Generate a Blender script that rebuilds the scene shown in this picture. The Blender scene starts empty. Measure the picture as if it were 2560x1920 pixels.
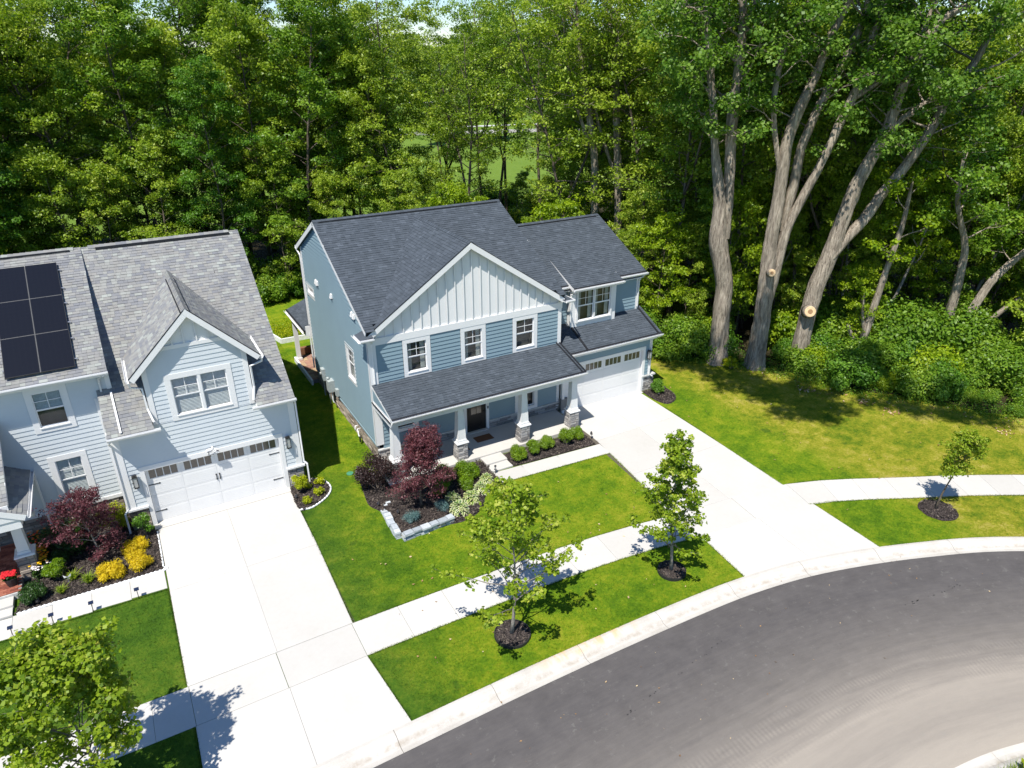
import bpy, bmesh, math, random
import numpy as np
from mathutils import Vector, Matrix
R_ = math.radians
scene = bpy.context.scene
COL = scene.collection
# ---------------------------------------------------------------- camera
CAM = Vector((-8.1988, -26.2785, 16.7722))
cam_d = bpy.data.cameras.new("camera"); cam = bpy.data.objects.new("camera", cam_d); COL.objects.link(cam)
yaw, pitch, roll = -0.5185, -0.4481, -0.0022
fwd = Vector((-math.sin(yaw)*math.cos(pitch), math.cos(yaw)*math.cos(pitch), math.sin(pitch)))
rt = Vector((math.cos(yaw), math.sin(yaw), 0)); upv = rt.cross(fwd)
r2 = rt*math.cos(roll) + upv*math.sin(roll); u2 = upv*math.cos(roll) - rt*math.sin(roll)
mw = Matrix((r2, u2, -fwd)).transposed().to_4x4(); mw.translation = CAM
cam.matrix_world = mw
cam_d.sensor_fit = 'HORIZONTAL'; cam_d.sensor_width = 36.0; cam_d.lens = 36.0*1773.12/2560
cam_d.clip_start = 0.1; cam_d.clip_end = 6000
scene.camera = cam
# ---------------------------------------------------------------- sky, sun, exposure
world = bpy.data.worlds.new("World"); scene.world = world; world.use_nodes = True
wn = world.node_tree; bg = wn.nodes["Background"]
sky = wn.nodes.new("ShaderNodeTexSky"); sky.sky_type = 'NISHITA'; sky.sun_disc = False
SD = Vector((-0.42, -0.33, 1.0)).normalized()          # towards the sun
sky.sun_elevation = math.asin(SD.z); sky.sun_rotation = math.atan2(SD.x, SD.y)
sky.air_density = 1.0; sky.dust_density = 0.0; sky.ozone_density = 4.0
tn = wn.nodes.new("ShaderNodeMix"); tn.data_type = 'RGBA'; tn.blend_type = 'MULTIPLY'; tn.inputs[0].default_value = 1.0; tn.inputs[7].default_value = (.80, .92, 1.08, 1)
wn.links.new(sky.outputs[0], tn.inputs[6]); wn.links.new(tn.outputs[2], bg.inputs[0]); bg.inputs[1].default_value = 0.095
sun_d = bpy.data.lights.new("sun", 'SUN'); sun_d.energy = 4.7; sun_d.angle = R_(0.55); sun_d.color = (1.0, 0.955, 0.88)
sun = bpy.data.objects.new("sun", sun_d); COL.objects.link(sun)
sun.rotation_euler = SD.to_track_quat('Z', 'Y').to_euler(); sun.location = (-20, -30, 60)
vs = scene.view_settings; vs.view_transform = 'Standard'; vs.look = 'None'; vs.exposure = 0.62; vs.gamma = 1.0
vs.use_curve_mapping = False
scene.cycles.max_bounces = 6; scene.cycles.transparent_max_bounces = 6; scene.cycles.diffuse_bounces = 3
scene.cycles.glossy_bounces = 2; scene.cycles.transmission_bounces = 3; scene.cycles.caustics_reflective = False

# ---------------------------------------------------------------- materials
def lin(h, k=1.0):
    h = h.lstrip('#'); o = []
    for i in (0, 2, 4):
        c = int(h[i:i+2], 16)/255.0
        o.append((c/12.92 if c <= 0.04045 else ((c+0.055)/1.055)**2.4)*k)
    return (*o, 1.0)
def g(v, w=None, z=None):
    return (v, v if w is None else w, v if z is None else z, 1.0)
class NT:
    def __init__(s, name):
        s.m = bpy.data.materials.new(name); s.m.use_nodes = True; s.t = s.m.node_tree; s.n = s.t.nodes; s.l = s.t.links
        s.b = s.n["Principled BSDF"]; s.out = s.n["Material Output"]
    def node(s, t, **k):
        n = s.n.new(t)
        for a, b in k.items(): setattr(n, a, b)
        return n
    def link(s, a, b): s.l.new(a, b)
    def pos(s):
        return s.node("ShaderNodeNewGeometry").outputs['Position']
    def objc(s):
        return s.node("ShaderNodeTexCoord").outputs['Object']
    def noise(s, vec, scale, detail=3, rough=0.55, dist=0.0):
        n = s.node("ShaderNodeTexNoise"); n.inputs['Scale'].default_value = scale; n.inputs['Detail'].default_value = detail
        n.inputs['Roughness'].default_value = rough; n.inputs['Distortion'].default_value = dist
        if vec is not None: s.link(vec, n.inputs['Vector'])
        return n.outputs['Fac']
    def scale(s, vec, sc, rot=(0, 0, 0)):
        n = s.node("ShaderNodeMapping"); n.inputs['Scale'].default_value = sc; n.inputs['Rotation'].default_value = rot
        s.link(vec, n.inputs['Vector']); return n.outputs[0]
    def ramp(s, fac, stops, interp='LINEAR'):
        n = s.node("ShaderNodeValToRGB"); e = n.color_ramp.elements; n.color_ramp.interpolation = interp
        while len(e) < len(stops): e.new(0.5)
        for i, (p, c) in enumerate(stops):
            e[i].position = p; e[i].color = c if isinstance(c, tuple) else g(c)
        s.link(fac, n.inputs[0]); return n.outputs[0]
    def mix(s, fac, a, b, mode='MIX'):
        n = s.node("ShaderNodeMix", data_type='RGBA', blend_type=mode)
        for inp, v in ((n.inputs[0], fac), (n.inputs[6], a), (n.inputs[7], b)):
            if isinstance(v, (int, float)): inp.default_value = v
            elif isinstance(v, tuple): inp.default_value = v
            else: s.link(v, inp)
        return n.outputs[2]
    def math(s, op, a, b=None, clamp=False):
        n = s.node("ShaderNodeMath", operation=op, use_clamp=clamp)
        for inp, v in zip(n.inputs, (a, b)):
            if v is None: continue
            if isinstance(v, (int, float)): inp.default_value = v
            else: s.link(v, inp)
        return n.outputs[0]
    def sep(s, vec):
        n = s.node("ShaderNodeSeparateXYZ"); s.link(vec, n.inputs[0]); return n.outputs
    def attr(s, name):
        n = s.node("ShaderNodeAttribute", attribute_name=name); return n
    def bump(s, h, strength=0.3, dist=0.02):
        n = s.node("ShaderNodeBump"); n.inputs['Strength'].default_value = strength; n.inputs['Distance'].default_value = dist
        s.link(h, n.inputs['Height']); s.link(n.outputs[0], s.b.inputs['Normal'])
    def fin(s, color=None, rough=0.6, spec=0.4, metal=0.0):
        if color is not None:
            if isinstance(color, tuple): s.b.inputs['Base Color'].default_value = color
            else: s.link(color, s.b.inputs['Base Color'])
        if isinstance(rough, (int, float)): s.b.inputs['Roughness'].default_value = rough
        else: s.link(rough, s.b.inputs['Roughness'])
        s.b.inputs['Specular IOR Level'].default_value = spec; s.b.inputs['Metallic'].default_value = metal
        return s.m

def paint(name, col, var=0.08, rough=0.5, scale=1.3, bump=0.0, spec=0.4):
    n = NT(name); p = n.pos()
    a = n.noise(p, scale, 4); b = n.noise(n.scale(p, (1, 1, 6)), scale*5, 3)
    f = n.math('ADD', n.math('MULTIPLY', a, 0.6), n.math('MULTIPLY', b, 0.4))
    lo = tuple(c*(1-var) for c in col[:3])+(1.0,); hi = tuple(min(1, c*(1+var*0.6)) for c in col[:3])+(1.0,)
    if bump: n.bump(n.noise(p, 60, 2), bump, 0.004)
    return n.fin(n.ramp(f, [(0.3, lo), (0.7, hi)]), rough, spec)
def plain(name, col, rough=0.5, spec=0.4, metal=0.0, var=0.12):
    n = NT(name); f = n.noise(n.pos(), 9, 2)
    lo = tuple(c*(1-var) for c in col[:3])+(1.0,); hi = tuple(min(1, c*(1+var)) for c in col[:3])+(1.0,)
    return n.fin(n.ramp(f, [(0.3, lo), (0.7, hi)]), rough, spec, metal)
def tinted(name, stops, rough=0.85, noise=60, bump=0.3, var=0.25, spec=0.25):
    """colour per piece from the float attribute 'tint', fine grain on top"""
    n = NT(name); t = n.attr('tint').outputs['Fac']; p = n.pos()
    c = n.ramp(t, stops); f = n.noise(p, noise, 3, 0.7); f2 = n.noise(p, 2.0, 3)
    gr = n.ramp(f, [(0.25, 1-var), (0.75, 1+var*0.5)]); g2 = n.ramp(f2, [(0.3, 0.88), (0.7, 1.06)])
    c = n.mix(1.0, n.mix(1.0, c, gr, 'MULTIPLY'), g2, 'MULTIPLY')
    n.bump(f, bump, 0.004)
    return n.fin(c, rough, spec)
def leafmat(name, dark, mid, light, trans=0.35, rough=0.45, spec=0.35, tcol=(1.15, 1.25, 0.45)):
    n = NT(name); t = n.attr('tint').outputs['Fac']; oi = n.node("ShaderNodeObjectInfo").outputs['Random']
    sh = n.math('ADD', n.math('MULTIPLY', t, 0.8), n.math('MULTIPLY', oi, 0.2))
    c = n.ramp(sh, [(0.05, dark), (0.5, mid), (0.95, light)])
    n.fin(c, rough, spec)
    tr = n.node("ShaderNodeBsdfTranslucent"); n.link(n.mix(1.0, c, (*tcol, 1.0), 'MULTIPLY'), tr.inputs[0])
    mx = n.node("ShaderNodeMixShader"); mx.inputs[0].default_value = trans
    n.link(n.b.outputs[0], mx.inputs[1]); n.link(tr.outputs[0], mx.inputs[2]); n.link(mx.outputs[0], n.out.inputs[0])
    return n.m
MAT = {}
MAT['white'] = paint('white_trim_paint', g(.72, .72, .71), .04, .45)
MAT['white_door'] = paint('white_door_paint', g(.72, .72, .71), .03, .4)
MAT['vinyl'] = paint('white_vinyl', g(.78, .78, .78), .03, .35)
MAT['blue'] = paint('blue_fibre_cement', (.200, .285, .328, 1), .06, .55, 1.0, .08)
MAT['grey'] = paint('pale_grey_fibre_cement', (.56, .60, .62, 1), .05, .55, 1.0, .08)
MAT['backing'] = plain('dark_sheathing', g(.05), .9)
MAT['black'] = plain('black_metal', g(.018), .45, .5)
MAT['blackdoor'] = paint('black_painted_door', g(.012, .011, .011), .2, .35, 3)
MAT['ridge'] = tinted('ridge_cap_dark', [(0, g(.055, .06, .07)), (1, g(.10, .105, .12))])
MAT['shingle_dark'] = tinted('charcoal_shingle', [(0, g(.054, .066, .080)), (.5, g(.062, .075, .091)), (.9, g(.071, .085, .103)), (1, g(.084, .100, .120))], noise=90, var=.12)
MAT['shingle_grey'] = tinted('weathered_grey_shingle', [(0, (.180, .186, .200, 1)), (.3, (.215, .218, .220, 1)), (.6, (.240, .236, .224, 1)), (.85, (.262, .266, .250, 1)), (1, (.305, .322, .298, 1))], noise=80, var=.14)
MAT['deck'] = plain('roof_underlay', g(.03, .032, .038), .9)
MAT['drip'] = plain('black_drip_edge', g(.015, .016, .02), .5)
MAT['stone'] = tinted('grey_stone_veneer', [(0, (.20, .195, .19, 1)), (.5, (.34, .325, .31, 1)), (1, (.47, .455, .43, 1))], noise=25, bump=.6)
MAT['tanstone'] = tinted('tan_ledge_stone', [(0, (.19, .155, .125, 1)), (.5, (.31, .26, .215, 1)), (1, (.43, .37, .31, 1))], noise=25, bump=.6)
MAT['wallstone'] = tinted('pale_blue_stone', [(0, (.30, .335, .36, 1)), (.6, (.44, .475, .50, 1)), (.93, (.54, .57, .58, 1)), (1, (.48, .40, .29, 1))], noise=18, bump=.6)
MAT['cap'] = plain('cast_stone_cap', (.50, .50, .48, 1), .8)
MAT['mortar'] = plain('mortar', g(.22, .21, .20), .9)
MAT['redbrick'] = tinted('red_porch_brick', [(0, (.16, .05, .035, 1)), (.5, (.27, .085, .055, 1)), (1, (.36, .14, .09, 1))], noise=40)
MAT['paver'] = tinted('rose_paver', [(0, (.24, .13, .10, 1)), (.5, (.36, .20, .15, 1)), (1, (.46, .33, .20, 1))], noise=30)
def concrete(name, base=(.485, .468, .436), warm=.0):
    n = NT(name); p = n.pos(); t = n.attr('tint').outputs['Fac']
    a = n.noise(p, .55, 5, .6); b = n.noise(p, 7, 4, .7); c = n.noise(p, 160, 2, .8)
    f = n.math('ADD', n.math('MULTIPLY', a, .45), n.math('ADD', n.math('MULTIPLY', b, .3), n.math('MULTIPLY', c, .25)))
    col = n.ramp(f, [(.28, (base[0]*.92, base[1]*.917, base[2]*.90, 1)), (.5, (*base, 1)), (.75, (base[0]*1.08, base[1]*1.08, base[2]*1.09, 1))])
    col = n.mix(1.0, col, n.ramp(t, [(0, .93), (1, 1.05)]), 'MULTIPLY')
    st = n.noise(n.scale(p, (1, 1, 1)), 1.7, 6, .7); st = n.ramp(st, [(.62, 0.0), (.74, 1.0)])
    col = n.mix(n.math('MULTIPLY', st, .16), col, (.36, .31, .23, 1))
    n.bump(c, .12, .003)
    return n.fin(col, .85, .25)
MAT['concrete'] = concrete('broom_finished_concrete')
def curbmat():
    n = NT('curb_concrete'); p = n.pos()
    a = n.noise(p, 1.1, 5, .65); b = n.noise(p, 40, 3, .7)
    f = n.math('ADD', n.math('MULTIPLY', a, .6), n.math('MULTIPLY', b, .4))
    col = n.ramp(f, [(.3, (.39, .36, .315, 1)), (.5, (.48, .455, .415, 1)), (.72, (.54, .52, .48, 1))])
    uv = n.node("ShaderNodeUVMap").outputs[0]; s = n.sep(uv)
    v = n.math('ADD', s[1], n.math('MULTIPLY', n.math('SUBTRACT', n.noise(p, 1.5, 4, .6), .5), .18))
    dirt = n.ramp(v, [(.42, 0.0), (.56, 1.0), (.62, 1.0), (.74, 0.0)])
    dn = n.ramp(n.noise(n.scale(p, (1, 1, 1)), 3.2, 5, .7), [(.42, 0.0), (.62, 1.0)])
    col = n.mix(n.math('MULTIPLY', n.math('MULTIPLY', dirt, dn), .6), col, (.30, .25, .19, 1))
    # rusty stain on the stretch below the first street tree
    sx = n.sep(p); r1 = n.math('SUBTRACT', 1.0, n.math('DIVIDE', n.math('ABSOLUTE', n.math('SUBTRACT', sx[0], 1.9)), 2.1), True)
    r2_ = n.ramp(n.noise(n.scale(p, (1.6, .5, 1)), 2.6, 4, .6), [(.42, 0.0), (.60, 1.0)])
    r3 = n.ramp(s[1], [(.0, 1.0), (.35, .8), (.5, 0.0)])
    col = n.mix(n.math('MULTIPLY', n.math('MULTIPLY', n.ramp(r1, [(0, 0.0), (.5, 1.0)]), r2_), n.math('MULTIPLY', r3, .75)), col, (.60, .38, .17, 1))
    n.bump(b, .2, .004)
    return n.fin(col, .88, .2)
MAT['curb'] = curbmat()
def roadmat():
    n = NT('asphalt'); p = n.pos(); uv = n.node("ShaderNodeUVMap").outputs[0]; s = n.sep(uv)
    fine = n.noise(p, 190, 3, .8); med = n.noise(p, 1.6, 5, .6)
    streak = n.noise(n.scale(uv, (.16, 2.6, 1)), 1.6, 6, .62)            # long tyre streaks along the lane
    streak2 = n.noise(n.scale(uv, (1.3, 7, 1)), 1.3, 5, .72)
    base = n.ramp(n.math('ADD', n.math('MULTIPLY', fine, .5), n.math('MULTIPLY', med, .5)), [(.3, (.054, .050, .051, 1)), (.7, (.096, .089, .088, 1))])
    vv = n.math('ADD', n.math('DIVIDE', s[1], 7.2), n.math('MULTIPLY', n.math('SUBTRACT', streak, .5), .22))
    dust1 = n.ramp(vv, [(.18, 0.03), (.42, .16), (.60, .40), (.74, .80), (.84, .66), (.92, .85), (1.0, .95)])
    tread = n.node("ShaderNodeTexWave", wave_type='BANDS', bands_direction='X'); tread.inputs['Scale'].default_value = 2.1; tread.inputs['Distortion'].default_value = 3.5; tread.inputs['Detail'].default_value = 3
    n.link(n.scale(uv, (1, .35, 1)), tread.inputs['Vector'])
    tb = n.ramp(n.math('DIVIDE', s[1], 7.2), [(.52, 0.0), (.60, 1.0), (.68, 1.0), (.74, 0.0)])
    tt = n.math('MULTIPLY', n.math('MULTIPLY', n.math('MULTIPLY', tread.outputs['Fac'], tb), n.ramp(n.noise(n.scale(uv, (.3, 2, 1)), 1.4, 4), [(.45, 0.0), (.62, 1.0)])), .16)
    d = n.math('ADD', dust1, n.math('ADD', tt, n.math('MULTIPLY', n.math('SUBTRACT', streak2, .5), .16)), True)
    col = n.mix(d, base, n.ramp(fine, [(.3, (.27, .238, .20, 1)), (.7, (.40, .355, .295, 1))]))
    spots = n.ramp(n.noise(n.scale(uv, (.6, 2.4, 1)), 3.1, 3, .5), [(.70, 0.0), (.735, 1.0)])
    sp2 = n.ramp(n.noise(n.scale(uv, (1, 1.6, 1)), 5.5, 2, .5), [(.66, 0.0), (.70, 1.0)])
    col = n.mix(n.math('MULTIPLY', n.math('MULTIPLY', spots, sp2), .0), col, (.01, .01, .012, 1))
    pale = n.ramp(n.noise(p, 4.2, 4, .75), [(.60, 0.0), (.68, 1.0)])
    col = n.mix(n.math('MULTIPLY', pale, .20), col, (.24, .235, .21, 1))
    n.bump(fine, .25, .004)
    return n.fin(col, .82, .3)
MAT['road'] = roadmat()
def grass_color(n, p):
    s = n.sep(p)
    a = n.noise(p, .30, 4, .6); b = n.noise(p, 1.6, 5, .7); c = n.noise(p, 9, 4, .75); d = n.noise(p, 55, 3, .8)
    f = n.math('ADD', n.math('MULTIPLY', a, .30), n.math('ADD', n.math('MULTIPLY', b, .34), n.math('ADD', n.math('MULTIPLY', c, .26), n.math('MULTIPLY', d, .10))))
    lush = n.ramp(f, [(.40, (.055, .130, .006, 1)), (.48, (.118, .205, .008, 1)), (.54, (.195, .255, .012, 1)), (.60, (.285, .300, .026, 1)), (.66, (.36, .33, .06, 1))])
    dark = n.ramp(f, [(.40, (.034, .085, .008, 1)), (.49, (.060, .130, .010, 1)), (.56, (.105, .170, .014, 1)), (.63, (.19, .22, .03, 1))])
    dry = n.ramp(f, [(.40, (.065, .135, .008, 1)), (.46, (.150, .200, .012, 1)), (.52, (.270, .270, .022, 1)), (.58, (.38, .33, .07, 1)), (.64, (.46, .37, .15, 1))])
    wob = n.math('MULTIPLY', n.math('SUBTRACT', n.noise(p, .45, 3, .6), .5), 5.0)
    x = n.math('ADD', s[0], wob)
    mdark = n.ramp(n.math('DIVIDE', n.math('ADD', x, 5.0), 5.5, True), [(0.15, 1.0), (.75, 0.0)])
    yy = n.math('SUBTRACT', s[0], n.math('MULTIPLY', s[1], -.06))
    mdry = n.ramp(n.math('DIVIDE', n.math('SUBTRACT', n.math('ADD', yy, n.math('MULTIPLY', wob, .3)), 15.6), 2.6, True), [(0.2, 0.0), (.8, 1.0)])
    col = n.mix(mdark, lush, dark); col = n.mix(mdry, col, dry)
    spots = n.ramp(n.noise(p, 1.15, 3, .5), [(.66, 0.0), (.73, 1.0)])
    col = n.mix(n.math('MULTIPLY', spots, .55), col, (.020, .072, .010, 1))
    bare = n.ramp(n.noise(p, 2.3, 4, .6), [(.72, 0.0), (.80, 1.0)])
    col = n.mix(n.math('MULTIPLY', bare, .6), col, (.26, .20, .09, 1))
    # mown field beyond the woods is a paler even green
    far = n.ramp(n.math('DIVIDE', n.math('SUBTRACT', n.math('ADD', s[1], n.math('MULTIPLY', s[0], .25)), 42), 10, True), [(0, 0.0), (1, 1.0)])
    col = n.mix(far, col, n.ramp(f, [(.35, (.10, .175, .022, 1)), (.65, (.155, .23, .035, 1))]))
    return col, c, d
def grassmat():
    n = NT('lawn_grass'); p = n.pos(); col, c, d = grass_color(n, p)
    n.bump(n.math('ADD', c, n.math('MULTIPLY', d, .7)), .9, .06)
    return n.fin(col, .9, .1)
MAT['grass'] = grassmat()
def blademat():
    n = NT('grass_blades'); p = n.pos(); col, c, d = grass_color(n, p)
    t = n.attr('tint').outputs['Fac']; col = n.mix(1.0, col, n.ramp(t, [(0, .7), (1, 1.4)]), 'MULTIPLY')
    n.fin(col, .6, .2)
    tr = n.node("ShaderNodeBsdfTranslucent"); n.link(col, tr.inputs[0]); mx = n.node("ShaderNodeMixShader"); mx.inputs[0].default_value = .35
    n.link(n.b.outputs[0], mx.inputs[1]); n.link(tr.outputs[0], mx.inputs[2]); n.link(mx.outputs[0], n.out.inputs[0])
    return n.m
MAT['blades'] = blademat()
def mulchmat(name, lo, hi):
    n = NT(name); p = n.pos(); v = n.node("ShaderNodeTexVoronoi"); v.inputs['Scale'].default_value = 22; n.link(n.scale(p, (1, 2.2, 1), (0, 0, .7)), v.inputs['Vector'])
    f = n.math('ADD', n.math('MULTIPLY', n.sep(v.outputs['Color'])[0], .6), n.math('MULTIPLY', n.noise(p, 6, 4, .7), .4))
    n.bump(f, 1.0, .03)
    return n.fin(n.ramp(f, [(.2, lo), (.8, hi)]), .95, .1)
MAT['mulch'] = mulchmat('dark_mulch', (.014, .012, .011, 1), (.085, .068, .062, 1))
MAT['mulchchip'] = tinted('mulch_chip', [(0, (.018, .015, .014, 1)), (.8, (.085, .068, .06, 1)), (1, (.17, .14, .11, 1))])
MAT['litter'] = mulchmat('forest_floor', (.012, .014, .006, 1), (.075, .06, .03, 1))
def barkmat(name, lo, hi, sc=1.0):
    n = NT(name); p = n.objc(); q = n.scale(p, (9*sc, 9*sc, 1.2*sc))
    f = n.noise(q, 1.6, 6, .7, .6); f2 = n.noise(p, .9, 3)
    col = n.ramp(f, [(.32, lo), (.68, hi)]); col = n.mix(1.0, col, n.ramp(f2, [(.3, .75), (.7, 1.15)]), 'MULTIPLY')
    n.bump(f, 1.0, .08)
    return n.fin(col, .95, .15)
MAT['bark'] = barkmat('grey_furrowed_bark', (.10, .078, .060, 1), (.50, .43, .34, 1), .8)
MAT['barkdark'] = barkmat('dark_bark', (.06, .047, .036, 1), (.25, .205, .16, 1), 1.6)
MAT['barkpale'] = barkmat('pale_bark', (.17, .15, .13, 1), (.46, .42, .37, 1), 1.6)
MAT['cutwood'] = plain('fresh_cut_wood', (.62, .44, .25, 1), .8)
MAT['leaf_cotton'] = leafmat('cottonwood_leaf', (.048, .120, .012, 1), (.115, .225, .022, 1), (.240, .360, .060, 1), .42, .45, .3)
MAT['leaf_elder'] = leafmat('box_elder_leaf', (.105, .185, .014, 1), (.250, .355, .024, 1), (.430, .500, .060, 1), .42)
MAT['leaf_mid'] = leafmat('woodland_leaf', (.065, .150, .012, 1), (.165, .290, .020, 1), (.330, .440, .045, 1), .42)
MAT['leaf_bright'] = leafmat('young_and_sunlit_leaf', (0.132, 0.231, 0.009, 1), (0.253, 0.363, 0.011, 1), (0.385, 0.473, 0.022, 1), .45)  # young leaf green, reused to paint sunlit foliage on the added trees
MAT['leaf_shrub'] = leafmat('shrub_leaf', (.045, .125, .010, 1), (.105, .235, .018, 1), (.220, .370, .038, 1), .40)
MAT['leaf_street'] = leafmat('street_maple_leaf', (.100, .180, .010, 1), (.250, .350, .014, 1), (.54, .54, .10, 1), .42, .5, .35)
MAT['leaf_red'] = leafmat('red_maple_leaf', (.045, .012, .016, 1), (.120, .036, .045, 1), (.220, .085, .090, 1), .28, .45, .35, (1.3, .8, .8))
MAT['leaf_purple'] = leafmat('purple_leaf', (.016, .009, .009, 1), (.040, .020, .018, 1), (.085, .05, .042, 1), .22, .45, .35, (1.2, .9, .8))
MAT['leaf_box'] = leafmat('boxwood_leaf', (.070, .150, .004, 1), (.145, .250, .006, 1), (.230, .330, .015, 1), .32, .4, .4)
MAT['leaf_darkgreen'] = leafmat('dark_green_leaf', (.012, .040, .006, 1), (.028, .075, .010, 1), (.060, .120, .018, 1), .3)
MAT['leaf_yellow'] = leafmat('golden_leaf', (.42, .31, .005, 1), (.72, .55, .012, 1), (.88, .72, .04, 1), .35, .5, .3, (1.1, 1.0, .4))
MAT['leaf_chart'] = leafmat('chartreuse_leaf', (.20, .26, .004, 1), (.36, .40, .006, 1), (.50, .52, .015, 1), .4)
MAT['leaf_blue'] = leafmat('blue_spruce_needle', (.045, .10, .095, 1), (.10, .19, .18, 1), (.19, .30, .29, 1), .15, .6, .3, (.9, 1.0, 1.0))
MAT['leaf_far'] = leafmat('distant_leaf', (0.048, 0.102, 0.030, 1), (0.096, 0.168, 0.042, 1), (0.156, 0.234, 0.066, 1), .3, .6)
MAT['twig'] = plain('twig', (.15, .12, .095, 1), .9)
def glassmat(name, tint, rough=.04):
    n = NT(name); return n.fin(tint, rough, .9)
MAT['glass'] = glassmat('window_glass', g(.03, .034, .036))
MAT['glass_t'] = None
def glass_t():
    n = NT('clear_window_glass'); gl = n.node("ShaderNodeBsdfGlossy"); gl.inputs['Roughness'].default_value = .03
    tr = n.node("ShaderNodeBsdfTransparent"); tr.inputs[0].default_value = (.82, .86, .86, 1)
    fr = n.node("ShaderNodeLayerWeight"); fr.inputs[0].default_value = .5
    mx = n.node("ShaderNodeMixShader"); n.link(n.math('ADD', n.math('MULTIPLY', n.math('POWER', fr.outputs['Facing'], 3.0), .6), .05, True), mx.inputs[0])
    n.link(tr.outputs[0], mx.inputs[1]); n.link(gl.outputs[0], mx.inputs[2]); n.link(mx.outputs[0], n.out.inputs[0]); return n.m
MAT['glass_t'] = glass_t()
MAT['interior'] = plain('dim_room', g(.11, .105, .098), .9, .1, 0, .06)
MAT['blind'] = plain('white_blind', g(.75, .75, .73), .6)
MAT['curtain'] = plain('pale_curtain', g(.45, .45, .42), .8)
MAT['pv'] = None
def pvmat():
    n = NT('solar_cells'); uv = n.node("ShaderNodeUVMap").outputs[0]; s = n.sep(uv)
    def grid(v, k, w): return n.math('LESS_THAN', n.math('FRACT', n.math('MULTIPLY', v, k)), w)
    ln = n.math('MAXIMUM', n.math('MAXIMUM', grid(s[0], 6, .03), grid(s[1], 10, .03)), n.math('MULTIPLY', grid(s[0], 36, .16), .35))
    col = n.mix(n.math('MULTIPLY', ln, .35), (.0065, .0065, .0085, 1), (.024, .024, .027, 1))
    return n.fin(col, .22, .5)
MAT['pv'] = pvmat()
MAT['alu'] = plain('aluminium', g(.42, .43, .45), .35, .5, .8)
MAT['meter'] = plain('grey_meter_enamel', (.36, .40, .40, 1), .5)
MAT['red'] = plain('red_plastic', (.62, .035, .015, 1), .45)
MAT['orange'] = plain('orange_leaf_petal', (.75, .22, .01, 1), .6)
MAT['petalred'] = plain('red_petal', (.60, .02, .03, 1), .6)
MAT['petalyellow'] = plain('yellow_petal', (.80, .48, .01, 1), .6)
MAT['petalwhite'] = plain('white_petal', (.75, .70, .72, 1), .6)
MAT['mat'] = plain('brown_doormat', (.14, .065, .03, 1), .95)
MAT['wood'] = plain('stained_deck_wood', (.20, .095, .05, 1), .8)
MAT['greenlid'] = plain('green_plastic_lid', (.06, .22, .12, 1), .6)
MAT['drain'] = plain('black_plastic', g(.02), .6)
MAT['edging'] = plain('white_edging', g(.74, .75, .76), .6)
MAT['soilgap'] = plain('joint_dirt', (.10, .085, .065, 1), .95)
MAT['dryleaf'] = tinted('dry_leaf', [(0, (.20, .10, .04, 1)), (.6, (.42, .26, .12, 1)), (1, (.60, .48, .30, 1))])
MAT['rock'] = tinted('pale_rock', [(0, (.26, .25, .23, 1)), (1, (.52, .50, .46, 1))], noise=6)
MAT['lampglass'] = plain('clear_lamp_glass', g(.35, .36, .35), .1, .8)
MAT['pot'] = plain('white_pot', g(.65), .5)
MAT['potdark'] = plain('dark_pot', g(.03, .028, .03), .5)
# ---------------------------------------------------------------- mesh helpers
def tag(o, label=None, cat=None, group=None, kind=None):
    if label: o['label'] = label
    if cat: o['category'] = cat
    if group: o['group'] = group
    if kind: o['kind'] = kind
    return o
def empty(name, loc=(0, 0, 0), label=None, cat=None, group=None):
    o = bpy.data.objects.new(name, None); o.empty_display_size = .3; COL.objects.link(o); o.location = loc
    return tag(o, label, cat, group)
class Frame:
    """wall frame: u along the wall, z up, d outwards"""
    def __init__(s, o, u, n): s.o = Vector(o); s.u = Vector(u); s.n = Vector(n); s.v = Vector((0, 0, 1))
    def p(s, u, z, d=0.0): return s.o + s.u*u + s.v*z + s.n*d
class Slope(Frame):
    def __init__(s, o, u, v):
        s.o = Vector(o); s.u = Vector(u).normalized(); s.v = Vector(v).normalized(); s.n = s.u.cross(s.v).normalized()
        if s.n.z < 0: s.n = -s.n
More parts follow.
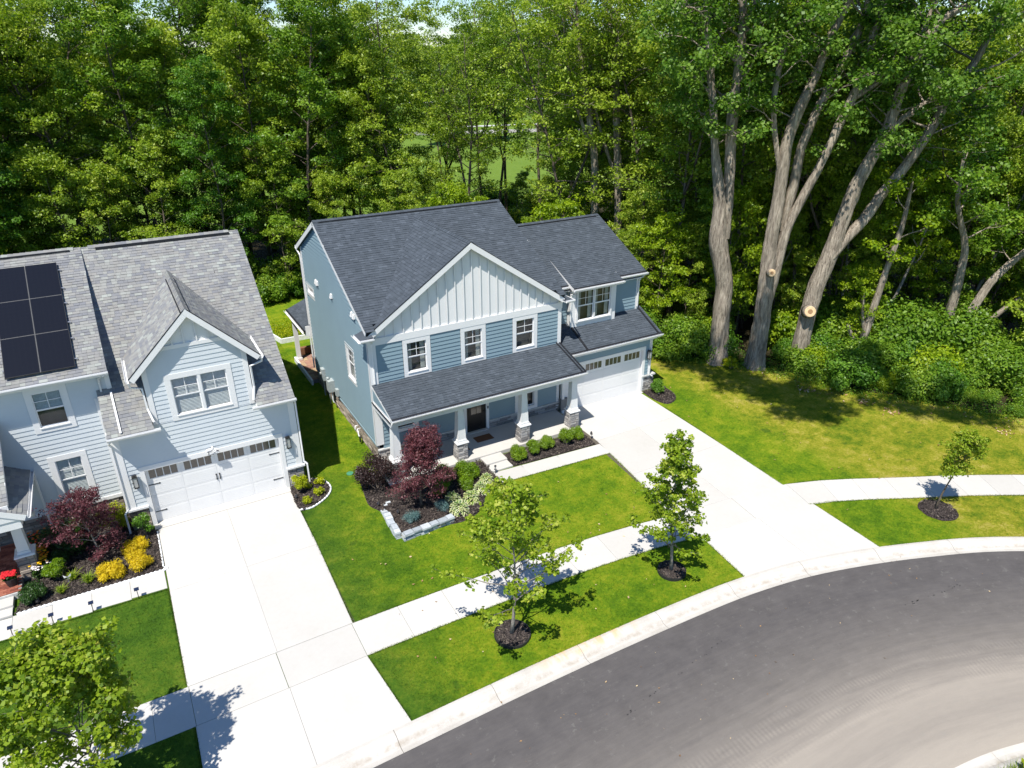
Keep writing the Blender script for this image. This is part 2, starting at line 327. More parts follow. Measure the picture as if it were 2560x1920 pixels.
class MB:
    def __init__(s): s.v = []; s.f = []; s.t = []; s.uv = []
    def poly(s, pts, tint=.5, uv=None):
        i = len(s.v); s.v += [tuple(p) for p in pts]; s.f.append(tuple(range(i, i+len(pts)))); s.t.append(tint)
        if uv: s.uv.append(uv)
        return s
    def hexa(s, a, b, tint=.5):
        """a, b: 4 points each (bottom ring, top ring)"""
        i = len(s.v); s.v += [tuple(p) for p in a] + [tuple(p) for p in b]
        for q in ((3, 2, 1, 0), (4, 5, 6, 7), (0, 1, 5, 4), (1, 2, 6, 5), (2, 3, 7, 6), (3, 0, 4, 7)):
            s.f.append(tuple(i+k for k in q)); s.t.append(tint)
        return s
    def box(s, x0, x1, y0, y1, z0, z1, tint=.5):
        return s.hexa([(x0, y0, z0), (x1, y0, z0), (x1, y1, z0), (x0, y1, z0)], [(x0, y0, z1), (x1, y0, z1), (x1, y1, z1), (x0, y1, z1)], tint)
    def fb(s, F, u0, u1, z0, z1, d0, d1, tint=.5):
        return s.hexa([F.p(u0, z0, d0), F.p(u1, z0, d0), F.p(u1, z0, d1), F.p(u0, z0, d1)], [F.p(u0, z1, d0), F.p(u1, z1, d0), F.p(u1, z1, d1), F.p(u0, z1, d1)], tint)
    def prism(s, pts, vec, tint=.5):
        vec = Vector(vec); n = len(pts); i = len(s.v); P = [Vector(p) for p in pts]
        s.v += [tuple(p) for p in P] + [tuple(p+vec) for p in P]
        s.f.append(tuple(i+k for k in range(n))); s.f.append(tuple(i+n+k for k in reversed(range(n)))); s.t += [tint]*2
        for k in range(n):
            a, b = k, (k+1) % n; s.f.append((i+b, i+a, i+n+a, i+n+b)); s.t.append(tint)
        return s
    def tube(s, pts, rad, n=8, cap=True, tint=.5):
        P = [Vector(p) for p in pts]; i0 = len(s.v)
        if isinstance(rad, (int, float)): rad = [rad]*len(P)
        prev = None
        for k, p in enumerate(P):
            d = (P[min(k+1, len(P)-1)]-P[max(k-1, 0)])
            d = d.normalized() if d.length > 1e-9 else Vector((0, 0, 1))
            a = d.orthogonal().normalized() if prev is None else (prev - d*prev.dot(d)).normalized()
            prev = a; b = d.cross(a)
            for j in range(n):
                t = 2*math.pi*j/n; s.v.append(tuple(p+(a*math.cos(t)+b*math.sin(t))*rad[k]))
        for k in range(len(P)-1):
            for j in range(n):
                q = i0+k*n; s.f.append((q+j, q+(j+1) % n, q+n+(j+1) % n, q+n+j)); s.t.append(tint)
        if cap:
            s.f.append(tuple(i0+j for j in reversed(range(n)))); s.t.append(tint)
            q = i0+(len(P)-1)*n; s.f.append(tuple(q+j for j in range(n))); s.t.append(tint)
        return s
    def rough_tube(s, pts, rad, seed=0, n=22, amp=.07):
        """furrowed trunk: smooth path, ridged and knotted surface, flared foot"""
        r = np.random.default_rng(seed); P = np.array(pts, float); rad = np.array(rad, float); seg = np.r_[0, np.cumsum(np.linalg.norm(np.diff(P, axis=0), axis=1))]
        m = max(4, int(seg[-1]/.28)); ss = np.linspace(0, seg[-1], m); Q = np.stack([np.interp(ss, seg, P[:, a]) for a in range(3)], 1); R = np.interp(ss, seg, rad)
        for _ in range(3): Q[1:-1] = (Q[:-2]+2*Q[1:-1]+Q[2:])/4
        col = r.normal(0, amp, n); lump = r.normal(0, amp*.5, (m, n)); lump = (lump+np.roll(lump, 1, 1)+np.roll(lump, 1, 0))/1.6; drift = 0.0; i0 = len(s.v)
        for k in range(m):
            d = Q[min(k+1, m-1)]-Q[max(k-1, 0)]; d /= np.linalg.norm(d)+1e-9; a = np.array([1., 0, 0])-d*d[0]; a /= np.linalg.norm(a); b = np.cross(d, a); drift += r.normal(0, .05)
            if k % 7 == 0: col = col*.8+r.normal(0, amp*.6, n)
            fl = 1+.22*math.exp(-Q[k][2]/.5) if P[0][2] < .2 else 1
            for j in range(n):
                t = 2*math.pi*j/n+drift; q = R[k]*(1+col[j]+lump[k, j])*(fl if fl == 1 else 1+(fl-1)*(1+.5*math.sin(t*4))); s.v.append(tuple(Q[k]+(a*math.cos(t)+b*math.sin(t))*q))
        for k in range(m-1):
            for j in range(n):
                q = i0+k*n; s.f.append((q+j, q+(j+1) % n, q+n+(j+1) % n, q+n+j)); s.t.append(.5)
        return s
    def mesh(s, name, mat, smooth=False):
        me = bpy.data.meshes.new(name); me.from_pydata(s.v, [], s.f)
        a = me.attributes.new('tint', 'FLOAT', 'FACE'); a.data.foreach_set('value', s.t)
        if s.uv and len(s.uv) == len(s.f):
            L = me.uv_layers.new(name='UVMap'); L.data.foreach_set('uv', [c for f in s.uv for p in f for c in p])
        for m in (mat if isinstance(mat, (list, tuple)) else [mat]): me.materials.append(m)
        if smooth: me.polygons.foreach_set('use_smooth', [True]*len(me.polygons))
        me.update(); return me
    def build(s, name, mat, parent=None, smooth=False, **k):
        o = bpy.data.objects.new(name, s.mesh(name, mat, smooth)); COL.objects.link(o)
        if parent is not None: o.parent = parent; o.matrix_parent_inverse = inv_of(parent)
        return tag(o, **k)
def world_m(o):
    m = Matrix.LocRotScale(o.location, o.rotation_euler, o.scale)
    return m if o.parent is None else world_m(o.parent) @ o.matrix_parent_inverse @ m
def inv_of(p): return world_m(p).inverted()
def bevel_all(o, w=.01):
    md = o.modifiers.new('bevel', 'BEVEL'); md.width = w; md.segments = 1; md.limit_method = 'ANGLE'
    return o
def np_mesh(name, V, F, mat, tint=None, smooth=False):
    """V (n,3), F (m,k) numpy -> mesh, fast"""
    me = bpy.data.meshes.new(name); m, k = F.shape
    me.vertices.add(len(V)); me.vertices.foreach_set('co', V.astype(np.float32).ravel())
    me.loops.add(m*k); me.loops.foreach_set('vertex_index', F.astype(np.int32).ravel())
    me.polygons.add(m); me.polygons.foreach_set('loop_start', np.arange(0, m*k, k, dtype=np.int32))
    if smooth: me.polygons.foreach_set('use_smooth', np.ones(m, dtype=bool))
    me.update(calc_edges=True)
    if tint is not None:
        a = me.attributes.new('tint', 'FLOAT', 'FACE'); a.data.foreach_set('value', tint.astype(np.float32))
    me.materials.append(mat); return me
def add(name, me, parent=None, loc=None, **k):
    o = bpy.data.objects.new(name, me); COL.objects.link(o)
    if parent is not None: o.parent = parent
    if loc is not None: o.location = loc
    return tag(o, **k)
def cint(poly, v):
    """u-interval of a convex polygon [(u,v)..] at height v"""
    us = []
    n = len(poly)
    for i in range(n):
        (u0, v0), (u1, v1) = poly[i], poly[(i+1) % n]
        if min(v0, v1)-1e-9 <= v <= max(v0, v1)+1e-9:
            if abs(v1-v0) < 1e-9: us += [u0, u1]
            else: us.append(u0+(u1-u0)*(v-v0)/(v1-v0))
    return (min(us), max(us)) if len(us) > 1 else None
def dist_cam(p): return (Vector(p)-CAM).length
def siding(parent, F, poly, holes, mat, expo=.178, zoff=0.0, lap=.028):
    """lap siding: every course run is a plank of its own, thicker at its lower edge"""
    vmin = min(p[1] for p in poly); vmax = max(p[1] for p in poly); k = 0; z = vmin+zoff
    rr = random.Random(int(vmax*1000))
    while z < vmax-.02:
        z1 = min(z+expo, vmax); a = cint(poly, z+.001); b = cint(poly, z1-.001)
        if a and b:
            L = [(a[0], a[1], b[0], b[1])]
            zm = (z+z1)/2
            for (h0, h1, q0, q1) in holes:
                if q0 < zm < q1:
                    N = []
                    for (p0, p1, r0, r1) in L:
                        if h1 <= min(p0, r0) or h0 >= max(p1, r1): N.append((p0, p1, r0, r1)); continue
                        if h0 > max(p0, r0): N.append((p0, h0, r0, h0))
                        if h1 < min(p1, r1): N.append((h1, p1, h1, r1))
                    L = N
            for (p0, p1, r0, r1) in L:
                if max(p1-p0, r1-r0) < .03: continue
                MB().hexa([F.p(p0, z, -.06), F.p(p1, z, -.06), F.p(p1, z, lap), F.p(p0, z, lap)],
                          [F.p(r0, z1+.01, -.06), F.p(r1, z1+.01, -.06), F.p(r1, z1+.01, .0), F.p(r0, z1+.01, .0)], rr.random()).build('plank', mat, parent)
        z = z1; k += 1
def shingle_rows(S, poly, rng, expo=.143, wmin=.13, wmax=.28):
    """list of (8 verts, centre, tint) tabs for a convex roof polygon in slope coordinates"""
    out = []; vmin = min(p[1] for p in poly); vmax = max(p[1] for p in poly); v = vmin
    while v < vmax-.02:
        v1 = min(v+expo, vmax); a = cint(poly, v+.001); b = cint(poly, v1-.001)
        if a and b:
            lo, hi = min(a[0], b[0]), max(a[1], b[1]); u = lo - rng.random()*.3
            while u < hi:
                w = rng.uniform(wmin, wmax); e = u+w
                u0a, u1a = max(u, a[0]), min(e, a[1]); u0b, u1b = max(u, b[0]), min(e, b[1])
                if u1a-u0a > .015 or u1b-u0b > .015:
                    if u1a < u0a: u0a = u1a = min(max(u0a, a[0]), a[1])
                    if u1b < u0b: u0b = u1b = min(max(u0b, b[0]), b[1])
                    h = rng.choice((.011, .013, .020, .023)); t = rng.random()
                    P = [S.p(u0a, v, -.003), S.p(u1a, v, -.003), S.p(u1a, v, h), S.p(u0a, v, h), S.p(u0b, v1+.012, .001), S.p(u1b, v1+.012, .001)]
                    out.append((P, t))
                u = e+.004
        v = v1
    return out
def inset(poly, e):
    cu = sum(p[0] for p in poly)/len(poly); cv = sum(p[1] for p in poly)/len(poly)
    return [(u+(e if u < cu else -e), v+(e if v < cv else -e)) for u, v in poly]
def add_tab(m, P, t):
    i = len(m.v); m.v += [tuple(p) for p in P]
    for q in ((3, 2, 5, 4), (0, 1, 2, 3), (0, 3, 4), (1, 5, 2)): m.f.append(tuple(i+k for k in q)); m.t.append(t)
def shingles(parent, slopes, mat, rng, deck_th=.13, nsingle=300, ex=(), **kw):
    tabs = []
    for S, poly in slopes:
        tabs += shingle_rows(S, poly, rng, **kw)
        MB().prism([S.p(u, v, -.006) for u, v in inset(poly, .04)], S.n*-deck_th).build('roof_deck', MAT['deck'], parent)
    for inside in ex: tabs = [t for t in tabs if not all(inside(t[0][k]) for k in (2, 3, 4, 5))]
    tabs.sort(key=lambda q: dist_cam(q[0][0]))
    for P, t in tabs[:nsingle]:
        m = MB(); add_tab(m, P, t); m.build('shingle', mat, parent)
    m = MB()
    for P, t in tabs[nsingle:]: add_tab(m, P, t)
    if m.v: m.build('shingles', mat, parent, kind='stuff')
def stones(parent, F, u0, u1, z0, z1, mat, rng, hmin=.08, hmax=.15, wmin=.15, wmax=.38, name='stone', d0=.0, cnt=None):
    z = z0; n = 0
    while z < z1-.03:
        h = rng.uniform(hmin, hmax)
        if z1-(z+h) < hmin*.6: h = z1-z
        u = u0
        while u < u1-.02:
            w = rng.uniform(wmin, wmax)
            if u1-(u+w) < wmin*.5: w = u1-u
            d = rng.uniform(.02, .045); gp = .006
            a = [F.p(u+gp, z+gp, d0-.02), F.p(u+w-gp, z+gp, d0-.02), F.p(u+w-gp, z+h-gp, d0-.02), F.p(u+gp, z+h-gp, d0-.02)]
            k = .012
            j = lambda: rng.uniform(-.006, .006)
            b = [F.p(u+gp+k, z+gp+k, d0+d+j()), F.p(u+w-gp-k, z+gp+k, d0+d+j()), F.p(u+w-gp-k, z+h-gp-k, d0+d+j()), F.p(u+gp+k, z+h-gp-k, d0+d+j())]
            MB().hexa(a, b, rng.random()).build(name, mat, parent); n += 1
            u += w
        z += h
    return n
def window(parent, F, u0, u1, z0, z1, tw=.2, units=1, inside='room', grille=True, mull=.1, split=True, name='window'):
    """outer trim u0..u1, z0..z1; double-hung units with a divided upper sash"""
    W = MAT['white']; V = MAT['vinyl']; m = MB(); d = .034
    m.fb(F, u0, u1, z1-tw, z1, -.1, d).fb(F, u0, u1, z0, z0+tw, -.1, d)
    m.fb(F, u0, u0+tw, z0+tw, z1-tw, -.1, d-.002).fb(F, u1-tw, u1, z0+tw, z1-tw, -.1, d-.002)
    w = m.build(name, W, parent)
    MB().fb(F, u0+tw-.02, u1-tw+.02, z0+tw-.035, z0+tw+.004, -.05, d+.03).build('sill', W, w)
    a, b = u0+tw, u1-tw; n = units; uw = (b-a-mull*(n-1))/n
    for k in range(n-1): MB().fb(F, a+uw*(k+1)+mull*k, a+uw*(k+1)+mull*(k+1), z0+tw, z1-tw, -.09, d-.006).build('mullion', W, w)
    MB().fb(F, a, b, z0+tw, z1-tw, -.40, -.38).fb(F, a-.01, a, z0+tw, z1-tw, -.4, -.1).fb(F, b, b+.01, z0+tw, z1-tw, -.4, -.1).fb(F, a, b, z0+tw-.01, z0+tw, -.4, -.1).build('room', MAT['interior'], w)
    for k in range(n):
        p, q = a+k*(uw+mull), a+k*(uw+mull)+uw; zm = (z0+z1)/2; lo, hi = z0+tw, z1-tw; s = .035
        sh = MB()
        parts = ((lo, zm, -.045), (zm, hi, -.025)) if split else ((lo, hi, -.03),)
        for (c, e, dd) in parts:
            sh.fb(F, p, p+s, c, e, dd-.03, dd).fb(F, q-s, q, c, e, dd-.03, dd).fb(F, p+s, q-s, c, c+s, dd-.03, dd-.001).fb(F, p+s, q-s, e-s, e, dd-.03, dd-.001)
        sh.build('sash', V, w)
        for (c, e, dd) in parts: MB().poly([F.p(p+s-.005, c+s-.005, dd-.018), F.p(q-s+.005, c+s-.005, dd-.018), F.p(q-s+.005, e-s+.005, dd-.018), F.p(p+s-.005, e-s+.005, dd-.018)]).build('pane', MAT['glass_t'], w)
        if grille:
            c, e, dd = parts[-1]; gm = MB(); um = (p+q)/2; ze = (c+e)/2
            gm.fb(F, um-.011, um+.011, c+s, e-s, dd-.014, dd-.004).fb(F, p+s, um-.011, ze-.011, ze+.011, dd-.014, dd-.005).fb(F, um+.011, q-s, ze-.011, ze+.011, dd-.014, dd-.005)
            gm.build('grille', V, w)
        if inside in ('blinds', 'halfblinds'):
            z = hi-.04; bm = MB(); low = lo+.06 if inside == 'blinds' else zm
            while z > low:
                bm.hexa([F.p(p+.03, z, -.125), F.p(q-.03, z, -.125), F.p(q-.03, z-.034, -.085), F.p(p+.03, z-.034, -.085)], [F.p(p+.03, z+.003, -.125), F.p(q-.03, z+.003, -.125), F.p(q-.03, z-.031, -.085), F.p(p+.03, z-.031, -.085)])
                z -= .055
            bm.build('blind', MAT['blind'], w)
        if inside == 'curtain':
            bm = MB()
            for (c0, c1) in ((p+.03, p+.03+uw*.24), (q-.03-uw*.24, q-.03)):
                nn = 10
                for i in range(nn):
                    x0 = c0+(c1-c0)*i/nn; x1 = c0+(c1-c0)*(i+1)/nn; e0 = .02*(i % 2); e1 = .02*((i+1) % 2)
                    bm.poly([F.p(x0, lo+.02, -.16+e0), F.p(x1, lo+.02, -.16+e1), F.p(x1, hi-.02, -.16+e1), F.p(x0, hi-.02, -.16+e0)])
            bm.build('curtain', MAT['curtain'], w)
    return w
def gutter(parent, p0, p1, out, mat=None, h=.11, w=.11, name='gutter'):
    """white K gutter under a drip edge; out = outward horizontal unit vector; p0,p1 = top back edge"""
    p0, p1, o = Vector(p0), Vector(p1), Vector(out); z = Vector((0, 0, 1)); m = MB()
    prof = [(0, 0), (0, -h), (w*.6, -h), (w, -h*.35), (w, 0), (w-.012, 0), (w-.012, -h*.3), (w*.6-.01, -h+.014), (.012, -h+.014), (.012, 0)]
    m.prism([p0+o*a+z*b for a, b in prof], p1-p0)
    return m.build(name, mat or MAT['white'], parent)
def downspout(parent, pts, mat=None, s=.038, name='downspout'):
    m = MB(); P = [Vector(p) for p in pts]
    return MB().tube(P, s*1.15, 4).build(name, mat or MAT['white'], parent)
def lantern(parent, F, u, z, h=.48):
    m = MB(); w = .085
    m.fb(F, u-.05, u+.05, z+h*.55, z+h*.8, .0, .03).fb(F, u-.02, u+.02, z+h*.85, z+h*.9, .03, .16)
    m.fb(F, u-w, u+w, z+h*.86, z+h*.95, .06, .06+2*w).fb(F, u-w*.5, u+w*.5, z+h*.95, z+h, .1, .1+w).fb(F, u-w, u+w, z-.012, z+.01, .06, .06+2*w)
    for a in (-w, w-.014):
        for b in (.06, .06+2*w-.014): m.fb(F, u+a, u+a+.014, z+.01, z+h*.86, b, b+.014)
    o = m.build('wall_lantern', MAT['black'], parent)
    MB().fb(F, u-w*.7, u+w*.7, z+.03, z+h*.84, .06+w*.3, .06+1.7*w).build('lamp_glass', MAT['lampglass'], o); return o
def garage_door(parent, F, u0, u1, h, rng, groups=4, hardware=True, number=None):
    d = -.13; m = MB(); n = 4; th = h/n
    body = MB().fb(F, u0, u1, 0.01, h, d-.05, d-.012).build('garage_door', MAT['white_door'], parent)
    W = u1-u0; gw = W/groups
    for r in range(n):
        z0 = r*th+.006; z1 = (r+1)*th-.006
        for k in range(groups):
            a = u0+k*gw+.012; b = a+gw-.024
            if r < n-1:
                p = MB().fb(F, a, b, z0, z1, d-.013, d)
                q = [F.p(a+.08, z0+.07, d), F.p(b-.08, z0+.07, d), F.p(b-.08, z1-.07, d), F.p(a+.08, z1-.07, d)]
                for j in range(6):
                    c0 = z0+.05+(z1-z0-.1)*j/6
                    p.fb(F, a+.06, b-.06, c0, c0+(z1-z0-.1)/6-.012, d, d+.004)
                p.build('door_panel', MAT['white_door'], body)
            else:
                fr = MB(); zz0, zz1 = z0+.14, z1-.09; aa, bb = a+.10, b-.10
                fr.fb(F, a, b, z0, zz0, d-.013, d).fb(F, a, b, zz1, z1, d-.013, d).fb(F, a, aa, zz0, zz1, d-.013, d).fb(F, bb, b, zz0, zz1, d-.013, d)
                for j in range(1, 4):
                    c = aa+(bb-aa)*j/4; fr.fb(F, c-.014, c+.014, zz0, zz1, d-.012, d+.004)
                fr.build('window_frame', MAT['white_door'], body)
                for j in range(4):
                    c0 = aa+(bb-aa)*j/4; c1 = aa+(bb-aa)*(j+1)/4
                    MB().fb(F, c0+.014, c1-.014, zz0, zz1, d-.012, d-.008).build('pane', MAT['glassbrown'], body)
    if hardware:
        for (uu, zz, s) in ((u0+.03, th*3-.12, 1), (u0+.03, th-.12, 1), (u1-.03, th*3-.12, -1), (u1-.03, th-.12, -1)):
            MB().fb(F, min(uu, uu+s*.36), max(uu, uu+s*.36), zz-.016, zz+.016, d+.008, d+.02).fb(F, min(uu+s*.36, uu+s*.40), max(uu+s*.36, uu+s*.40), zz-.03, zz+.03, d+.008, d+.018).build('strap_hinge', MAT['black'], body)
        for uu in ((u0+u1)/2-.06, (u0+u1)/2+.06):
            MB().fb(F, uu-.014, uu+.014, th*2, th*2+.24, d+.02, d+.045).fb(F, uu-.025, uu+.025, th*2+.2, th*2+.25, d+.0, d+.03).fb(F, uu-.025, uu+.025, th*2-.01, th*2+.04, d+.0, d+.03).build('door_handle', MAT['black'], body)
    return body
MAT['glassbrown'] = glassmat('garage_glass', (.085, .072, .058, 1), .12)
def taper_column(parent, cx, cy, zb, zc, zt, rb, rs0, rs1, rng, stone, slabz=0.0, faces='FLRB'):
    """stone pier with cap, tapered white shaft above"""
    m = MB(); m.hexa([(cx-rs0, cy-rs0, zc), (cx+rs0, cy-rs0, zc), (cx+rs0, cy+rs0, zc), (cx-rs0, cy+rs0, zc)], [(cx-rs1, cy-rs1, zt), (cx+rs1, cy-rs1, zt), (cx+rs1, cy+rs1, zt), (cx-rs1, cy+rs1, zt)])
    o = m.build('porch_column', MAT['white'], parent)
    bm = MB()
    for sx in (-1, 1): # corner battens on the shaft
        for sy in (-1, 1):
            x, y = cx+sx*(rs0-.02), cy+sy*(rs0-.02); X, Y = cx+sx*(rs1-.02), cy+sy*(rs1-.02); e = .026
            bm.hexa([(x-e, y-e, zc), (x+e, y-e, zc), (x+e, y+e, zc), (x-e, y+e, zc)], [(X-e, Y-e, zt-.02), (X+e, Y-e, zt-.02), (X+e, Y+e, zt-.02), (X-e, Y+e, zt-.02)])
    bm.box(cx-rs0-.025, cx+rs0+.025, cy-rs0-.025, cy+rs0+.025, zc, zc+.1)
    bm.build('shaft_trim', MAT['white'], o)
    c = rb+.055
    MB().hexa([(cx-c, cy-c, zc-.06), (cx+c, cy-c, zc-.06), (cx+c, cy+c, zc-.06), (cx-c, cy+c, zc-.06)], [(cx-c+.015, cy-c+.015, zc-.004), (cx+c-.015, cy-c+.015, zc-.004), (cx+c-.015, cy+c-.015, zc-.004), (cx-c+.015, cy+c-.015, zc-.004)]).build('pier_cap', MAT['white'], o)
    MB().box(cx-rb, cx+rb, cy-rb, cy+rb, zb, zc-.062).build('pier_core', MAT['mortar'], o)
    FR = {'F': Frame((cx-rb, cy-rb, zb), (1, 0, 0), (0, -1, 0)), 'L': Frame((cx-rb, cy+rb, zb), (0, -1, 0), (-1, 0, 0)), 'R': Frame((cx+rb, cy-rb, zb), (0, 1, 0), (1, 0, 0)), 'B': Frame((cx+rb, cy+rb, zb), (-1, 0, 0), (0, 1, 0))}
    for k in faces: stones(o, FR[k], 0, 2*rb, 0, zc-zb-.062, stone, rng, .10, .16, .2, .36)
    return o
# ================================================================ BLUE HOUSE
rng = random.Random(7)
BH = empty('blue_house', (4.7, 0, 0), 'blue two storey house with charcoal shingle roof and white board gable', 'house')
W_, B_, SH = MAT['white'], MAT['blue'], MAT['shingle_dark']
FF = Frame((0, 0, 0), (1, 0, 0), (0, -1, 0))                # front wall
FL = Frame((0, 9.5, 0), (0, -1, 0), (-1, 0, 0))             # left side wall, u from the back
FG = Frame((0, -.2, 0), (1, 0, 0), (0, -1, 0))              # garage front
FW = Frame((0, 1.2, 0), (1, 0, 0), (0, -1, 0))              # wing upper wall
SL = .505; YR = 6.05; ZR = 9.52
zp = lambda y: ZR-SL*(YR-y) if y < YR else ZR-SL*(y-YR)
# --- body behind the cladding
m = MB()
m.prism([(.45, .45, .02), (.45, .45, zp(.45)-.3), (.45, YR, ZR-.3), (.45, 9.35, zp(9.35)-.3), (.45, 9.35, .02)], (8.9, 0, 0))
m.prism([(9.36, .25, .02), (9.36, .25, 3.1), (9.36, 1.65, 3.9), (9.36, 1.65, 5.85), (9.36, 5.2, 8.0), (9.36, 9.3, 6.1), (9.36, 9.3, .02)], (5.6, 0, 0))
m.prism([(.5, .08, 5.6), (8.9, .08, 5.6), (4.7, .08, 8.8)], (0, 2.0, 0))
m.prism([(9.44, -.14, 2.55), (15.0, -.14, 2.55), (15.0, -.14, 3.12), (9.44, -.14, 3.12)], (0, .4, 0))
m.prism([(.05, .07, 5.0), (.05, .45, 5.0), (.05, .45, 5.9), (.05, .07, 5.9)], (.3, 0, 0))
body = m.build('wall', MAT['backing'], BH)
# rear and right faces, clad simply
MB().box(.02, 9.3, 9.40, 9.5, .3, zp(9.5)-.3).build('rear_wall', B_, BH)
FR_ = Frame((15.06, -.2, 0), (0, 1, 0), (1, 0, 0))
siding(BH, FR_, [(0, .95), (1.4, .95), (1.4, 3.8), (.0, 3.1)], [], B_); siding(BH, FR_, [(1.4, .95), (9.3, .95), (9.3, 6.0), (5.4, 8.0), (1.4, 5.9)], [], B_)
# --- left side wall siding
side = [(0, .86), (9.5, .86), (9.5, zp(0)-.16), (9.5-YR, ZR-.16), (0, zp(9.5)-.16)]
lw1 = (9.5-3.33, 9.5-2.07, 2.82, 4.65); lw2 = (9.5-9.20, 9.5-7.85, 5.18, 5.88)
siding(BH, FL, side, [(lw1[0]+.05, lw1[1]-.05, lw1[2], lw1[3]), (lw2[0]+.05, lw2[1]-.05, lw2[2], lw2[3])], B_, .178, .16, .042)
window(BH, FL, *lw1, tw=.17, inside='curtain'); window(BH, FL, *lw2, tw=.2, grille=False, split=False)
for q in (MB().fb(FL, -.02, .14, .86, zp(9.5)-.15, .0, .045), MB().fb(FL, 9.36, 9.53, .86, zp(0)-.2, .0, .045), MB().fb(FF, -.045, .30, .86, 5.62, .0, .036)): q.build('corner_board', W_, BH)
MB().fb(FL, -.02, 9.5, .80, .87, -.02, .04).build('water_table', MAT['blue'], BH)
MB().fb(FL, -.0, 9.48, .0, .81, -.1, -.03).build('foundation', MAT['mortar'], BH)
stones(BH, Frame((0, 9.5, 0), (0, -1, 0), (-1, 0, 0)), 0, 9.49, .0, .80, MAT['tanstone'], rng, .10, .13, .34, .60, 'ledge_stone', -.035)
# --- vents and meters on the left wall
for (y, z) in ((7.1, 6.42), (6.88, 6.40), (4.6, 6.42), (1.64, 6.48), (1.38, 6.46)):
    u = 9.5-y; m = MB()
    m.hexa([FL.p(u-.09, z-.12, .0), FL.p(u+.09, z-.12, .0), FL.p(u+.09, z-.12, .13), FL.p(u-.09, z-.12, .13)], [FL.p(u-.09, z+.12, .0), FL.p(u+.09, z+.12, .0), FL.p(u+.075, z+.06, .09), FL.p(u-.075, z+.06, .09)])
    o = m.build('vent_hood', W_, BH); MB().fb(FL, u-.06, u+.06, z-.15, z-.121, .03, .11).build('vent_flap', MAT['black'], o)
m = MB(); P = lambda y, z, d: (-d, y, z)
m.tube([P(2.75, .55, .0), P(2.75, .55, .13), P(2.70, .50, .15), P(2.68, .32, .15)], .03, 8).build('vent_pipe', W_, BH, True)
MB().tube([P(2.3, .62, .0), P(2.3, .62, .16), P(2.22, .62, .2), P(2.1, .60, .2), P(2.08, .42, .2), P(1.96, .40, .2)], .03, 8).build('vent_pipe', W_, BH, True)
MB().box(-.22, -.16, 1.9, 2.0, .12, .42).build('hose_bib_pipe', MAT['black'], BH)
gm = MB().box(-.34, -.03, 6.0, 6.42, .95, 1.55).build('gas_meter', MAT['meter'], BH)
MB().tube([(-.2, 6.5, .1), (-.2, 6.5, 1.2), (-.2, 6.9, 1.25), (-.1, 7.1, 1.2)], .03, 7).build('gas_pipe', MAT['meter'], gm, True)
MB().tube([(-.18, 6.1, .95), (-.18, 6.1, .45), (-.18, 5.9, .4)], .03, 7).tube([(-.26, 6.3, 1.56), (-.26, 6.3, 1.68)], .07, 10).build('regulator', MAT['meter'], gm, True)
em = MB().box(-.2, -.03, 7.6, 7.95, .9, 1.55).tube([(-.12, 7.78, .0), (-.12, 7.78, .9)], .035, 8).build('electric_meter', MAT['meter'], BH)
MB().tube([(-.2, 7.78, 1.28), (-.31, 7.78, 1.28)], .09, 12).build('meter_dial', MAT['lampglass'], em, True)
MB().box(-.17, -.03, 5.3, 5.55, .98, 1.35).build('cable_box', MAT['meter'], BH)
# --- front: upper storey
winx = ((1.48, 2.74), (4.19, 5.43), (6.83, 8.14))
siding(BH, FF, [(0.28, 3.55), (9.3, 3.55), (9.3, 5.6), (.28, 5.6)], [(a-.02, b+.02, 3.75, 5.6) for a, b in winx], B_)
for i, (a, b) in enumerate(winx): window(BH, FF, a, b, 3.82, 5.55, tw=.185, inside='curtain' if i < 2 else 'room')
MB().fb(FF, .29, 9.28, 3.50, 3.86, -.03, .006).build('flashing', MAT['blue'], BH)
m = MB(); m.fb(FF, 9.28, 9.47, 3.2, 5.56, -.05, .03).build('corner_board', W_, BH)
MB().fb(FF, -.03, 9.5, 5.555, 5.86, -.05, .045).build('band_board', W_, BH)
# gable: white panel with battens
GX, GZ = 4.7, 9.33; gs = (9.33-6.10)/4.78
gl = lambda x: 9.33-gs*abs(x-GX)
MB().prism([FF.p(.0, 5.855, -.02), FF.p(9.42, 5.855, -.02), FF.p(9.42, gl(9.42)-.1, -.02), FF.p(GX, GZ-.14, -.02), FF.p(.0, gl(0)-.1, -.02)], (0, .05, 0)).build('gable_panel', W_, BH)
x = .36
while x < 9.3:
    MB().fb(FF, x-.022, x+.022, 5.86, gl(x)-.16, .018, .040).build('batten', W_, BH); x += .405
# --- roofs
def sl_front(x0, y0, z0, slope): return Slope((x0, y0, z0), (1, 0, 0), (0, 1, slope))
h = math.hypot(1, SL); hp = lambda dy: dy*h
Sm = sl_front(-.16, -.33, zp(-.33), SL)
polym = [(0, hp(.34)), (9.66, hp(.34)), (9.66, hp(6.38)), (0, hp(6.38))]; polym_l = [(0, 0), (.42, 0), (.42, hp(.34)), (0, hp(.34))]; polym_r = [(9.30, 0), (9.66, 0), (9.66, hp(.34)), (9.30, hp(.34))]
Sr = Slope((9.5, 9.97, zp(9.97)), (-1, 0, 0), (0, -1, SL)); polyr = [(0, 0), (9.66, 0), (9.66, hp(9.97-YR)), (0, hp(9.97-YR))]
gh = math.hypot(1, gs); yb = YR-(ZR-GZ)/SL; yv = lambda z: YR-(ZR-z)/SL
ye = -.27; ze = 6.10
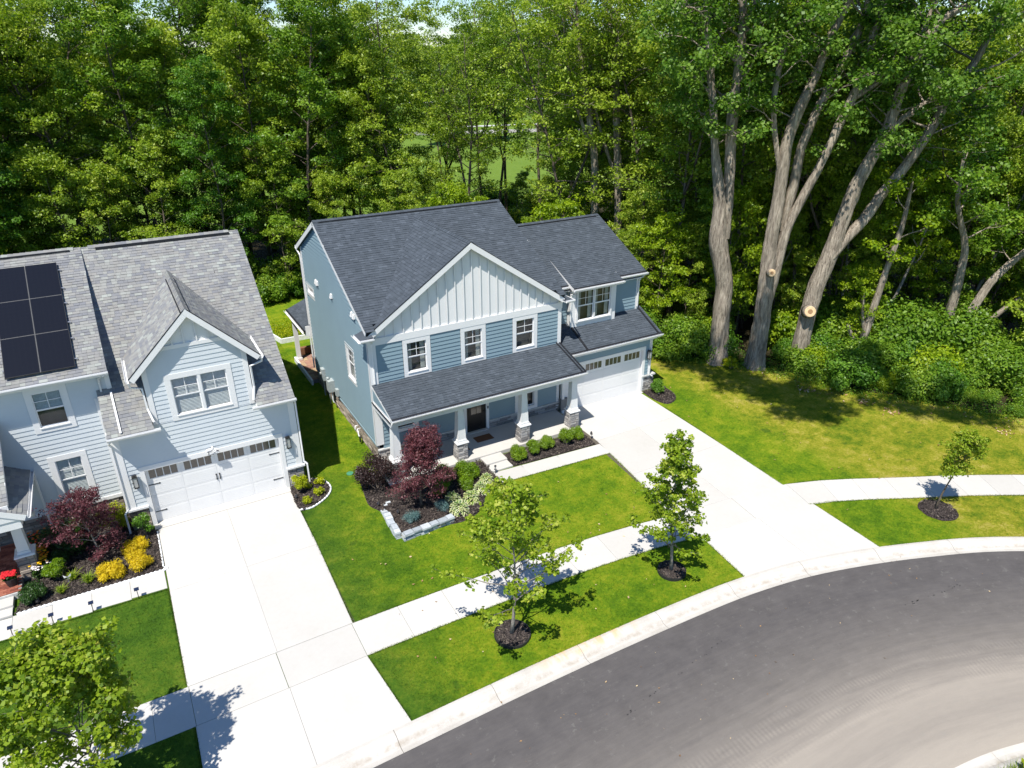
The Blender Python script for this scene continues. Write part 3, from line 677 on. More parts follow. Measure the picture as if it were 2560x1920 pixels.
# gable planes: left falls to -x, right falls to +x  (u runs along y, v up the slope)
Sgl = Slope((-.09, ye, ze), (0, 1, 0), (1, 0, gs)); Sgr = Slope((9.49, ye, ze), (0, 1, 0), (-1, 0, gs))
gp = [(0, 0), (max(.05, yv(ze)-ye), 0), (yb-ye, 4.79*gh), (0, 4.79*gh)]
Swn = sl_front(9.32, .88, 6.22, .48); hw = math.hypot(1, .48); ywr = 5.25; zwr = 6.22+.48*(ywr-.88)
polyw = [(0, 0), (5.93, 0), (5.93, (ywr-.88)*hw), (0, (ywr-.88)*hw)]
Swr = Slope((15.25, 9.6, zwr-.48*(9.6-ywr)), (-1, 0, 0), (0, -1, .48)); polywr = [(0, 0), (5.93, 0), (5.93, (9.6-ywr)*hw), (0, (9.6-ywr)*hw)]
# shed over the bay window: flatter, rises into the wing roof
yq = 2.9; zq = 6.22+.48*(yq-.88)+.0; bs = (zq-6.17)/(yq-.42)
Sb = sl_front(10.46, .42, 6.17, bs); polyb = [(0, 0), (2.95, 0), (2.95, (yq-.42)*math.hypot(1, bs)), (0, (yq-.42)*math.hypot(1, bs))]
# garage roof and porch roof
gsl = .469; Sg = sl_front(9.42, -.60, 3.34, gsl); polyg = [(0, 0), (5.92, 0), (5.92, 1.9*math.hypot(1, gsl)), (0, 1.9*math.hypot(1, gsl))]
psl = (3.80-3.16)/2.25; Sp = sl_front(-.02, -2.25, 3.16, psl); polyp = [(0, 0), (9.46, 0), (9.46, 2.26*math.hypot(1, psl)), (0, 2.26*math.hypot(1, psl))]
under_gable = lambda p: (p[2] < gl(p[0])-.06 and p[1] < yv(gl(p[0]))-.02 and p[1] > -.40 and .0 < p[0] < 9.4 and abs(p[2]-(zp(p[1])))<.05)
under_bay = lambda p: 10.5 < p[0] < 13.4 and .85 < p[1] < yq-.06 and abs(p[2]-(6.22+.48*(p[1]-.88))) < .04 and p[2] < 6.17+bs*(p[1]-.42)-.03
shingles(BH, [(Sm, polym), (Sm, polym_l), (Sm, polym_r), (Sr, polyr), (Sgl, gp), (Sgr, gp), (Swn, polyw), (Swr, polywr), (Sb, polyb), (Sg, polyg), (Sp, polyp)], SH, rng, nsingle=300, ex=(under_gable, under_bay))
def rake(S, u, v0, v1, out, w=.2, th=.03, off=.0):
    sh = Vector(out)*off
    a = [S.p(u, v0, -.004)+sh, S.p(u, v1, -.004)+sh, S.p(u, v1, -w)+sh, S.p(u, v0, -w)+sh]
    MB().prism(a, Vector(out)*-th).build('rake_board', W_, BH)
def drip(S, pts):
    """dark metal edge: narrow strip just above the shingles' rim"""
    m = MB()
    for (u0, v0, u1, v1, wd, nd) in pts:
        pass
def edge_strip(S, u0, v0, u1, v1, w, h=.03, mat='drip', name='drip_edge', parent=BH):
    d = Vector((u1-u0, v1-v0, 0)).normalized(); nx, ny = -d.y*w, d.x*w
    MB().hexa([S.p(u0, v0, .0), S.p(u1, v1, .0), S.p(u1+nx, v1+ny, .0), S.p(u0+nx, v0+ny, .0)], [S.p(u0, v0, h), S.p(u1, v1, h), S.p(u1+nx, v1+ny, h), S.p(u0+nx, v0+ny, h)]).build(name, MAT[mat], parent)
rake(Sm, -.0, -.0, hp(6.38), (-1, 0, 0)); rake(Sr, 9.66, 0, hp(9.97-YR), (-1, 0, 0)); rake(Sm, 9.66, 0, hp(6.38), (1, 0, 0))
rake(Sgl, 0, 0, 4.79*gh+.0, (0, -1, 0), .22, .035); rake(Sgr, 0, 0, 4.79*gh, (0, -1, 0), .22, .034, .004)
rake(Swn, 5.93, 0, (ywr-.88)*hw, (1, 0, 0)); rake(Sb, 0, 0, polyb[2][1]-.25, (-1, 0, 0), .17); rake(Sb, 2.95, 0, polyb[2][1]-.3, (1, 0, 0), .15)
rake(Sp, 0, 0, polyp[2][1], (-1, 0, 0), .12); rake(Sg, 5.92, 0, polyg[2][1], (1, 0, 0), .16)
edge_strip(Sgl, -.004, 0, -.004, 4.79*gh-.05, -.05, .026); edge_strip(Sgr, -.004, 0, -.004, 4.79*gh-.05, -.05, .026)
edge_strip(Sr, 9.66, 0, 9.66, hp(3.9), .09, .03)
for S, u0, u1 in ((Sg, 0, 5.92), (Sp, 0, 9.46), (Sb, 0, 2.95), (Swn, 0, 1.1), (Swn, 4.15, 5.93)): edge_strip(S, u0, -.03, u1, -.03, .085, .027)
edge_strip(Sp, 9.46, 0, 9.46, polyp[2][1], .06, .05); edge_strip(Sp, 9.30, 0, 9.30, polyp[2][1], .06, .05)
edge_strip(Sg, 5.74, 0, 5.74, polyg[2][1]-.1, .09, .05); edge_strip(Sg, 1.32, 0, 1.32, 1.62, .1, .05)
def ridge_caps(parent, p0, p1, n0, n1, mat, w=.14, step=.18, end_dark=True, name='ridge_cap'):
    """row of folded cap shingles, n0/n1 = downslope directions on both sides"""
    p0, p1 = Vector(p0), Vector(p1); L = (p1-p0).length; d = (p1-p0)/L; k = 0; n0, n1 = Vector(n0).normalized(), Vector(n1).normalized(); rr = random.Random(3)
    z = Vector((0, 0, 1))
    while k*step < L-.02:
        a = p0+d*k*step; b = p0+d*min(L, (k+1)*step+.03); h0, h1 = .062, .045; m = MB()
        m.v = [tuple(q) for q in (a+z*h0, a+n0*w+z*(h0-.012), a+n1*w+z*(h0-.012), b+z*h1, b+n0*w+z*(h1-.012), b+n1*w+z*(h1-.012), a+z*.0, a+n0*w, a+n1*w, b+n0*w, b+n1*w)]
        m.f = [(0, 1, 4, 3), (0, 3, 5, 2), (0, 2, 8, 6), (0, 6, 7, 1), (1, 7, 9, 4), (2, 5, 10, 8)]; m.t = [rr.random()]*6
        m.build(name, mat, parent); k += 1
fl, bl = (0, -1, -SL), (0, 1, -SL)
ridge_caps(BH, (-.14, YR, ZR), (9.5, YR, ZR), fl, bl, SH, .13, .2)
MB().box(.1, 9.3, YR-.17, YR-.125, ZR-.085, ZR-.01).build('ridge_vent', MAT['drip'], BH)
ridge_caps(BH, (9.5, ywr, zwr), (15.2, ywr, zwr), (0, -1, -.48), (0, 1, -.48), SH, .13, .2)
MB().box(9.7, 15.0, ywr-.17, ywr-.125, zwr-.085, zwr-.01).build('ridge_vent', MAT['drip'], BH)
ridge_caps(BH, (GX, ye, GZ), (GX, yb, GZ), (-1, 0, -gs), (1, 0, -gs), SH, .13, .2)
MB().box(GX+.13, GX+.18, ye+.1, yb-.9, GZ-.135, GZ-.04).build('ridge_vent', MAT['drip'], BH)
# soffits and fascia under the eaves
MB().box(9.4, 15.1, .9, 1.19, 5.93, 5.96).box(9.45, 15.08, -.55, -.21, 3.10, 3.13).build('soffit', W_, BH)
MB().box(9.42, 15.34, -.60, -.57, 3.16, 3.34).box(10.46, 13.41, .40, .43, 6.0, 6.17).box(9.4, 15.25, .865, .89, 6.07, 6.21).build('fascia', W_, BH)
gutter(BH, (9.45, -.605, 3.33), (15.36, -.605, 3.33), (0, -1, 0)); gutter(BH, (10.44, .395, 6.16), (13.45, .395, 6.16), (0, -1, 0))
gutter(BH, (9.5, .86, 6.2), (10.4, .86, 6.2), (0, -1, 0)); gutter(BH, (13.3, .86, 6.2), (15.3, .86, 6.2), (0, -1, 0))
gutter(BH, (-.04, -2.255, 3.15), (9.47, -2.255, 3.15), (0, -1, 0)); gutter(BH, (9.5, 9.98, zp(9.97)), (-.16, 9.98, zp(9.97)), (0, 1, 0))
# small eave returns at the gable feet
for (x0, x1, gu) in ((-.46, .10, -1), (9.36, 9.86, 1)):
    MB().hexa([(x0, -.46, 5.97), (x1, -.46, 5.97), (x1, .34, 5.97), (x0, .34, 5.97)], [(x0, -.46, 6.02), (x1, -.46, 6.02), (x1, .34, 6.02), (x0, .34, 6.02)]).build('eave_return', W_, BH)
    zi = 6.20
    a = [(x0, -.46, 6.03), (x1, -.46, 6.03 if gu > 0 else 6.12), (x1, .34, 6.22 if gu < 0 else 6.03), (x0, .34, 6.03 if gu < 0 else 6.22)]
    MB().hexa([(p[0], p[1], 6.021) for p in a], [tuple(p) for p in a], .6).build('return_roofing', SH, BH)
gutter(BH, (-.46, .34, 6.06), (-.46, -.48, 6.06), (-1, 0, 0)); gutter(BH, (-.47, -.48, 6.06), (.12, -.48, 6.06), (0, -1, 0)); gutter(BH, (9.40, -.48, 6.06), (9.86, -.48, 6.06), (0, -1, 0))
downspout(BH, [(.06, -.5, 5.98), (.12, -.3, 5.88), (.12, -.06, 5.7), (.12, -.06, 3.85)])
downspout(BH, [(15.2, .80, 6.12), (15.1, 1.1, 5.9), (15.0, 1.12, 5.7), (15.0, 1.12, 4.32)]); downspout(BH, [(15.25, -.66, 3.24), (15.12, -.3, 3.05), (15.0, -.27, 2.9), (15.0, -.27, .95), (15.2, -.3, .8)])
downspout(BH, [(10.5, .35, 6.05), (10.6, .6, 5.85), (10.56, .80, 5.8), (10.56, .80, 4.15)]); downspout(BH, [(9.9, -.45, 6.0), (10.2, .7, 5.8), (10.2, 1.1, 5.6)])
downspout(BH, [(-.15, 10.05, zp(9.97)-.1), (-.08, 9.6, zp(9.97)-.4), (-.07, 9.56, 6.8), (-.07, 9.56, 3.4)]); downspout(BH, [(-.1, 9.6, 2.9), (-.1, 9.6, .9)])
# --- wing: upper wall and bay
siding(BH, FW, [(9.5, 3.9), (10.6, 3.9), (10.6, 5.93), (9.5, 5.93)], [], B_); siding(BH, FW, [(13.3, 3.9), (14.92, 3.9), (14.92, 5.93), (13.3, 5.93)], [], B_)
MB().fb(FW, 14.90, 15.08, 4.1, 5.95, -.03, .03).build('corner_board', W_, BH); MB().fb(FW, 9.95, 10.12, 4.1, 5.95, -.03, .03).build('corner_board', W_, BH)
MB().box(10.64, 10.68, .88, 1.25, 3.95, 6.0).build('bay_wall', W_, BH); MB().box(13.28, 13.32, .88, 1.25, 3.95, 6.0).build('bay_wall', W_, BH); MB().box(10.7, 13.26, 1.3, 1.6, 4.0, 6.0).build('wall_core', MAT['backing'], BH)
FB = Frame((0, .86, 0), (1, 0, 0), (0, -1, 0))
MB().fb(FB, 10.62, 10.95, 4.02, 6.0, -.02, .02).fb(FB, 13.0, 13.33, 4.02, 6.0, -.02, .02).fb(FB, 10.95, 13.0, 5.86, 6.0, -.02, .018).fb(FB, 10.95, 13.0, 3.98, 4.30, -.02, .018).build('bay_trim', W_, BH)
window(BH, Frame((0, .80, 0), (1, 0, 0), (0, -1, 0)), 10.90, 13.05, 4.25, 5.95, tw=.09, units=2, inside='curtain', mull=.08)
# --- garage front
siding(BH, FG, [(9.45, 2.62), (15.05, 2.62), (15.05, 3.14), (9.45, 3.14)], [], B_); siding(BH, FG, [(14.66, .95), (14.95, .95), (14.95, 2.62), (14.66, 2.62)], [], B_)
m = MB().fb(FG, 9.52, 14.68, 2.42, 2.60, -.14, .03).fb(FG, 14.53, 14.68, .02, 2.42, -.14, .03).fb(FG, 9.52, 9.66, .02, 2.42, -.14, .03); m.build('door_trim', W_, BH)
MB().fb(FG, 14.92, 15.09, .95, 3.12, -.03, .031).build('corner_board', W_, BH)
MB().box(9.55, 14.6, -.40, -.04, .0, .020).build('threshold', MAT['concrete'], BH)
garage_door(BH, FG, 9.66, 14.53, 2.42, rng, hardware=False)
lantern(BH, FG, 14.86, 1.9)
MB().fb(FG, 14.6, 15.38, .0, .86, -.5, -.03).build('pier_core', MAT['mortar'], BH)
MB().fb(FG, 14.56, 15.42, .86, .93, -.55, .09).build('pier_cap', MAT['cap'], BH)
stones(BH, FG, 14.62, 15.36, 0, .86, MAT['stone'], rng, .09, .14, .18, .34)
# --- porch wall, door and windows
FP = FF
siding(BH, FP, [(.28, .66), (9.32, .66), (9.32, 3.05), (.28, 3.05)], [(.83, 1.93, 1.25, 3.0), (4.24, 5.5, .0, 2.5), (6.98, 8.18, .6, 2.5)], B_)
window(BH, FP, .80, 1.97, 1.25, 2.05, tw=.17, grille=False, split=False); window(BH, FP, 6.95, 8.21, .64, 2.42, tw=.19, inside='room')
MB().fb(FP, 9.31, 9.47, .3, 3.1, -.05, .03).fb(FP, 4.22, 4.36, .2, 2.45, -.1, .035).fb(FP, 5.38, 5.53, .2, 2.45, -.1, .035).fb(FP, 4.22, 5.53, 2.40, 2.55, -.1, .037).build('door_trim', W_, BH)
dr = MB().fb(FP, 4.37, 5.37, .26, 2.40, -.1, -.02).build('front_door', MAT['blackdoor'], BH)
MB().fb(FP, 4.47, 4.60, .34, 2.32, -.02, -.004).fb(FP, 5.14, 5.27, .34, 2.32, -.02, -.004).fb(FP, 4.60, 5.14, .34, .46, -.02, -.005).fb(FP, 4.60, 5.14, .98, 1.14, -.02, -.005).fb(FP, 4.60, 5.14, 2.2, 2.32, -.02, -.005).fb(FP, 4.86, 4.885, 1.14, 2.2, -.02, -.006).fb(FP, 4.60, 4.86, 1.66, 1.685, -.02, -.006).fb(FP, 4.885, 5.14, 1.66, 1.685, -.02, -.006).build('door_frame', MAT['blackdoor'], dr)
for (a, b) in ((4.60, 4.86), (4.885, 5.14)):
    for (c, e) in ((1.14, 1.66), (1.685, 2.2)): MB().fb(FP, a, b, c, e, -.018, -.012).build('pane', MAT['doorglass'] if 'doorglass' in MAT else MAT['glassbrown'], dr)
MB().tube([FP.p(5.3, 1.2, -.02), FP.p(5.3, 1.2, .06)], .03, 8).tube([FP.p(5.3, 1.2, .05), FP.p(5.2, 1.2, .05)], .014, 6).build('door_handle', MAT['black'], dr)
MB().fb(FP, 4.34, 5.42, .21, .262, -.1, .14).build('threshold', MAT['concrete'], BH)
MB().fb(FP, 5.44, 5.49, 1.30, 1.42, .035, .06).build('doorbell', MAT['black'], BH)
for (a, b) in ((.0, 4.2), (5.55, 9.5)):
    MB().fb(FP, a, b, .02, .60, -.1, -.02).build('wainscot_core', MAT['mortar'], BH)
    MB().fb(FP, a, b, .60, .655, -.1, .085).build('wainscot_cap', MAT['cap'], BH)
    stones(BH, FP, max(a, .02), b, .2, .60, MAT['stone'], rng, .11, .16, .28, .6)
MB().box(9.46, 9.9, -.26, .05, .2, .8).build('pier_core', MAT['mortar'], BH)
# porch slab, beam, ceiling, columns
MB().box(-.3, 9.30, -2.12, -.02, .02, .205).build('porch_slab', MAT['concrete'], BH)
MB().box(.02, 9.36, -2.05, -.06, 2.92, 2.95).build('porch_ceiling', W_, BH)
MB().box(-.02, 9.40, -2.02, -1.78, 2.72, 3.08).box(-.02, .2, -1.78, -.03, 2.72, 3.08).box(9.2, 9.40, -1.78, -.03, 2.72, 3.08).build('porch_beam', W_, BH)
MB().box(-.02, 9.44, -2.245, -2.215, 2.98, 3.14).build('fascia', W_, BH)
MB().prism([(-.01, -.02, 2.95), (-.01, -.02, 3.70), (-.01, -2.2, 3.1), (-.01, -2.2, 2.95)], (.04, 0, 0)).build('porch_gable_panel', B_, BH)
MB().box(-.06, -.02, -2.22, -.02, 2.90, 3.0).build('porch_gable_trim', W_, BH)
MB().hexa([(-.1, -2.2, 3.0), (-.05, -2.2, 3.0), (-.05, -.02, 3.0), (-.1, -.02, 3.0)], [(-.1, -2.2, 3.03), (-.05, -2.2, 3.03), (-.05, -.02, 3.03), (-.1, -.02, 3.03)]).build('drip_edge', MAT['drip'], BH)
for cx in (.22, 3.20, 6.38, 9.10): taper_column(BH, cx, -1.72, .0, 1.08, 2.74, .235, .19, .125, rng, MAT['stone'])
MB().box(9.33, 9.55, -2.0, -1.98, 0.0, .02).build('porch_step_edge', MAT['concrete'], BH)
# steps to the walk
MB().box(3.95, 4.98, -2.75, -2.125, .01, .145).build('step', MAT['concrete'], BH); MB().box(3.93, 4.96, -3.28, -2.755, .01, .075).build('step', MAT['concrete'], BH)
# rear patio cover, post, paver floor and box steps
S2 = Slope((-.42, 9.6, 3.02), (0, 1, 0), (1, 0, .42)); pp = [(0, 0), (3.9, 0), (3.9, 3.3), (0, 3.3)]
tb = shingle_rows(S2, pp, rng); m = MB()
for P_, t in tb: add_tab(m, P_, t)
m.build('patio_shingles', SH, BH, kind='stuff'); MB().prism([S2.p(u, v, -.006) for u, v in inset(pp, .04)], S2.n*-.12).build('roof_deck', MAT['deck'], BH)
gutter(BH, (-.42, 13.5, 3.02), (-.42, 9.58, 3.02), (-1, 0, 0)); MB().box(-.3, 1.5, 9.58, 9.62, 2.75, 3.3).build('patio_fascia', W_, BH)
edge_strip(S2, 0, 0, 3.9, 0, .1, .04)
MB().box(-.3, -.08, 12.6, 12.82, .2, 2.95).build('patio_post', W_, BH); MB().box(-.35, -.03, 12.55, 12.87, .18, .34).build('post_base', W_, BH)
MB().box(-.3, -.1, 9.7, 13.4, 2.75, 2.95).build('patio_beam', W_, BH)
MB().box(-.42, -.32, 9.3, 13.0, .0, .30).build('patio_curb', MAT['edging'], BH)
MB().box(-.32, 4.0, 9.5, 13.2, .0, .19).build('patio_base', MAT['mortar'], BH)
k = 0
for i in range(16):
    for j in range(14):
        x0 = -.31+i*.28; y0 = 9.52+j*.26
        if k < 120: MB().box(x0+.006, x0+.27, y0+.006, y0+.25, .18, .205+rng.random()*.008, rng.random()).build('paver', MAT['paver'], BH); k += 1
st = MB()
for j in range(3): st.box(.05+.0, 1.3, 13.3+.28*j, 13.56+.28*j, .2, .62-.13*j)
st.build('wooden_step', MAT['wood'], BH)
# ================================================================ GREY HOUSE (left)
OX = -8.98
GH = empty('grey_house', (OX, 0, 0), 'pale grey house with mottled shingle roof, steep dormer and wide white garage door', 'house')
GR, SG = MAT['grey'], MAT['shingle_grey']
rng = random.Random(19)
G0 = Frame((OX, 0, 0), (1, 0, 0), (0, -1, 0)); GL = Frame((0, 1.16, 0), (1, 0, 0), (0, -1, 0))
gs1 = .719; zg = lambda y: 4.285+gs1*(y+.513) if y < 6.62 else 9.414-gs1*(y-6.62)
GYR = 6.62; GZR = 9.414
ls = .527; zl = lambda y: 6.32+ls*(y-.726) if y < GYR else 9.42-ls*(y-GYR)
# bodies
m = MB(); m.prism([(OX-.75, .48, .02), (OX-.75, .48, 4.2), (OX-.75, GYR, 8.95), (OX-.75, 12.6, 4.7), (OX-.75, 12.6, .02)], (6.38, 0, 0))
m.prism([(OX+.72, .48, 4.0), (OX+4.2, .48, 4.0), (OX+4.2, .48, 6.2), (OX+2.47, .48, 7.9), (OX+.72, .48, 6.2)], (0, 2.6, 0))
m.prism([(-25, 1.66, .02), (-25, 1.66, 6.2), (-25, GYR, 9.0), (-25, 12.5, 5.9), (-25, 12.5, .02)], (25+OX-.5, 0, 0))
m.prism([(OX-.6, .07, 2.66), (OX+5.5, .07, 2.66), (OX+5.5, .07, 4.1), (OX-.6, .07, 4.1)], (0, .38, 0))
m.build('wall', MAT['backing'], GH)
G_R = Frame((OX+5.67, 0, 0), (0, 1, 0), (1, 0, 0))
siding(GH, G_R, [(0, .9), (12.6, .9), (12.6, 4.7), (GYR, GZR-.25), (0, 4.3)], [], GR, lap=.019)
MB().box(OX+5.5, OX+5.66, .05, 12.6, .0, .9).build('foundation', MAT['mortar'], GH)
# garage / dormer wall
siding(GH, G0, [(-.6, .98), (5.5, .98), (5.5, 4.22), (-.6, 4.22)], [(-.14, 5.02, 0, 2.6)], GR, lap=.019)
siding(GH, G0, [(.80, 4.22), (4.1, 4.22), (4.1, 6.62), (3.64, 7.08), (1.30, 7.08), (.80, 6.62)], [(1.4, 3.6, 4.2, 6.02)], GR, lap=.019)
for q in ((-.84, -.57, .9, 4.2), (5.45, 5.70, .9, 4.2), (.66, .84, 4.2, 6.5), (4.08, 4.26, 4.2, 6.5)): MB().fb(G0, *q, -.1, .036).build('corner_board', W_, GH)
MB().prism([G0.p(1.25, 7.02, -.02), G0.p(3.69, 7.02, -.02), G0.p(3.69, 7.06, -.02), G0.p(2.47, 8.28, -.02), G0.p(1.25, 7.06, -.02)], (0, .04, 0)).build('gable_panel', W_, GH)
MB().fb(G0, 1.3, 3.65, 6.98, 7.12, -.03, .036).build('band_board', W_, GH)
for x in (1.85, 2.25, 2.68, 3.08): MB().fb(G0, x-.022, x+.022, 7.12, 8.28-abs(x-2.47)*.97-.02, .018, .04).build('batten', W_, GH)
window(GH, G0, 1.33, 3.64, 4.18, 6.03, tw=.2, units=2, inside='blinds')
window(GH, GL, -12.01, -10.72, 4.28, 6.0, tw=.2, inside='halfblinds'); window(GH, GL, -11.94, -10.71, 1.14, 3.27, tw=.2, inside='blinds')
siding(GH, GL, [(-25, 1.1), (OX-.86, 1.1), (OX-.86, 6.2), (-25, 6.2)], [(-11.98, -10.74, 4.3, 6.0), (-11.92, -10.73, 1.16, 3.25)], GR, lap=.019)
MB().fb(GL, OX-1.0, OX-.84, 1.05, 5.2, -.06, .034).build('corner_board', W_, GH); MB().fb(GL, OX-.52, OX-.36, 5.2, 6.3, -.06, .034).build('corner_board', W_, GH)
siding(GH, GL, [(OX-.88, 5.0), (OX-.5, 5.0), (OX-.5, 6.2), (OX-.88, 6.2)], [], GR, lap=.019)
MB().prism([(OX-.46, 1.2, 5.3), (OX-.46, 1.2, 6.45), (OX-.46, 6.5, 9.25), (OX-.46, 6.5, 9.1)], (.05, 0, 0)).build('side_wall', GR, GH)
MB().fb(GL, -25, OX-.84, .98, 1.12, -.08, .05).build('water_table', W_, GH)
MB().fb(GL, -25, OX-.84, .0, .98, -.12, -.03).build('foundation', MAT['mortar'], GH)
stones(GH, GL, -15.5, OX-.84, .05, .98, MAT['tanstone'], rng, .11, .16, .25, .5, 'ledge_stone', -.03)
F_s = Frame((OX-.83, 1.16, 0), (0, -1, 0), (-1, 0, 0)); siding(GH, F_s, [(0, .95), (1.16, .95), (1.16, 4.2), (0, 5.2)], [], GR, lap=.019)
# garage trim, door, lights, stone piers
MB().fb(G0, -.18, 5.06, 2.43, 2.62, -.14, .036).fb(G0, -.18, -.02, .0, 2.43, -.16, .036).fb(G0, 4.90, 5.06, .0, 2.43, -.16, .036).build('door_trim', W_, GH)
garage_door(GH, G0, -.02, 4.90, 2.43, rng)
lantern(GH, G0, -.38, 1.9, .52); lantern(GH, G0, 5.24, 1.95, .52)
MB().fb(G0, -.86, -.2, .0, .90, -.4, -.02).fb(G0, 5.08, 5.72, .0, .90, -.4, -.02).build('pier_core', MAT['mortar'], GH)
for q in ((-.92, -.17), (5.03, 5.77)): MB().fb(G0, *q, .90, .98, -.4, .12).build('pier_cap', W_, GH)
stones(GH, G0, -.86, -.19, 0, .9, MAT['tanstone'], rng, .12, .18, .16, .34); stones(GH, G0, 5.08, 5.71, 0, .9, MAT['stone'], rng, .12, .18, .16, .34)
MB().box(OX-.15, OX+5.04, -.36, .17, .0, .028).build('threshold', MAT['concrete'], GH)
# white wreath of artificial flowers over the middle of the door header
wv = MB(); rw = random.Random(4)
for k in range(70):
    a = rw.uniform(0, 6.28); r = rw.uniform(0, .17); c = G0.p(2.42+r*math.cos(a)*1.3, 2.62+r*math.sin(a)*.9, .09+rw.uniform(-.03, .08)); s_ = rw.uniform(.02, .05)
    wv.hexa([c+Vector((-s_, -s_, -s_*.5)), c+Vector((s_, -s_, 0)), c+Vector((s_, s_, -s_*.3)), c+Vector((-s_, s_, 0))], [c+Vector((-s_*.6, -s_, s_)), c+Vector((s_, -s_*.5, s_*.7)), c+Vector((s_*.5, s_, s_)), c+Vector((-s_, s_*.6, s_*.8))])
WR = wv.build('flower_ornament', MAT['white'], GH)
for k in range(9):
    c = G0.p(2.42+rw.uniform(-.12, .2), 2.56+rw.uniform(-.1, .08), .17); MB().box(c.x-.014, c.x+.014, c.y-.01, c.y+.01, c.z-.025, c.z+.03).build('dark_bud', MAT['leaf_purple'], WR)
def text_part(s, size, F, u, z, d, mat, parent, name):
    cu = bpy.data.curves.new('t', 'FONT'); cu.body = s; cu.size = size; cu.extrude = .006; ob = bpy.data.objects.new('t', cu); COL.objects.link(ob)
    bpy.context.view_layer.update(); me = bpy.data.meshes.new_from_object(ob.evaluated_get(bpy.context.evaluated_depsgraph_get())); bpy.data.objects.remove(ob)
    me.materials.clear(); me.materials.append(mat); o = bpy.data.objects.new(name, me); COL.objects.link(o)
    M = Matrix((F.u, F.v, F.n)).transposed().to_4x4(); M.translation = F.p(u, z, d); me.transform(M); o.parent = parent; o.matrix_parent_inverse = inv_of(parent); return o
text_part('508', .17, G0, 2.22, 2.45, .042, MAT['alu'], GH, 'house_number')
# roofs
h1 = math.hypot(1, gs1); Sa = Slope((OX-.87, -.513, 4.285), (1, 0, 0), (0, 1, gs1)); LA = (GYR+.513)*h1
pa = [(0, 0), (6.56, 0), (6.56, LA), (.0, LA)]
Sbk = Slope((OX+5.69, GYR+6.6, 9.414-gs1*6.6), (-1, 0, 0), (0, -1, gs1)); pbk = [(0, 0), (6.3, 0), (6.3, 6.6*h1), (0, 6.6*h1)]
h2 = math.hypot(1, ls); Sll = Slope((-20, .726, 6.32), (1, 0, 0), (0, 1, ls)); LL = (GYR-.726)*h2; xe = 20+OX-.36
pll = [(0, 0), (xe, 0), (xe, LL), (0, LL)]
Slb = Slope((OX-.36, 13.2, 9.42-ls*(13.2-GYR)), (-1, 0, 0), (0, -1, ls)); plb = [(0, 0), (xe, 0), (xe, (13.2-GYR)*h2), (0, (13.2-GYR)*h2)]
DX = OX+2.47; dz = 8.42; dye = -.28; dxl = OX+.24; dxr = OX+4.72; dze = 6.2; dsl = (dz-dze)/(DX-dxl); hd = math.hypot(1, dsl)
ybk = -.513+(dz-4.285)/gs1; ybe = -.513+(dze-4.285)/gs1
Sd1 = Slope((dxl, dye, dze), (0, 1, 0), (1, 0, dsl)); Sd2 = Slope((dxr, dye, dze), (0, 1, 0), (-1, 0, dsl))
pd = [(0, 0), (ybe-dye, 0), (ybk-dye, (DX-dxl)*hd), (0, (DX-dxl)*hd)]
in_dormer = lambda p: (abs(p[2]-zg(p[1])) < .05 and (OX+.8 < p[0] < OX+4.1) and p[1] < ybe) or (abs(p[2]-zg(p[1])) < .05 and p[2] < dz-dsl*abs(p[0]-DX)-.05 and OX+.3 < p[0] < OX+4.6 and p[1] > ybe)
under_left = lambda p: p[0] < OX-.5 and p[1] > 1.3 and abs(p[2]-zg(p[1])) < .05
# the main slope is split where the dormer wall comes through it
pa1 = [(0, 0), (1.55, 0), (1.55, .513*h1+.02), (0, .513*h1+.02)]
tabs_deck = [(Sa, [(0, 0), (1.52, 0), (1.52, LA), (0, LA)]), (Sa, [(5.12, 0), (6.56, 0), (6.56, LA), (5.12, LA)]), (Sa, [(1.52, (2.2)*h1), (5.12, 2.2*h1), (5.12, LA), (1.52, LA)])]
shingles(GH, tabs_deck+[(Sbk, pbk), (Sll, pll), (Slb, plb), (Sd1, pd), (Sd2, pd)], SG, rng, nsingle=300, ex=(in_dormer, under_left))
def rk(S, u, v0, v1, out, w=.2, th=.03, off=.0):
    sh = Vector(out)*off; a = [S.p(u, v0, -.004)+sh, S.p(u, v1, -.004)+sh, S.p(u, v1, -w)+sh, S.p(u, v0, -w)+sh]
    MB().prism(a, Vector(out)*-th).build('rake_board', W_, GH)
rk(Sa, 6.56, 0, LA, (1, 0, 0)); rk(Sbk, 0, 0, 6.6*h1, (1, 0, 0)); rk(Sll, xe, 0, LL, (1, 0, 0), .2); rk(Sa, 0, 0, 2.0, (-1, 0, 0), .15)
rk(Sd1, 0, 0, (DX-dxl)*hd, (0, -1, 0), .2, .035); rk(Sd2, 0, 0, (DX-dxl)*hd, (0, -1, 0), .2, .034, .004)
edge_strip(Sd1, -.004, 0, -.004, (DX-dxl)*hd-.04, -.05, .026, parent=GH); edge_strip(Sd2, -.004, 0, -.004, (DX-dxl)*hd-.04, -.05, .026, parent=GH)
ridge_caps(GH, (OX-.1, GYR, GZR), (OX+5.3, GYR, GZR), (0, -1, -gs1), (0, 1, -gs1), SG, .15, .2)
MB().box(OX+.15, OX+5.3, GYR-.20, GYR-.14, GZR-.14, GZR-.02).build('ridge_vent', MAT['drip'], GH)
ridge_caps(GH, (-20, GYR, 9.42), (OX-.6, GYR, 9.42), (0, -1, -ls), (0, 1, -ls), SG, .15, .2)
MB().box(-20, OX-.75, GYR-.20, GYR-.14, 9.42-.12, 9.42-.01).build('ridge_vent', MAT['drip'], GH)
ridge_caps(GH, (DX, dye, dz), (DX, ybk-.1, dz), (-1, 0, -dsl), (1, 0, -dsl), SG, .14, .16)
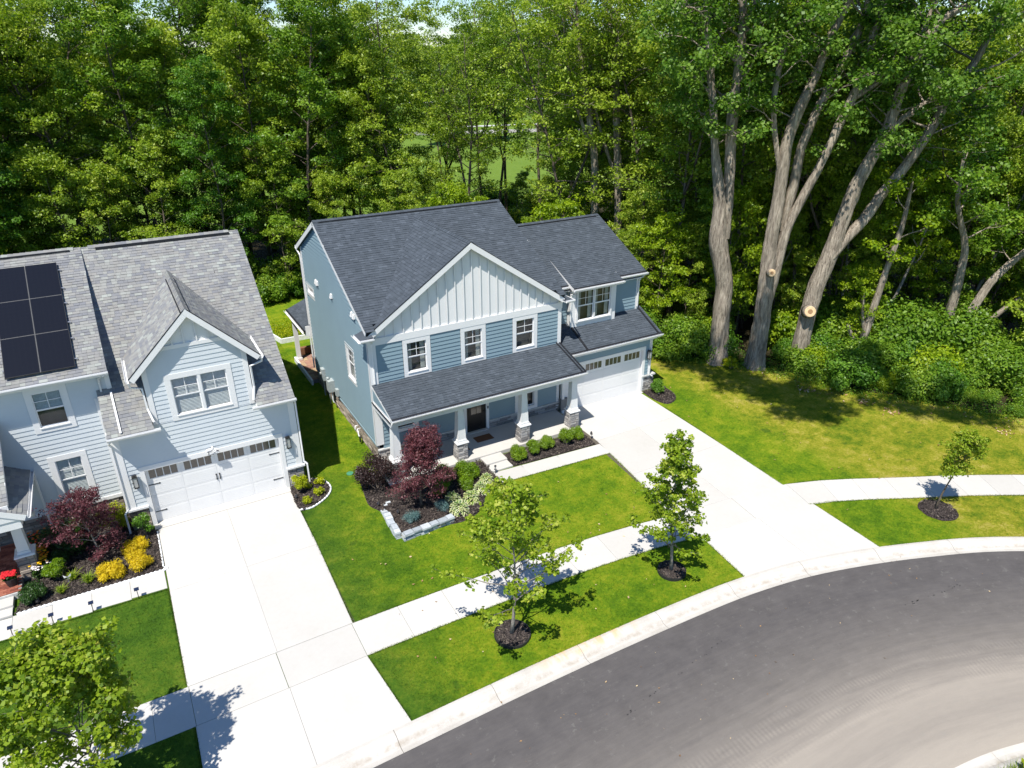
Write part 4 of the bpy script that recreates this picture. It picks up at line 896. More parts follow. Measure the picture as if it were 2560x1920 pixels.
for s in (-1, 1): MB().box(DX+s*.15-.014, DX+s*.15+.014, dye+.05, ybk-1.0, dz-.16, dz-.08).build('ridge_vent', MAT['drip'], GH)
MB().prism([(dxl+.02, dye+.045, dze-.16), (DX, dye+.045, dz-.2), (dxr-.02, dye+.045, dze-.16), (dxr-.02, dye+.045, dze-.12), (DX, dye+.045, dz-.16), (dxl+.02, dye+.045, dze-.12)], (0, .22, 0)).build('soffit', W_, GH)
MB().box(OX-.87, OX+.64, -.49, -.0, 4.10, 4.13).build('soffit', W_, GH); MB().box(OX+4.28, OX+5.69, -.49, -.0, 4.10, 4.13).build('soffit', W_, GH); MB().box(-20, OX-.4, .75, 1.14, 6.13, 6.16).build('soffit', W_, GH)
MB().box(OX-.87, OX+.86, -.512, -.49, 4.13, 4.27).box(OX+4.08, OX+5.69, -.512, -.49, 4.13, 4.27).box(-20, OX-.36, .73, .75, 6.15, 6.31).build('fascia', W_, GH)
gutter(GH, (OX-.89, -.515, 4.27), (OX+.86, -.515, 4.27), (0, -1, 0)); gutter(GH, (OX+4.07, -.515, 4.27), (OX+5.73, -.515, 4.27), (0, -1, 0)); gutter(GH, (-20, .72, 6.31), (OX-.34, .72, 6.31), (0, -1, 0))
gutter(GH, (dxl, ybe-.1, dze), (dxl, dye-.02, dze), (-1, 0, 0)); gutter(GH, (dxr, dye-.02, dze), (dxr, ybe-.1, dze), (1, 0, 0))
downspout(GH, [(dxr+.05, -.2, dze-.1), (dxr+.03, -.1, dze-.3), (OX+4.33, -.02, dze-.45), (OX+4.33, -.02, 4.9), (OX+4.2, -.3, 4.45)])
downspout(GH, [(dxl-.05, -.2, dze-.1), (dxl, -.1, dze-.35), (OX+.58, -.02, dze-.5), (OX+.60, -.02, 4.9), (OX+.7, -.3, 4.45)])
downspout(GH, [(OX+5.66, -.55, 4.15), (OX+5.72, -.2, 3.95), (OX+5.76, -.03, 3.8), (OX+5.76, -.03, 1.1), (OX+5.86, -.12, .98), (OX+5.86, -.12, .1)])
downspout(GH, [(OX-.8, -.55, 4.15), (OX-.86, -.2, 3.95), (OX-.86, -.06, 3.8), (OX-.86, -.06, 1.05), (OX-.98, -.16, .9), (OX-.98, -.2, .05)])
downspout(GH, [(OX-.5, .66, 6.2), (OX-.7, 1.0, 6.0), (OX-.72, 1.1, 5.8), (OX-.72, 1.1, 5.3)])
downspout(GH, [(OX-.42, .95, 5.40), (OX-.40, -.47, 4.38)])
MB().box(-16.9, -12.96, -1.80, -1.765, 3.18, 3.37).build('fascia', W_, GH)
MB().prism([(-12.6, -1.93, 2.83), (-14.8, -1.93, 2.83), (-14.8, -1.93, 3.95), (-12.6, -1.93, 2.86)], (0, .1, 0)).build('porch_gable_panel', W_, GH)
# low cut strip of lower roof tucked behind the left gutter
MB().box(OX-.87, OX-.83, -.45, 1.1, 4.15, 4.2).build('flashing', W_, GH)
# ---- solar array on the left wing
SA = empty('solar_array', (-11.3, .7, 6.4), 'six black solar panels in two columns racked on the grey shingle roof', 'solar panels')
Ss = Slope((-12.33, .726, 6.32), (1, 0, 0), (0, 1, ls)); pw, ph = 1.035, 1.80
for c in range(2):
    for r in range(3):
        u0 = c*(pw+.02); v0 = .36+r*(ph+.02); m = MB()
        m.hexa([Ss.p(u0, v0, .10), Ss.p(u0+pw, v0, .10), Ss.p(u0+pw, v0+ph, .10), Ss.p(u0, v0+ph, .10)], [Ss.p(u0, v0, .14), Ss.p(u0+pw, v0, .14), Ss.p(u0+pw, v0+ph, .14), Ss.p(u0, v0+ph, .14)])
        p = m.build('solar_panel', MAT['black'], SA)
        me = bpy.data.meshes.new('cells'); e = .014
        me.from_pydata([tuple(q) for q in (Ss.p(u0+e, v0+e, .1405), Ss.p(u0+pw-e, v0+e, .1405), Ss.p(u0+pw-e, v0+ph-e, .1405), Ss.p(u0+e, v0+ph-e, .1405))], [], [(0, 1, 2, 3)])
        L = me.uv_layers.new(name='UVMap'); L.data.foreach_set('uv', [0, 0, 1, 0, 1, 1, 0, 1]); me.materials.append(MAT['pv'])
        o = bpy.data.objects.new('cells', me); COL.objects.link(o); o.parent = p; o.matrix_parent_inverse = inv_of(p)
for r in range(3):
    for f in (.22, .78):
        v = .36+r*(ph+.02)+ph*f
        m = MB(); m.hexa([Ss.p(-.05, v-.02, .05), Ss.p(2*pw+.10, v-.02, .05), Ss.p(2*pw+.10, v+.02, .05), Ss.p(-.05, v+.02, .05)], [Ss.p(-.05, v-.02, .098), Ss.p(2*pw+.10, v-.02, .098), Ss.p(2*pw+.10, v+.02, .098), Ss.p(-.05, v+.02, .098)]); m.build('rail', MAT['alu'], SA)
        MB().hexa([Ss.p(2*pw+.06, v-.05, .0), Ss.p(2*pw+.14, v-.05, .0), Ss.p(2*pw+.14, v+.05, .0), Ss.p(2*pw+.06, v+.05, .0)], [Ss.p(2*pw+.07, v-.03, .09), Ss.p(2*pw+.12, v-.03, .09), Ss.p(2*pw+.12, v+.03, .09), Ss.p(2*pw+.07, v+.03, .09)]).build('clamp', MAT['alu'], SA)
MAT['seam'] = plain('dark_anodised_trim', g(.13), .5)
# trim along the seams between panels
m = MB().hexa([Ss.p(pw+.003, .36, .12), Ss.p(pw+.017, .36, .12), Ss.p(pw+.017, .36+3*ph, .12), Ss.p(pw+.003, .36+3*ph, .12)], [Ss.p(pw+.003, .36, .1415), Ss.p(pw+.017, .36, .1415), Ss.p(pw+.017, .36+3*ph, .1415), Ss.p(pw+.003, .36+3*ph, .1415)])
for r in (1, 2):
    v = .36+r*(ph+.02)-.017; m.hexa([Ss.p(0, v, .12), Ss.p(2*pw, v, .12), Ss.p(2*pw, v+.014, .12), Ss.p(0, v+.014, .12)], [Ss.p(0, v, .141), Ss.p(2*pw, v, .141), Ss.p(2*pw, v+.014, .141), Ss.p(0, v+.014, .141)])
m.build('seam', MAT['seam'], SA)
# ---- front porch of the grey house, cut by the left edge of the picture
pz = 2.95
Sq = Slope((-12.53, -1.95, pz), (0, 1, 0), (-1, 0, .55)); hq = math.hypot(1, .55); pq = [(0, 0), (3.1, 0), (3.1, 2.2*hq), (0, 2.2*hq)]
Sq2 = Slope((-12.95, -1.75, pz+.42), (-1, 0, 0), (0, 1, .62)); pq2 = [(0, 0), (4, 0), (4, 3.4), (0, 3.4)]
m = MB()
for P_, t in shingle_rows(Sq, pq, rng)+shingle_rows(Sq2, pq2, rng): add_tab(m, P_, t)
m.build('porch_shingles', SG, GH, kind='stuff')
MB().prism([Sq.p(u, v, -.006) for u, v in inset(pq, .04)], Sq.n*-.12).build('roof_deck', MAT['deck'], GH); MB().prism([Sq2.p(u, v, -.006) for u, v in inset(pq2, .04)], Sq2.n*-.1).build('roof_deck', MAT['deck'], GH)
gutter(GH, (-12.52, -1.98, pz), (-12.52, 1.12, pz), (1, 0, 0)); rk(Sq, 0, 0, 2.2*hq, (0, -1, 0), .2, .035, .012); rk(Sq2, 0, 0, 3.4, (1, 0, 0), .12, .03)
MB().box(-14.8, -12.75, -1.9, -1.6, 2.5, 2.82).box(-13.05, -12.75, -1.6, 1.1, 2.5, 2.82).build('porch_beam', W_, GH)
MB().box(-14.8, -12.6, -1.9, 1.1, 2.82, 2.85).build('porch_ceiling', W_, GH)
downspout(GH, [(-12.45, 1.0, 2.85), (-12.45, 1.08, 2.7), (-12.45, 1.08, .7), (-12.3, .9, .55), (-12.2, .6, .3)])
taper_column(GH, -13.1, -1.0, .0, 1.06, 2.5, .26, .17, .13, rng, MAT['tanstone'])
MB().box(-20, -13.36, -2.08, 1.1, .0, .24).box(-13.36, -12.82, -.7, 1.1, .0, .24).build('porch_base', MAT['mortar'], GH)
k = 0
for j in range(30):
    for i in range(13):
        x1 = -13.37-i*.205-(.1 if j % 2 else 0); y0 = -2.07+j*.102
        if x1 < -14.9: continue
        MB().box(x1-.198, x1, y0+.003, y0+.096, .236, .262+rng.random()*.005, rng.random()).build('brick', MAT['redbrick'], GH)
MB().box(-20, -13.37, -2.12, -2.075, .0, .24).build('porch_edge', MAT['cap'], GH)
MB().box(-16, -13.6, -2.62, -2.13, .01, .165).build('step', MAT['concrete'], GH); MB().box(-16, -13.62, -3.03, -2.625, .01, .09).build('step', MAT['concrete'], GH)
# ================================================================ GROUND, ROAD, CONCRETE
def catmull(P, n=12):
    P = np.array(P, float); P = np.vstack([2*P[0]-P[1], P, 2*P[-1]-P[-2]]); out = []
    for i in range(1, len(P)-2):
        for t in np.linspace(0, 1, n, endpoint=False):
            a, b, c, d = P[i-1], P[i], P[i+1], P[i+2]
            out.append(.5*((2*b)+(-a+c)*t+(2*a-5*b+4*c-d)*t*t+(-a+3*b-3*c+d)*t**3))
    out.append(P[-2]); return np.array(out)
def resample(L, step):
    d = np.r_[0, np.cumsum(np.hypot(*np.diff(L, axis=0).T))]; n = max(2, int(round(d[-1]/step))+1); s = np.linspace(0, d[-1], n)
    return np.c_[np.interp(s, d, L[:, 0]), np.interp(s, d, L[:, 1])], s
def normals(L):
    t = np.gradient(L, axis=0); t /= np.linalg.norm(t, axis=1)[:, None]; return np.c_[-t[:, 1], t[:, 0]]   # left of travel = towards the houses
lip = catmull([(-60, -24), (-40, -17.4), (-26, -14.6), (-15, -13.98), (-9, -13.93), (-5.36, -13.91), (0.3, -13.89), (5.6, -14.03), (8.6, -14.26), (11.4, -14.80), (14.9, -15.95), (18.4, -17.55), (24, -21.2), (30, -26.4), (36, -33), (44, -45)])
lip, ls_ = resample(lip, .5); NL = normals(lip); back = lip+NL*.74; far = lip-NL*7.15; farb = far-NL*.72
def strip(name, A, Bv, za, zb, mat, uvs=None, nv=1, **k):
    m = MB()
    for i in range(len(A)-1):
        for j in range(nv):
            f0, f1 = j/nv, (j+1)/nv
            q = [A[i]*(1-f0)+Bv[i]*f0, A[i+1]*(1-f0)+Bv[i+1]*f0, A[i+1]*(1-f1)+Bv[i+1]*f1, A[i]*(1-f1)+Bv[i]*f1]
            zs = [za+(zb-za)*f0]*2+[za+(zb-za)*f1]*2
            uv = None
            if uvs: w = uvs; uv = [(ls_[i], w*f0), (ls_[i+1], w*f0), (ls_[i+1], w*f1), (ls_[i], w*f1)]
            m.poly([(p[0], p[1], z) for p, z in zip(q, zs)], .5, uv)
    return m.build(name, mat, **k)
strip('road', lip+NL*.03, far-NL*.03, -.055, -.055, MAT['road'], uvs=7.2, nv=6, kind='structure')
prof = [(0.0, -.05), (.16, -.078), (.30, -.062), (.40, -.01), (.52, .035), (.64, .045), (.74, .030)]   # rolled kerb seen from the road lip to the lawn
def curb_run(root, base, N, sgn):
    n = len(base); i = 0; seg = 6
    while i < n-1:
        j = min(n-1, i+seg); A = []
        mid = (base[i]+base[j])/2
        m = MB()
        for k in range(i, j+1):
            p = base[k]
            if k == i and i > 0: p = base[k]+(base[k+1]-base[k])*.014
            if k == j and j < n-1: p = base[k]-(base[k]-base[k-1])*.014
            A.append([(p[0]+sgn*N[k][0]*o, p[1]+sgn*N[k][1]*o, z) for o, z in prof])
        for a in range(len(A)-1):
            for b in range(len(prof)-1):
                q = [A[a][b], A[a+1][b], A[a+1][b+1], A[a][b+1]]
                if sgn < 0: q = q[::-1]
                u = [(a, 1-prof[b][0]/.74), (a+1, 1-prof[b][0]/.74), (a+1, 1-prof[b+1][0]/.74), (a, 1-prof[b+1][0]/.74)]
                m.poly(q, .5, u if sgn > 0 else u[::-1])
        for row in (A[0], A[-1]):
            q = [tuple(p) for p in row]; b0 = (row[0][0], row[0][1], -.2); b1 = (row[-1][0], row[-1][1], -.2)
            m.poly([b0]+q+[b1], .5, [(0, .5)]*(len(q)+2))
        me = m.mesh('kerb_segment', MAT['curb'], smooth=False)
        o = bpy.data.objects.new('kerb_segment', me); COL.objects.link(o); o.parent = root; i = j
K1 = tag(empty('kerb'), kind='structure'); curb_run(K1, lip, NL, 1)
K2 = tag(empty('kerb'), kind='structure'); curb_run(K2, far, NL, -1)
strip('kerb_bed', lip, back, -.09, -.09, MAT['soilgap'], kind='structure'); strip('kerb_bed', farb, far, -.09, -.09, MAT['soilgap'], kind='structure')
# ground north of the street: one sheet that follows the back of the kerb and runs to the horizon
m = MB(); YS = [0]
top = [(-14, .0)]
for i in range(len(back)-1):
    a, b = back[i], back[i+1]
    m.poly([(a[0], a[1], .0), (b[0], b[1], .0), (b[0], 300.0, .0), (a[0], 300.0, .0)])
m.poly([(back[0][0], back[0][1], 0), (back[0][0], 300, 0), (-2500, 300, 0), (-2500, back[0][1], 0)]); m.poly([(back[-1][0], back[-1][1], 0), (2500, back[-1][1], 0), (2500, 300, 0), (back[-1][0], 300, 0)])
m.poly([(-2500, 300, 0), (-60, 300, 0), (60, 300, 0), (2500, 300, 0), (2500, 4500, 0), (-2500, 4500, 0)])
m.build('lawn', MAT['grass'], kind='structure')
m = MB()
for i in range(len(farb)-1):
    a, b = farb[i], farb[i+1]; m.poly([(a[0], -120, .0), (b[0], -120, .0), (b[0], b[1], .0), (a[0], a[1], .0)])
m.build('verge', MAT['grass'], kind='structure')
# woodland floor under the trees
wf = [(-60, 23.5), (-30, 24.2), (-12, 24.6), (3, 25.3), (9, 20), (13.5, 12), (16.2, 6), (17.9, 3.7), (20.0, 2.2), (22.0, .3), (23.4, -2.5), (24.6, -5.4), (27.0, -8.6), (29.2, -12.0), (33, -18), (60, -40), (90, 10), (60, 44), (34, 46), (20, 47), (0, 50), (-60, 56)]
wfc = catmull(wf+[wf[0]], 6)[:-1]; rngw = random.Random(2)
MB().poly([(x+rngw.uniform(-.25, .25), y+rngw.uniform(-.25, .25), .006) for x, y in wfc]).build('woodland_floor', MAT['litter'], kind='structure')
# sidewalk centre line
swc = catmull([(-26, -9.7), (-14, -9.6), (-9, -9.62), (-4.2, -9.57), (0, -9.62), (3.6, -9.72), (6.4, -9.95), (8.7, -10.28), (11.4, -10.55), (14.07, -10.95), (16.1, -11.75), (18.6, -13.0), (21.4, -14.4), (25, -16.6), (29, -19.9), (34, -25)])
def slab(poly, z1, root, mat=None, h=.06, t=None, name='slab'):
    """concrete slab with a slightly eased top edge"""
    P = [Vector((x, y, 0)) for x, y in poly]; c = sum(P, Vector())/len(P); m = MB(); n = len(P); i = 0; e = .010
    rings = [(0.0, z1-h), (0.0, z1-.006), (e, z1)]
    for ins, z in rings:
        for k in range(n):
            a = (P[k-1]-P[k]).normalized(); b = (P[(k+1) % n]-P[k]).normalized(); q = P[k]+(a+b)*ins
            m.v.append((q.x, q.y, z))
    tt = rngw.random() if t is None else t
    for r in range(2):
        for k in range(n): m.f.append((r*n+k, r*n+(k+1) % n, (r+1)*n+(k+1) % n, (r+1)*n+k)); m.t.append(tt)
    m.f.append(tuple(2*n+k for k in range(n))); m.t.append(tt)
    return m.build(name, mat or MAT['concrete'], root)
def shrink(q, gap=.0035):
    c = (sum(p[0] for p in q)/len(q), sum(p[1] for p in q)/len(q)); o = []
    for x, y in q:
        d = math.hypot(c[0]-x, c[1]-y); k = gap*1.4/d; o.append((x+(c[0]-x)*k, y+(c[1]-y)*k))
    return o
SWR = tag(empty('sidewalk'), kind='structure')
def sw_at(x):
    i = np.searchsorted(swc[:, 0], x); i = min(max(i, 1), len(swc)-1); f = (x-swc[i-1, 0])/(swc[i, 0]-swc[i-1, 0]); p = swc[i-1]*(1-f)+swc[i]*f
    t = swc[i]-swc[i-1]; t /= np.linalg.norm(t); return p, np.array([-t[1], t[0]])
def swq(x0, x1, w=.76):
    (a, na), (b, nb) = sw_at(x0), sw_at(x1); return [tuple(a-na*w), tuple(b-nb*w), tuple(b+nb*w), tuple(a+na*w)]
xs = [-26, -24.4, -22.8, -21.2, -19.6, -18, -16.4, -14.8, -13.2, -11.4, -10.05, -9.05]; ops = [(xs[i], xs[i+1]) for i in range(len(xs)-1)]
ops += [(-9.05, -6.55), (-6.55, -4.17)]; x2 = [-4.17, -2.62, -1.05, .5, 2.05, 3.6, 5.2, 6.9, 8.66]; ops += [(x2[i], x2[i+1]) for i in range(len(x2)-1)]
ops += [(8.66, 11.4), (11.4, 14.07)]; x3 = [14.07, 15.4, 16.65, 17.9, 19.15, 20.4, 21.6, 22.8, 24, 25.2, 26.4, 27.6, 28.8, 30, 31.5, 33]; ops += [(x3[i], x3[i+1]) for i in range(len(x3)-1)]
for a, b in ops: slab(shrink(swq(a, b),   .006 if (-9.1 < a < -4.2 or 8.6 < a < 14.0) else .004), .022, SWR)
# driveways
def drive(name, rows):
    r = tag(empty(name), kind='structure')
    for q in rows: slab(shrink(q), .024, r)
    return r
yb_ = lambda x: float(np.interp(x, back[:, 0], back[:, 1]))
def st(x): p, n = sw_at(x); return float((p+n*.765)[1])
def sb(x): p, n = sw_at(x); return float((p-n*.765)[1])
xm = -6.52
drive('driveway', [[(-9.05, -4.3), (xm, -4.3), (xm, -.37), (-9.03, -.37)], [(xm, -4.3), (-4.0, -4.3), (-3.99, -.37), (xm, -.37)],
                   [(-9.08, st(-9.05)), (xm, st(xm)), (xm, -4.3), (-9.05, -4.3)], [(xm, st(xm)), (-4.13, st(-4.13)), (-4.0, -4.3), (xm, -4.3)]])
drive('driveway_apron', [[(-9.12, yb_(-9.1)+.0), (xm, yb_(xm)), (xm, sb(xm)), (-9.07, sb(-9.07))], [(xm, yb_(xm)), (-3.90, yb_(-3.9)), (-4.18, sb(-4.18)), (xm, sb(xm))]])
lx = lambda y: float(np.interp(y, [-9.2, -7.68, -4.52, -3.7, -.4], [8.62, 8.91, 9.33, 9.47, 9.50])); rx = lambda y: float(np.interp(y, [-10.2, -5.85, -.4], [14.09, 14.31, 14.45])); mx_ = lambda y: (lx(y)+rx(y))/2
def row(y0l, y0m, y0r, y1): return [[(lx(y0l), y0l), (mx_(y0m), y0m), (mx_(y1), y1), (lx(y1), y1)], [(mx_(y0m), y0m), (rx(y0r), y0r), (rx(y1), y1), (mx_(y1), y1)]]
drive('driveway', row(-3.3, -3.3, -3.3, -.36)+[[(lx(-6.4), -6.4), (mx_(-6.4), -6.4), (mx_(-3.3), -3.3), (lx(-3.3), -3.3)], [(mx_(-6.4), -6.4), (rx(-6.4), -6.4), (rx(-3.3), -3.3), (mx_(-3.3), -3.3)]]
      + [[(8.62, st(8.62)), (11.38, st(11.38)), (mx_(-6.4), -6.4), (lx(-6.4), -6.4)], [(11.38, st(11.38)), (14.09, st(14.09)), (rx(-6.4), -6.4), (mx_(-6.4), -6.4)]])
drive('driveway_apron', [[(8.40, yb_(8.4)), (11.2, yb_(11.2)), (11.4, sb(11.4)), (8.66, sb(8.66))], [(11.2, yb_(11.2)), (13.93, yb_(13.93)), (14.07, sb(14.07)), (11.4, sb(11.4))]])
wk = tag(empty('front_walk'), kind='structure')
for a, b in ((3.95, 5.3), (5.3, 7.1), (7.1, 9.36)):
    f = lambda x: -3.30-(x-3.95)*.055; e = lambda x: -4.15-(x-3.95)*.062
    slab(shrink([(a, e(a)), (b, e(b)), (b+.05, f(b)), (a+.0, f(a))]), .024, wk)
wk2 = tag(empty('front_walk'), kind='structure')
for a, b in ((-18, -16), (-16, -14.8), (-14.8, -13.62), (-13.62, -12.5), (-12.5, -11.36), (-11.36, -10.2), (-10.2, -9.10)): slab(shrink([(a, -4.03), (b, -4.08), (b, -3.06), (a, -3.02)]), .024, wk2)
# dark joint bed under all slabs
MB().poly([(-9.1, -8.8, .003), (-4.05, -8.8, .003), (-4.0, -.3, .003), (-9.03, -.3, .003)]).poly([(8.7, -9.4, .0032), (14.05, -10.1, .0032), (14.4, -.4, .0032), (9.5, -.4, .0032)]).build('joint_bed', MAT['soilgap'], kind='structure')
# dark lumps of mulch beds
def bed(name, poly, z=.05, edge=True, mat='mulch', seed=1):
    r = random.Random(seed); c = catmull(list(poly)+[poly[0]], 5)[:-1]; n = len(c); ctr = c.mean(0); m = MB()
    rings = [(1.0, .004), (.985, .03), (.93, z), (.6, z*1.15), (.25, z*1.25)]
    for s, zz in rings:
        for p in c: q = ctr+(p-ctr)*s; m.v.append((q[0], q[1], zz+(r.uniform(-.008, .012) if s < 1 else 0)))
    for k in range(len(rings)-1):
        for i in range(n): m.f.append((k*n+i, k*n+(i+1) % n, (k+1)*n+(i+1) % n, (k+1)*n+i)); m.t.append(.5)
    m.f.append(tuple((len(rings)-1)*n+i for i in range(n))); m.t.append(.5)
    o = m.build(name, MAT[mat], kind='structure', smooth=True)
    return o, c
def chips(polyc, n, seed, z=.06, name='mulch_chips', size=(.02, .055)):
    r = np.random.default_rng(seed); lo, hi = polyc.min(0), polyc.max(0); P = []
    while len(P) < n:
        q = lo+(hi-lo)*r.random((n*2, 2)); P += [p for p in q if inside(p, polyc)]
    P = np.array(P[:n]); a = r.random(n)*6.283; s = r.uniform(*size, n); w = s*r.uniform(.25, .5, n); tl = r.normal(0, .35, (n, 2)); zz = z+r.uniform(0, .03, n)
    ux = np.c_[np.cos(a), np.sin(a), tl[:, 0]]; uy = np.c_[-np.sin(a), np.cos(a), tl[:, 1]]
    c = np.c_[P, zz]; V = np.stack([c-ux*s[:, None]-uy*w[:, None], c+ux*s[:, None]-uy*w[:, None], c+ux*s[:, None]+uy*w[:, None], c-ux*s[:, None]+uy*w[:, None]], 1).reshape(-1, 3)
    F = np.arange(n*4).reshape(n, 4); return add(name, np_mesh(name, V, F, MAT['mulchchip'], r.random(n)), kind='stuff')
def inside(p, poly):
    x, y = p; c = False; n = len(poly); j = n-1
    for i in range(n):
        xi, yi = poly[i]; xj, yj = poly[j]
        if (yi > y) != (yj > y) and x < (xj-xi)*(y-yi)/(yj-yi)+xi: c = not c
        j = i
    return c
BED1 = [(-1.25, -1.1), (-1.42, -2.1), (-1.5, -2.9), (-1.28, -3.45), (-1.02, -4.2), (-1.05, -5.3), (.3, -5.55), (1.3, -5.75), (2.05, -5.55), (2.5, -5.2), (2.85, -4.7), (3.4, -4.35), (3.93, -4.16), (3.93, -3.2), (3.9, -2.2), (1.5, -2.0), (-.35, -1.95), (-.4, -.9), (-.9, -.7)]
b1_, c1_ = bed('mulch_bed', BED1, .07, seed=1); chips(c1_, 5200, 1, .085)
BED2 = [(5.02, -2.2), (5.0, -3.3), (7.2, -3.44), (9.22, -3.55), (9.3, -2.75), (9.2, -2.2)]
def flatbed(name, P, z, seed):
    m = MB(); m.prism([(x, y, .002) for x, y in P], (0, 0, z)); m.build(name, MAT['mulch'], kind='structure'); chips(np.array(P), seed*0+2600, seed, z+.006)
flatbed('mulch_bed', BED2, .04, 2)
BED3 = [(14.62, -.28), (14.55, -1.2), (14.78, -2.0), (15.3, -2.0), (15.8, -1.6), (15.95, -1.0), (15.9, -.35)]; b3_, c3_ = bed('mulch_bed', BED3, .04, seed=3); chips(c3_, 1000, 3, .05)
BED4 = [(-4.0+.03, -.12), (-4.02, -1.78), (-3.5, -1.86), (-2.78, -1.40), (-2.5, -.86), (-2.62, -.25), (-3.1, .1)]; b4_, c4_ = bed('mulch_bed', BED4, .06, seed=4); chips(c4_, 1500, 4, .075)
BED5 = [(-13.55, -2.98), (-9.12, -3.02), (-9.1, -.42), (-9.84, -.1), (-9.85, 1.1), (-12.8, 1.1), (-12.8, -.7), (-13.34, -1.4), (-13.36, -2.1)]
m = MB(); m.prism([(x, y, .002) for x, y in BED5], (0, 0, .05)); m.build('mulch_bed', MAT['mulch'], kind='structure'); chips(np.array(BED5), 6500, 5, .058)
# ================================================================ PLANTS
def leaf_quads(C, size, rs, up=.5, aspect=.55, nrm=None, jit=1.0):
    """C (n,3) centres -> rhombic leaves; returns V,F"""
    n = len(C); N = rs.normal(0, 1, (n, 3))*jit; N[:, 2] += up*2
    if nrm is not None: N += nrm*1.6
    N /= np.linalg.norm(N, axis=1)[:, None]+1e-9
    A = rs.normal(0, 1, (n, 3)); A -= N*(A*N).sum(1)[:, None]; A /= np.linalg.norm(A, axis=1)[:, None]+1e-9; B = np.cross(N, A)
    s = size*rs.uniform(.65, 1.3, n); s = s[:, None]
    V = np.stack([C-A*s*.5, C+B*s*aspect*.5-N*s*.06, C+A*s*.5, C-B*s*aspect*.5-N*s*.06], 1).reshape(-1, 3)
    return V, np.arange(n*4).reshape(n, 4)
def clumps(cen, rad, n, rs, flat=.6, shell=.55):
    cen = np.asarray(cen, float); k = len(cen); rad = np.broadcast_to(np.asarray(rad, float), (k,))
    d = rs.normal(0, 1, (k, n, 3)); d /= np.linalg.norm(d, axis=2)[:, :, None]; r = rs.random((k, n, 1))**(1/3*(1-shell)+.02)
    r = np.clip(shell+(1-shell)*rs.random((k, n, 1)), 0, 1)*rs.uniform(.75, 1.12, (k, n, 1))
    P = d*r; P[:, :, 2] *= flat; return (cen[:, None, :]+P*rad[:, None, None]).reshape(-1, 3)
def wob(rs, p0, d, L, n, w, lift=0.0):
    P = [np.array(p0, float)]; d = np.array(d, float); d /= np.linalg.norm(d)
    for k in range(n):
        d = d+rs.normal(0, w, 3)+np.array([0, 0, lift]); d /= np.linalg.norm(d); P.append(P[-1]+d*L/n)
    return P
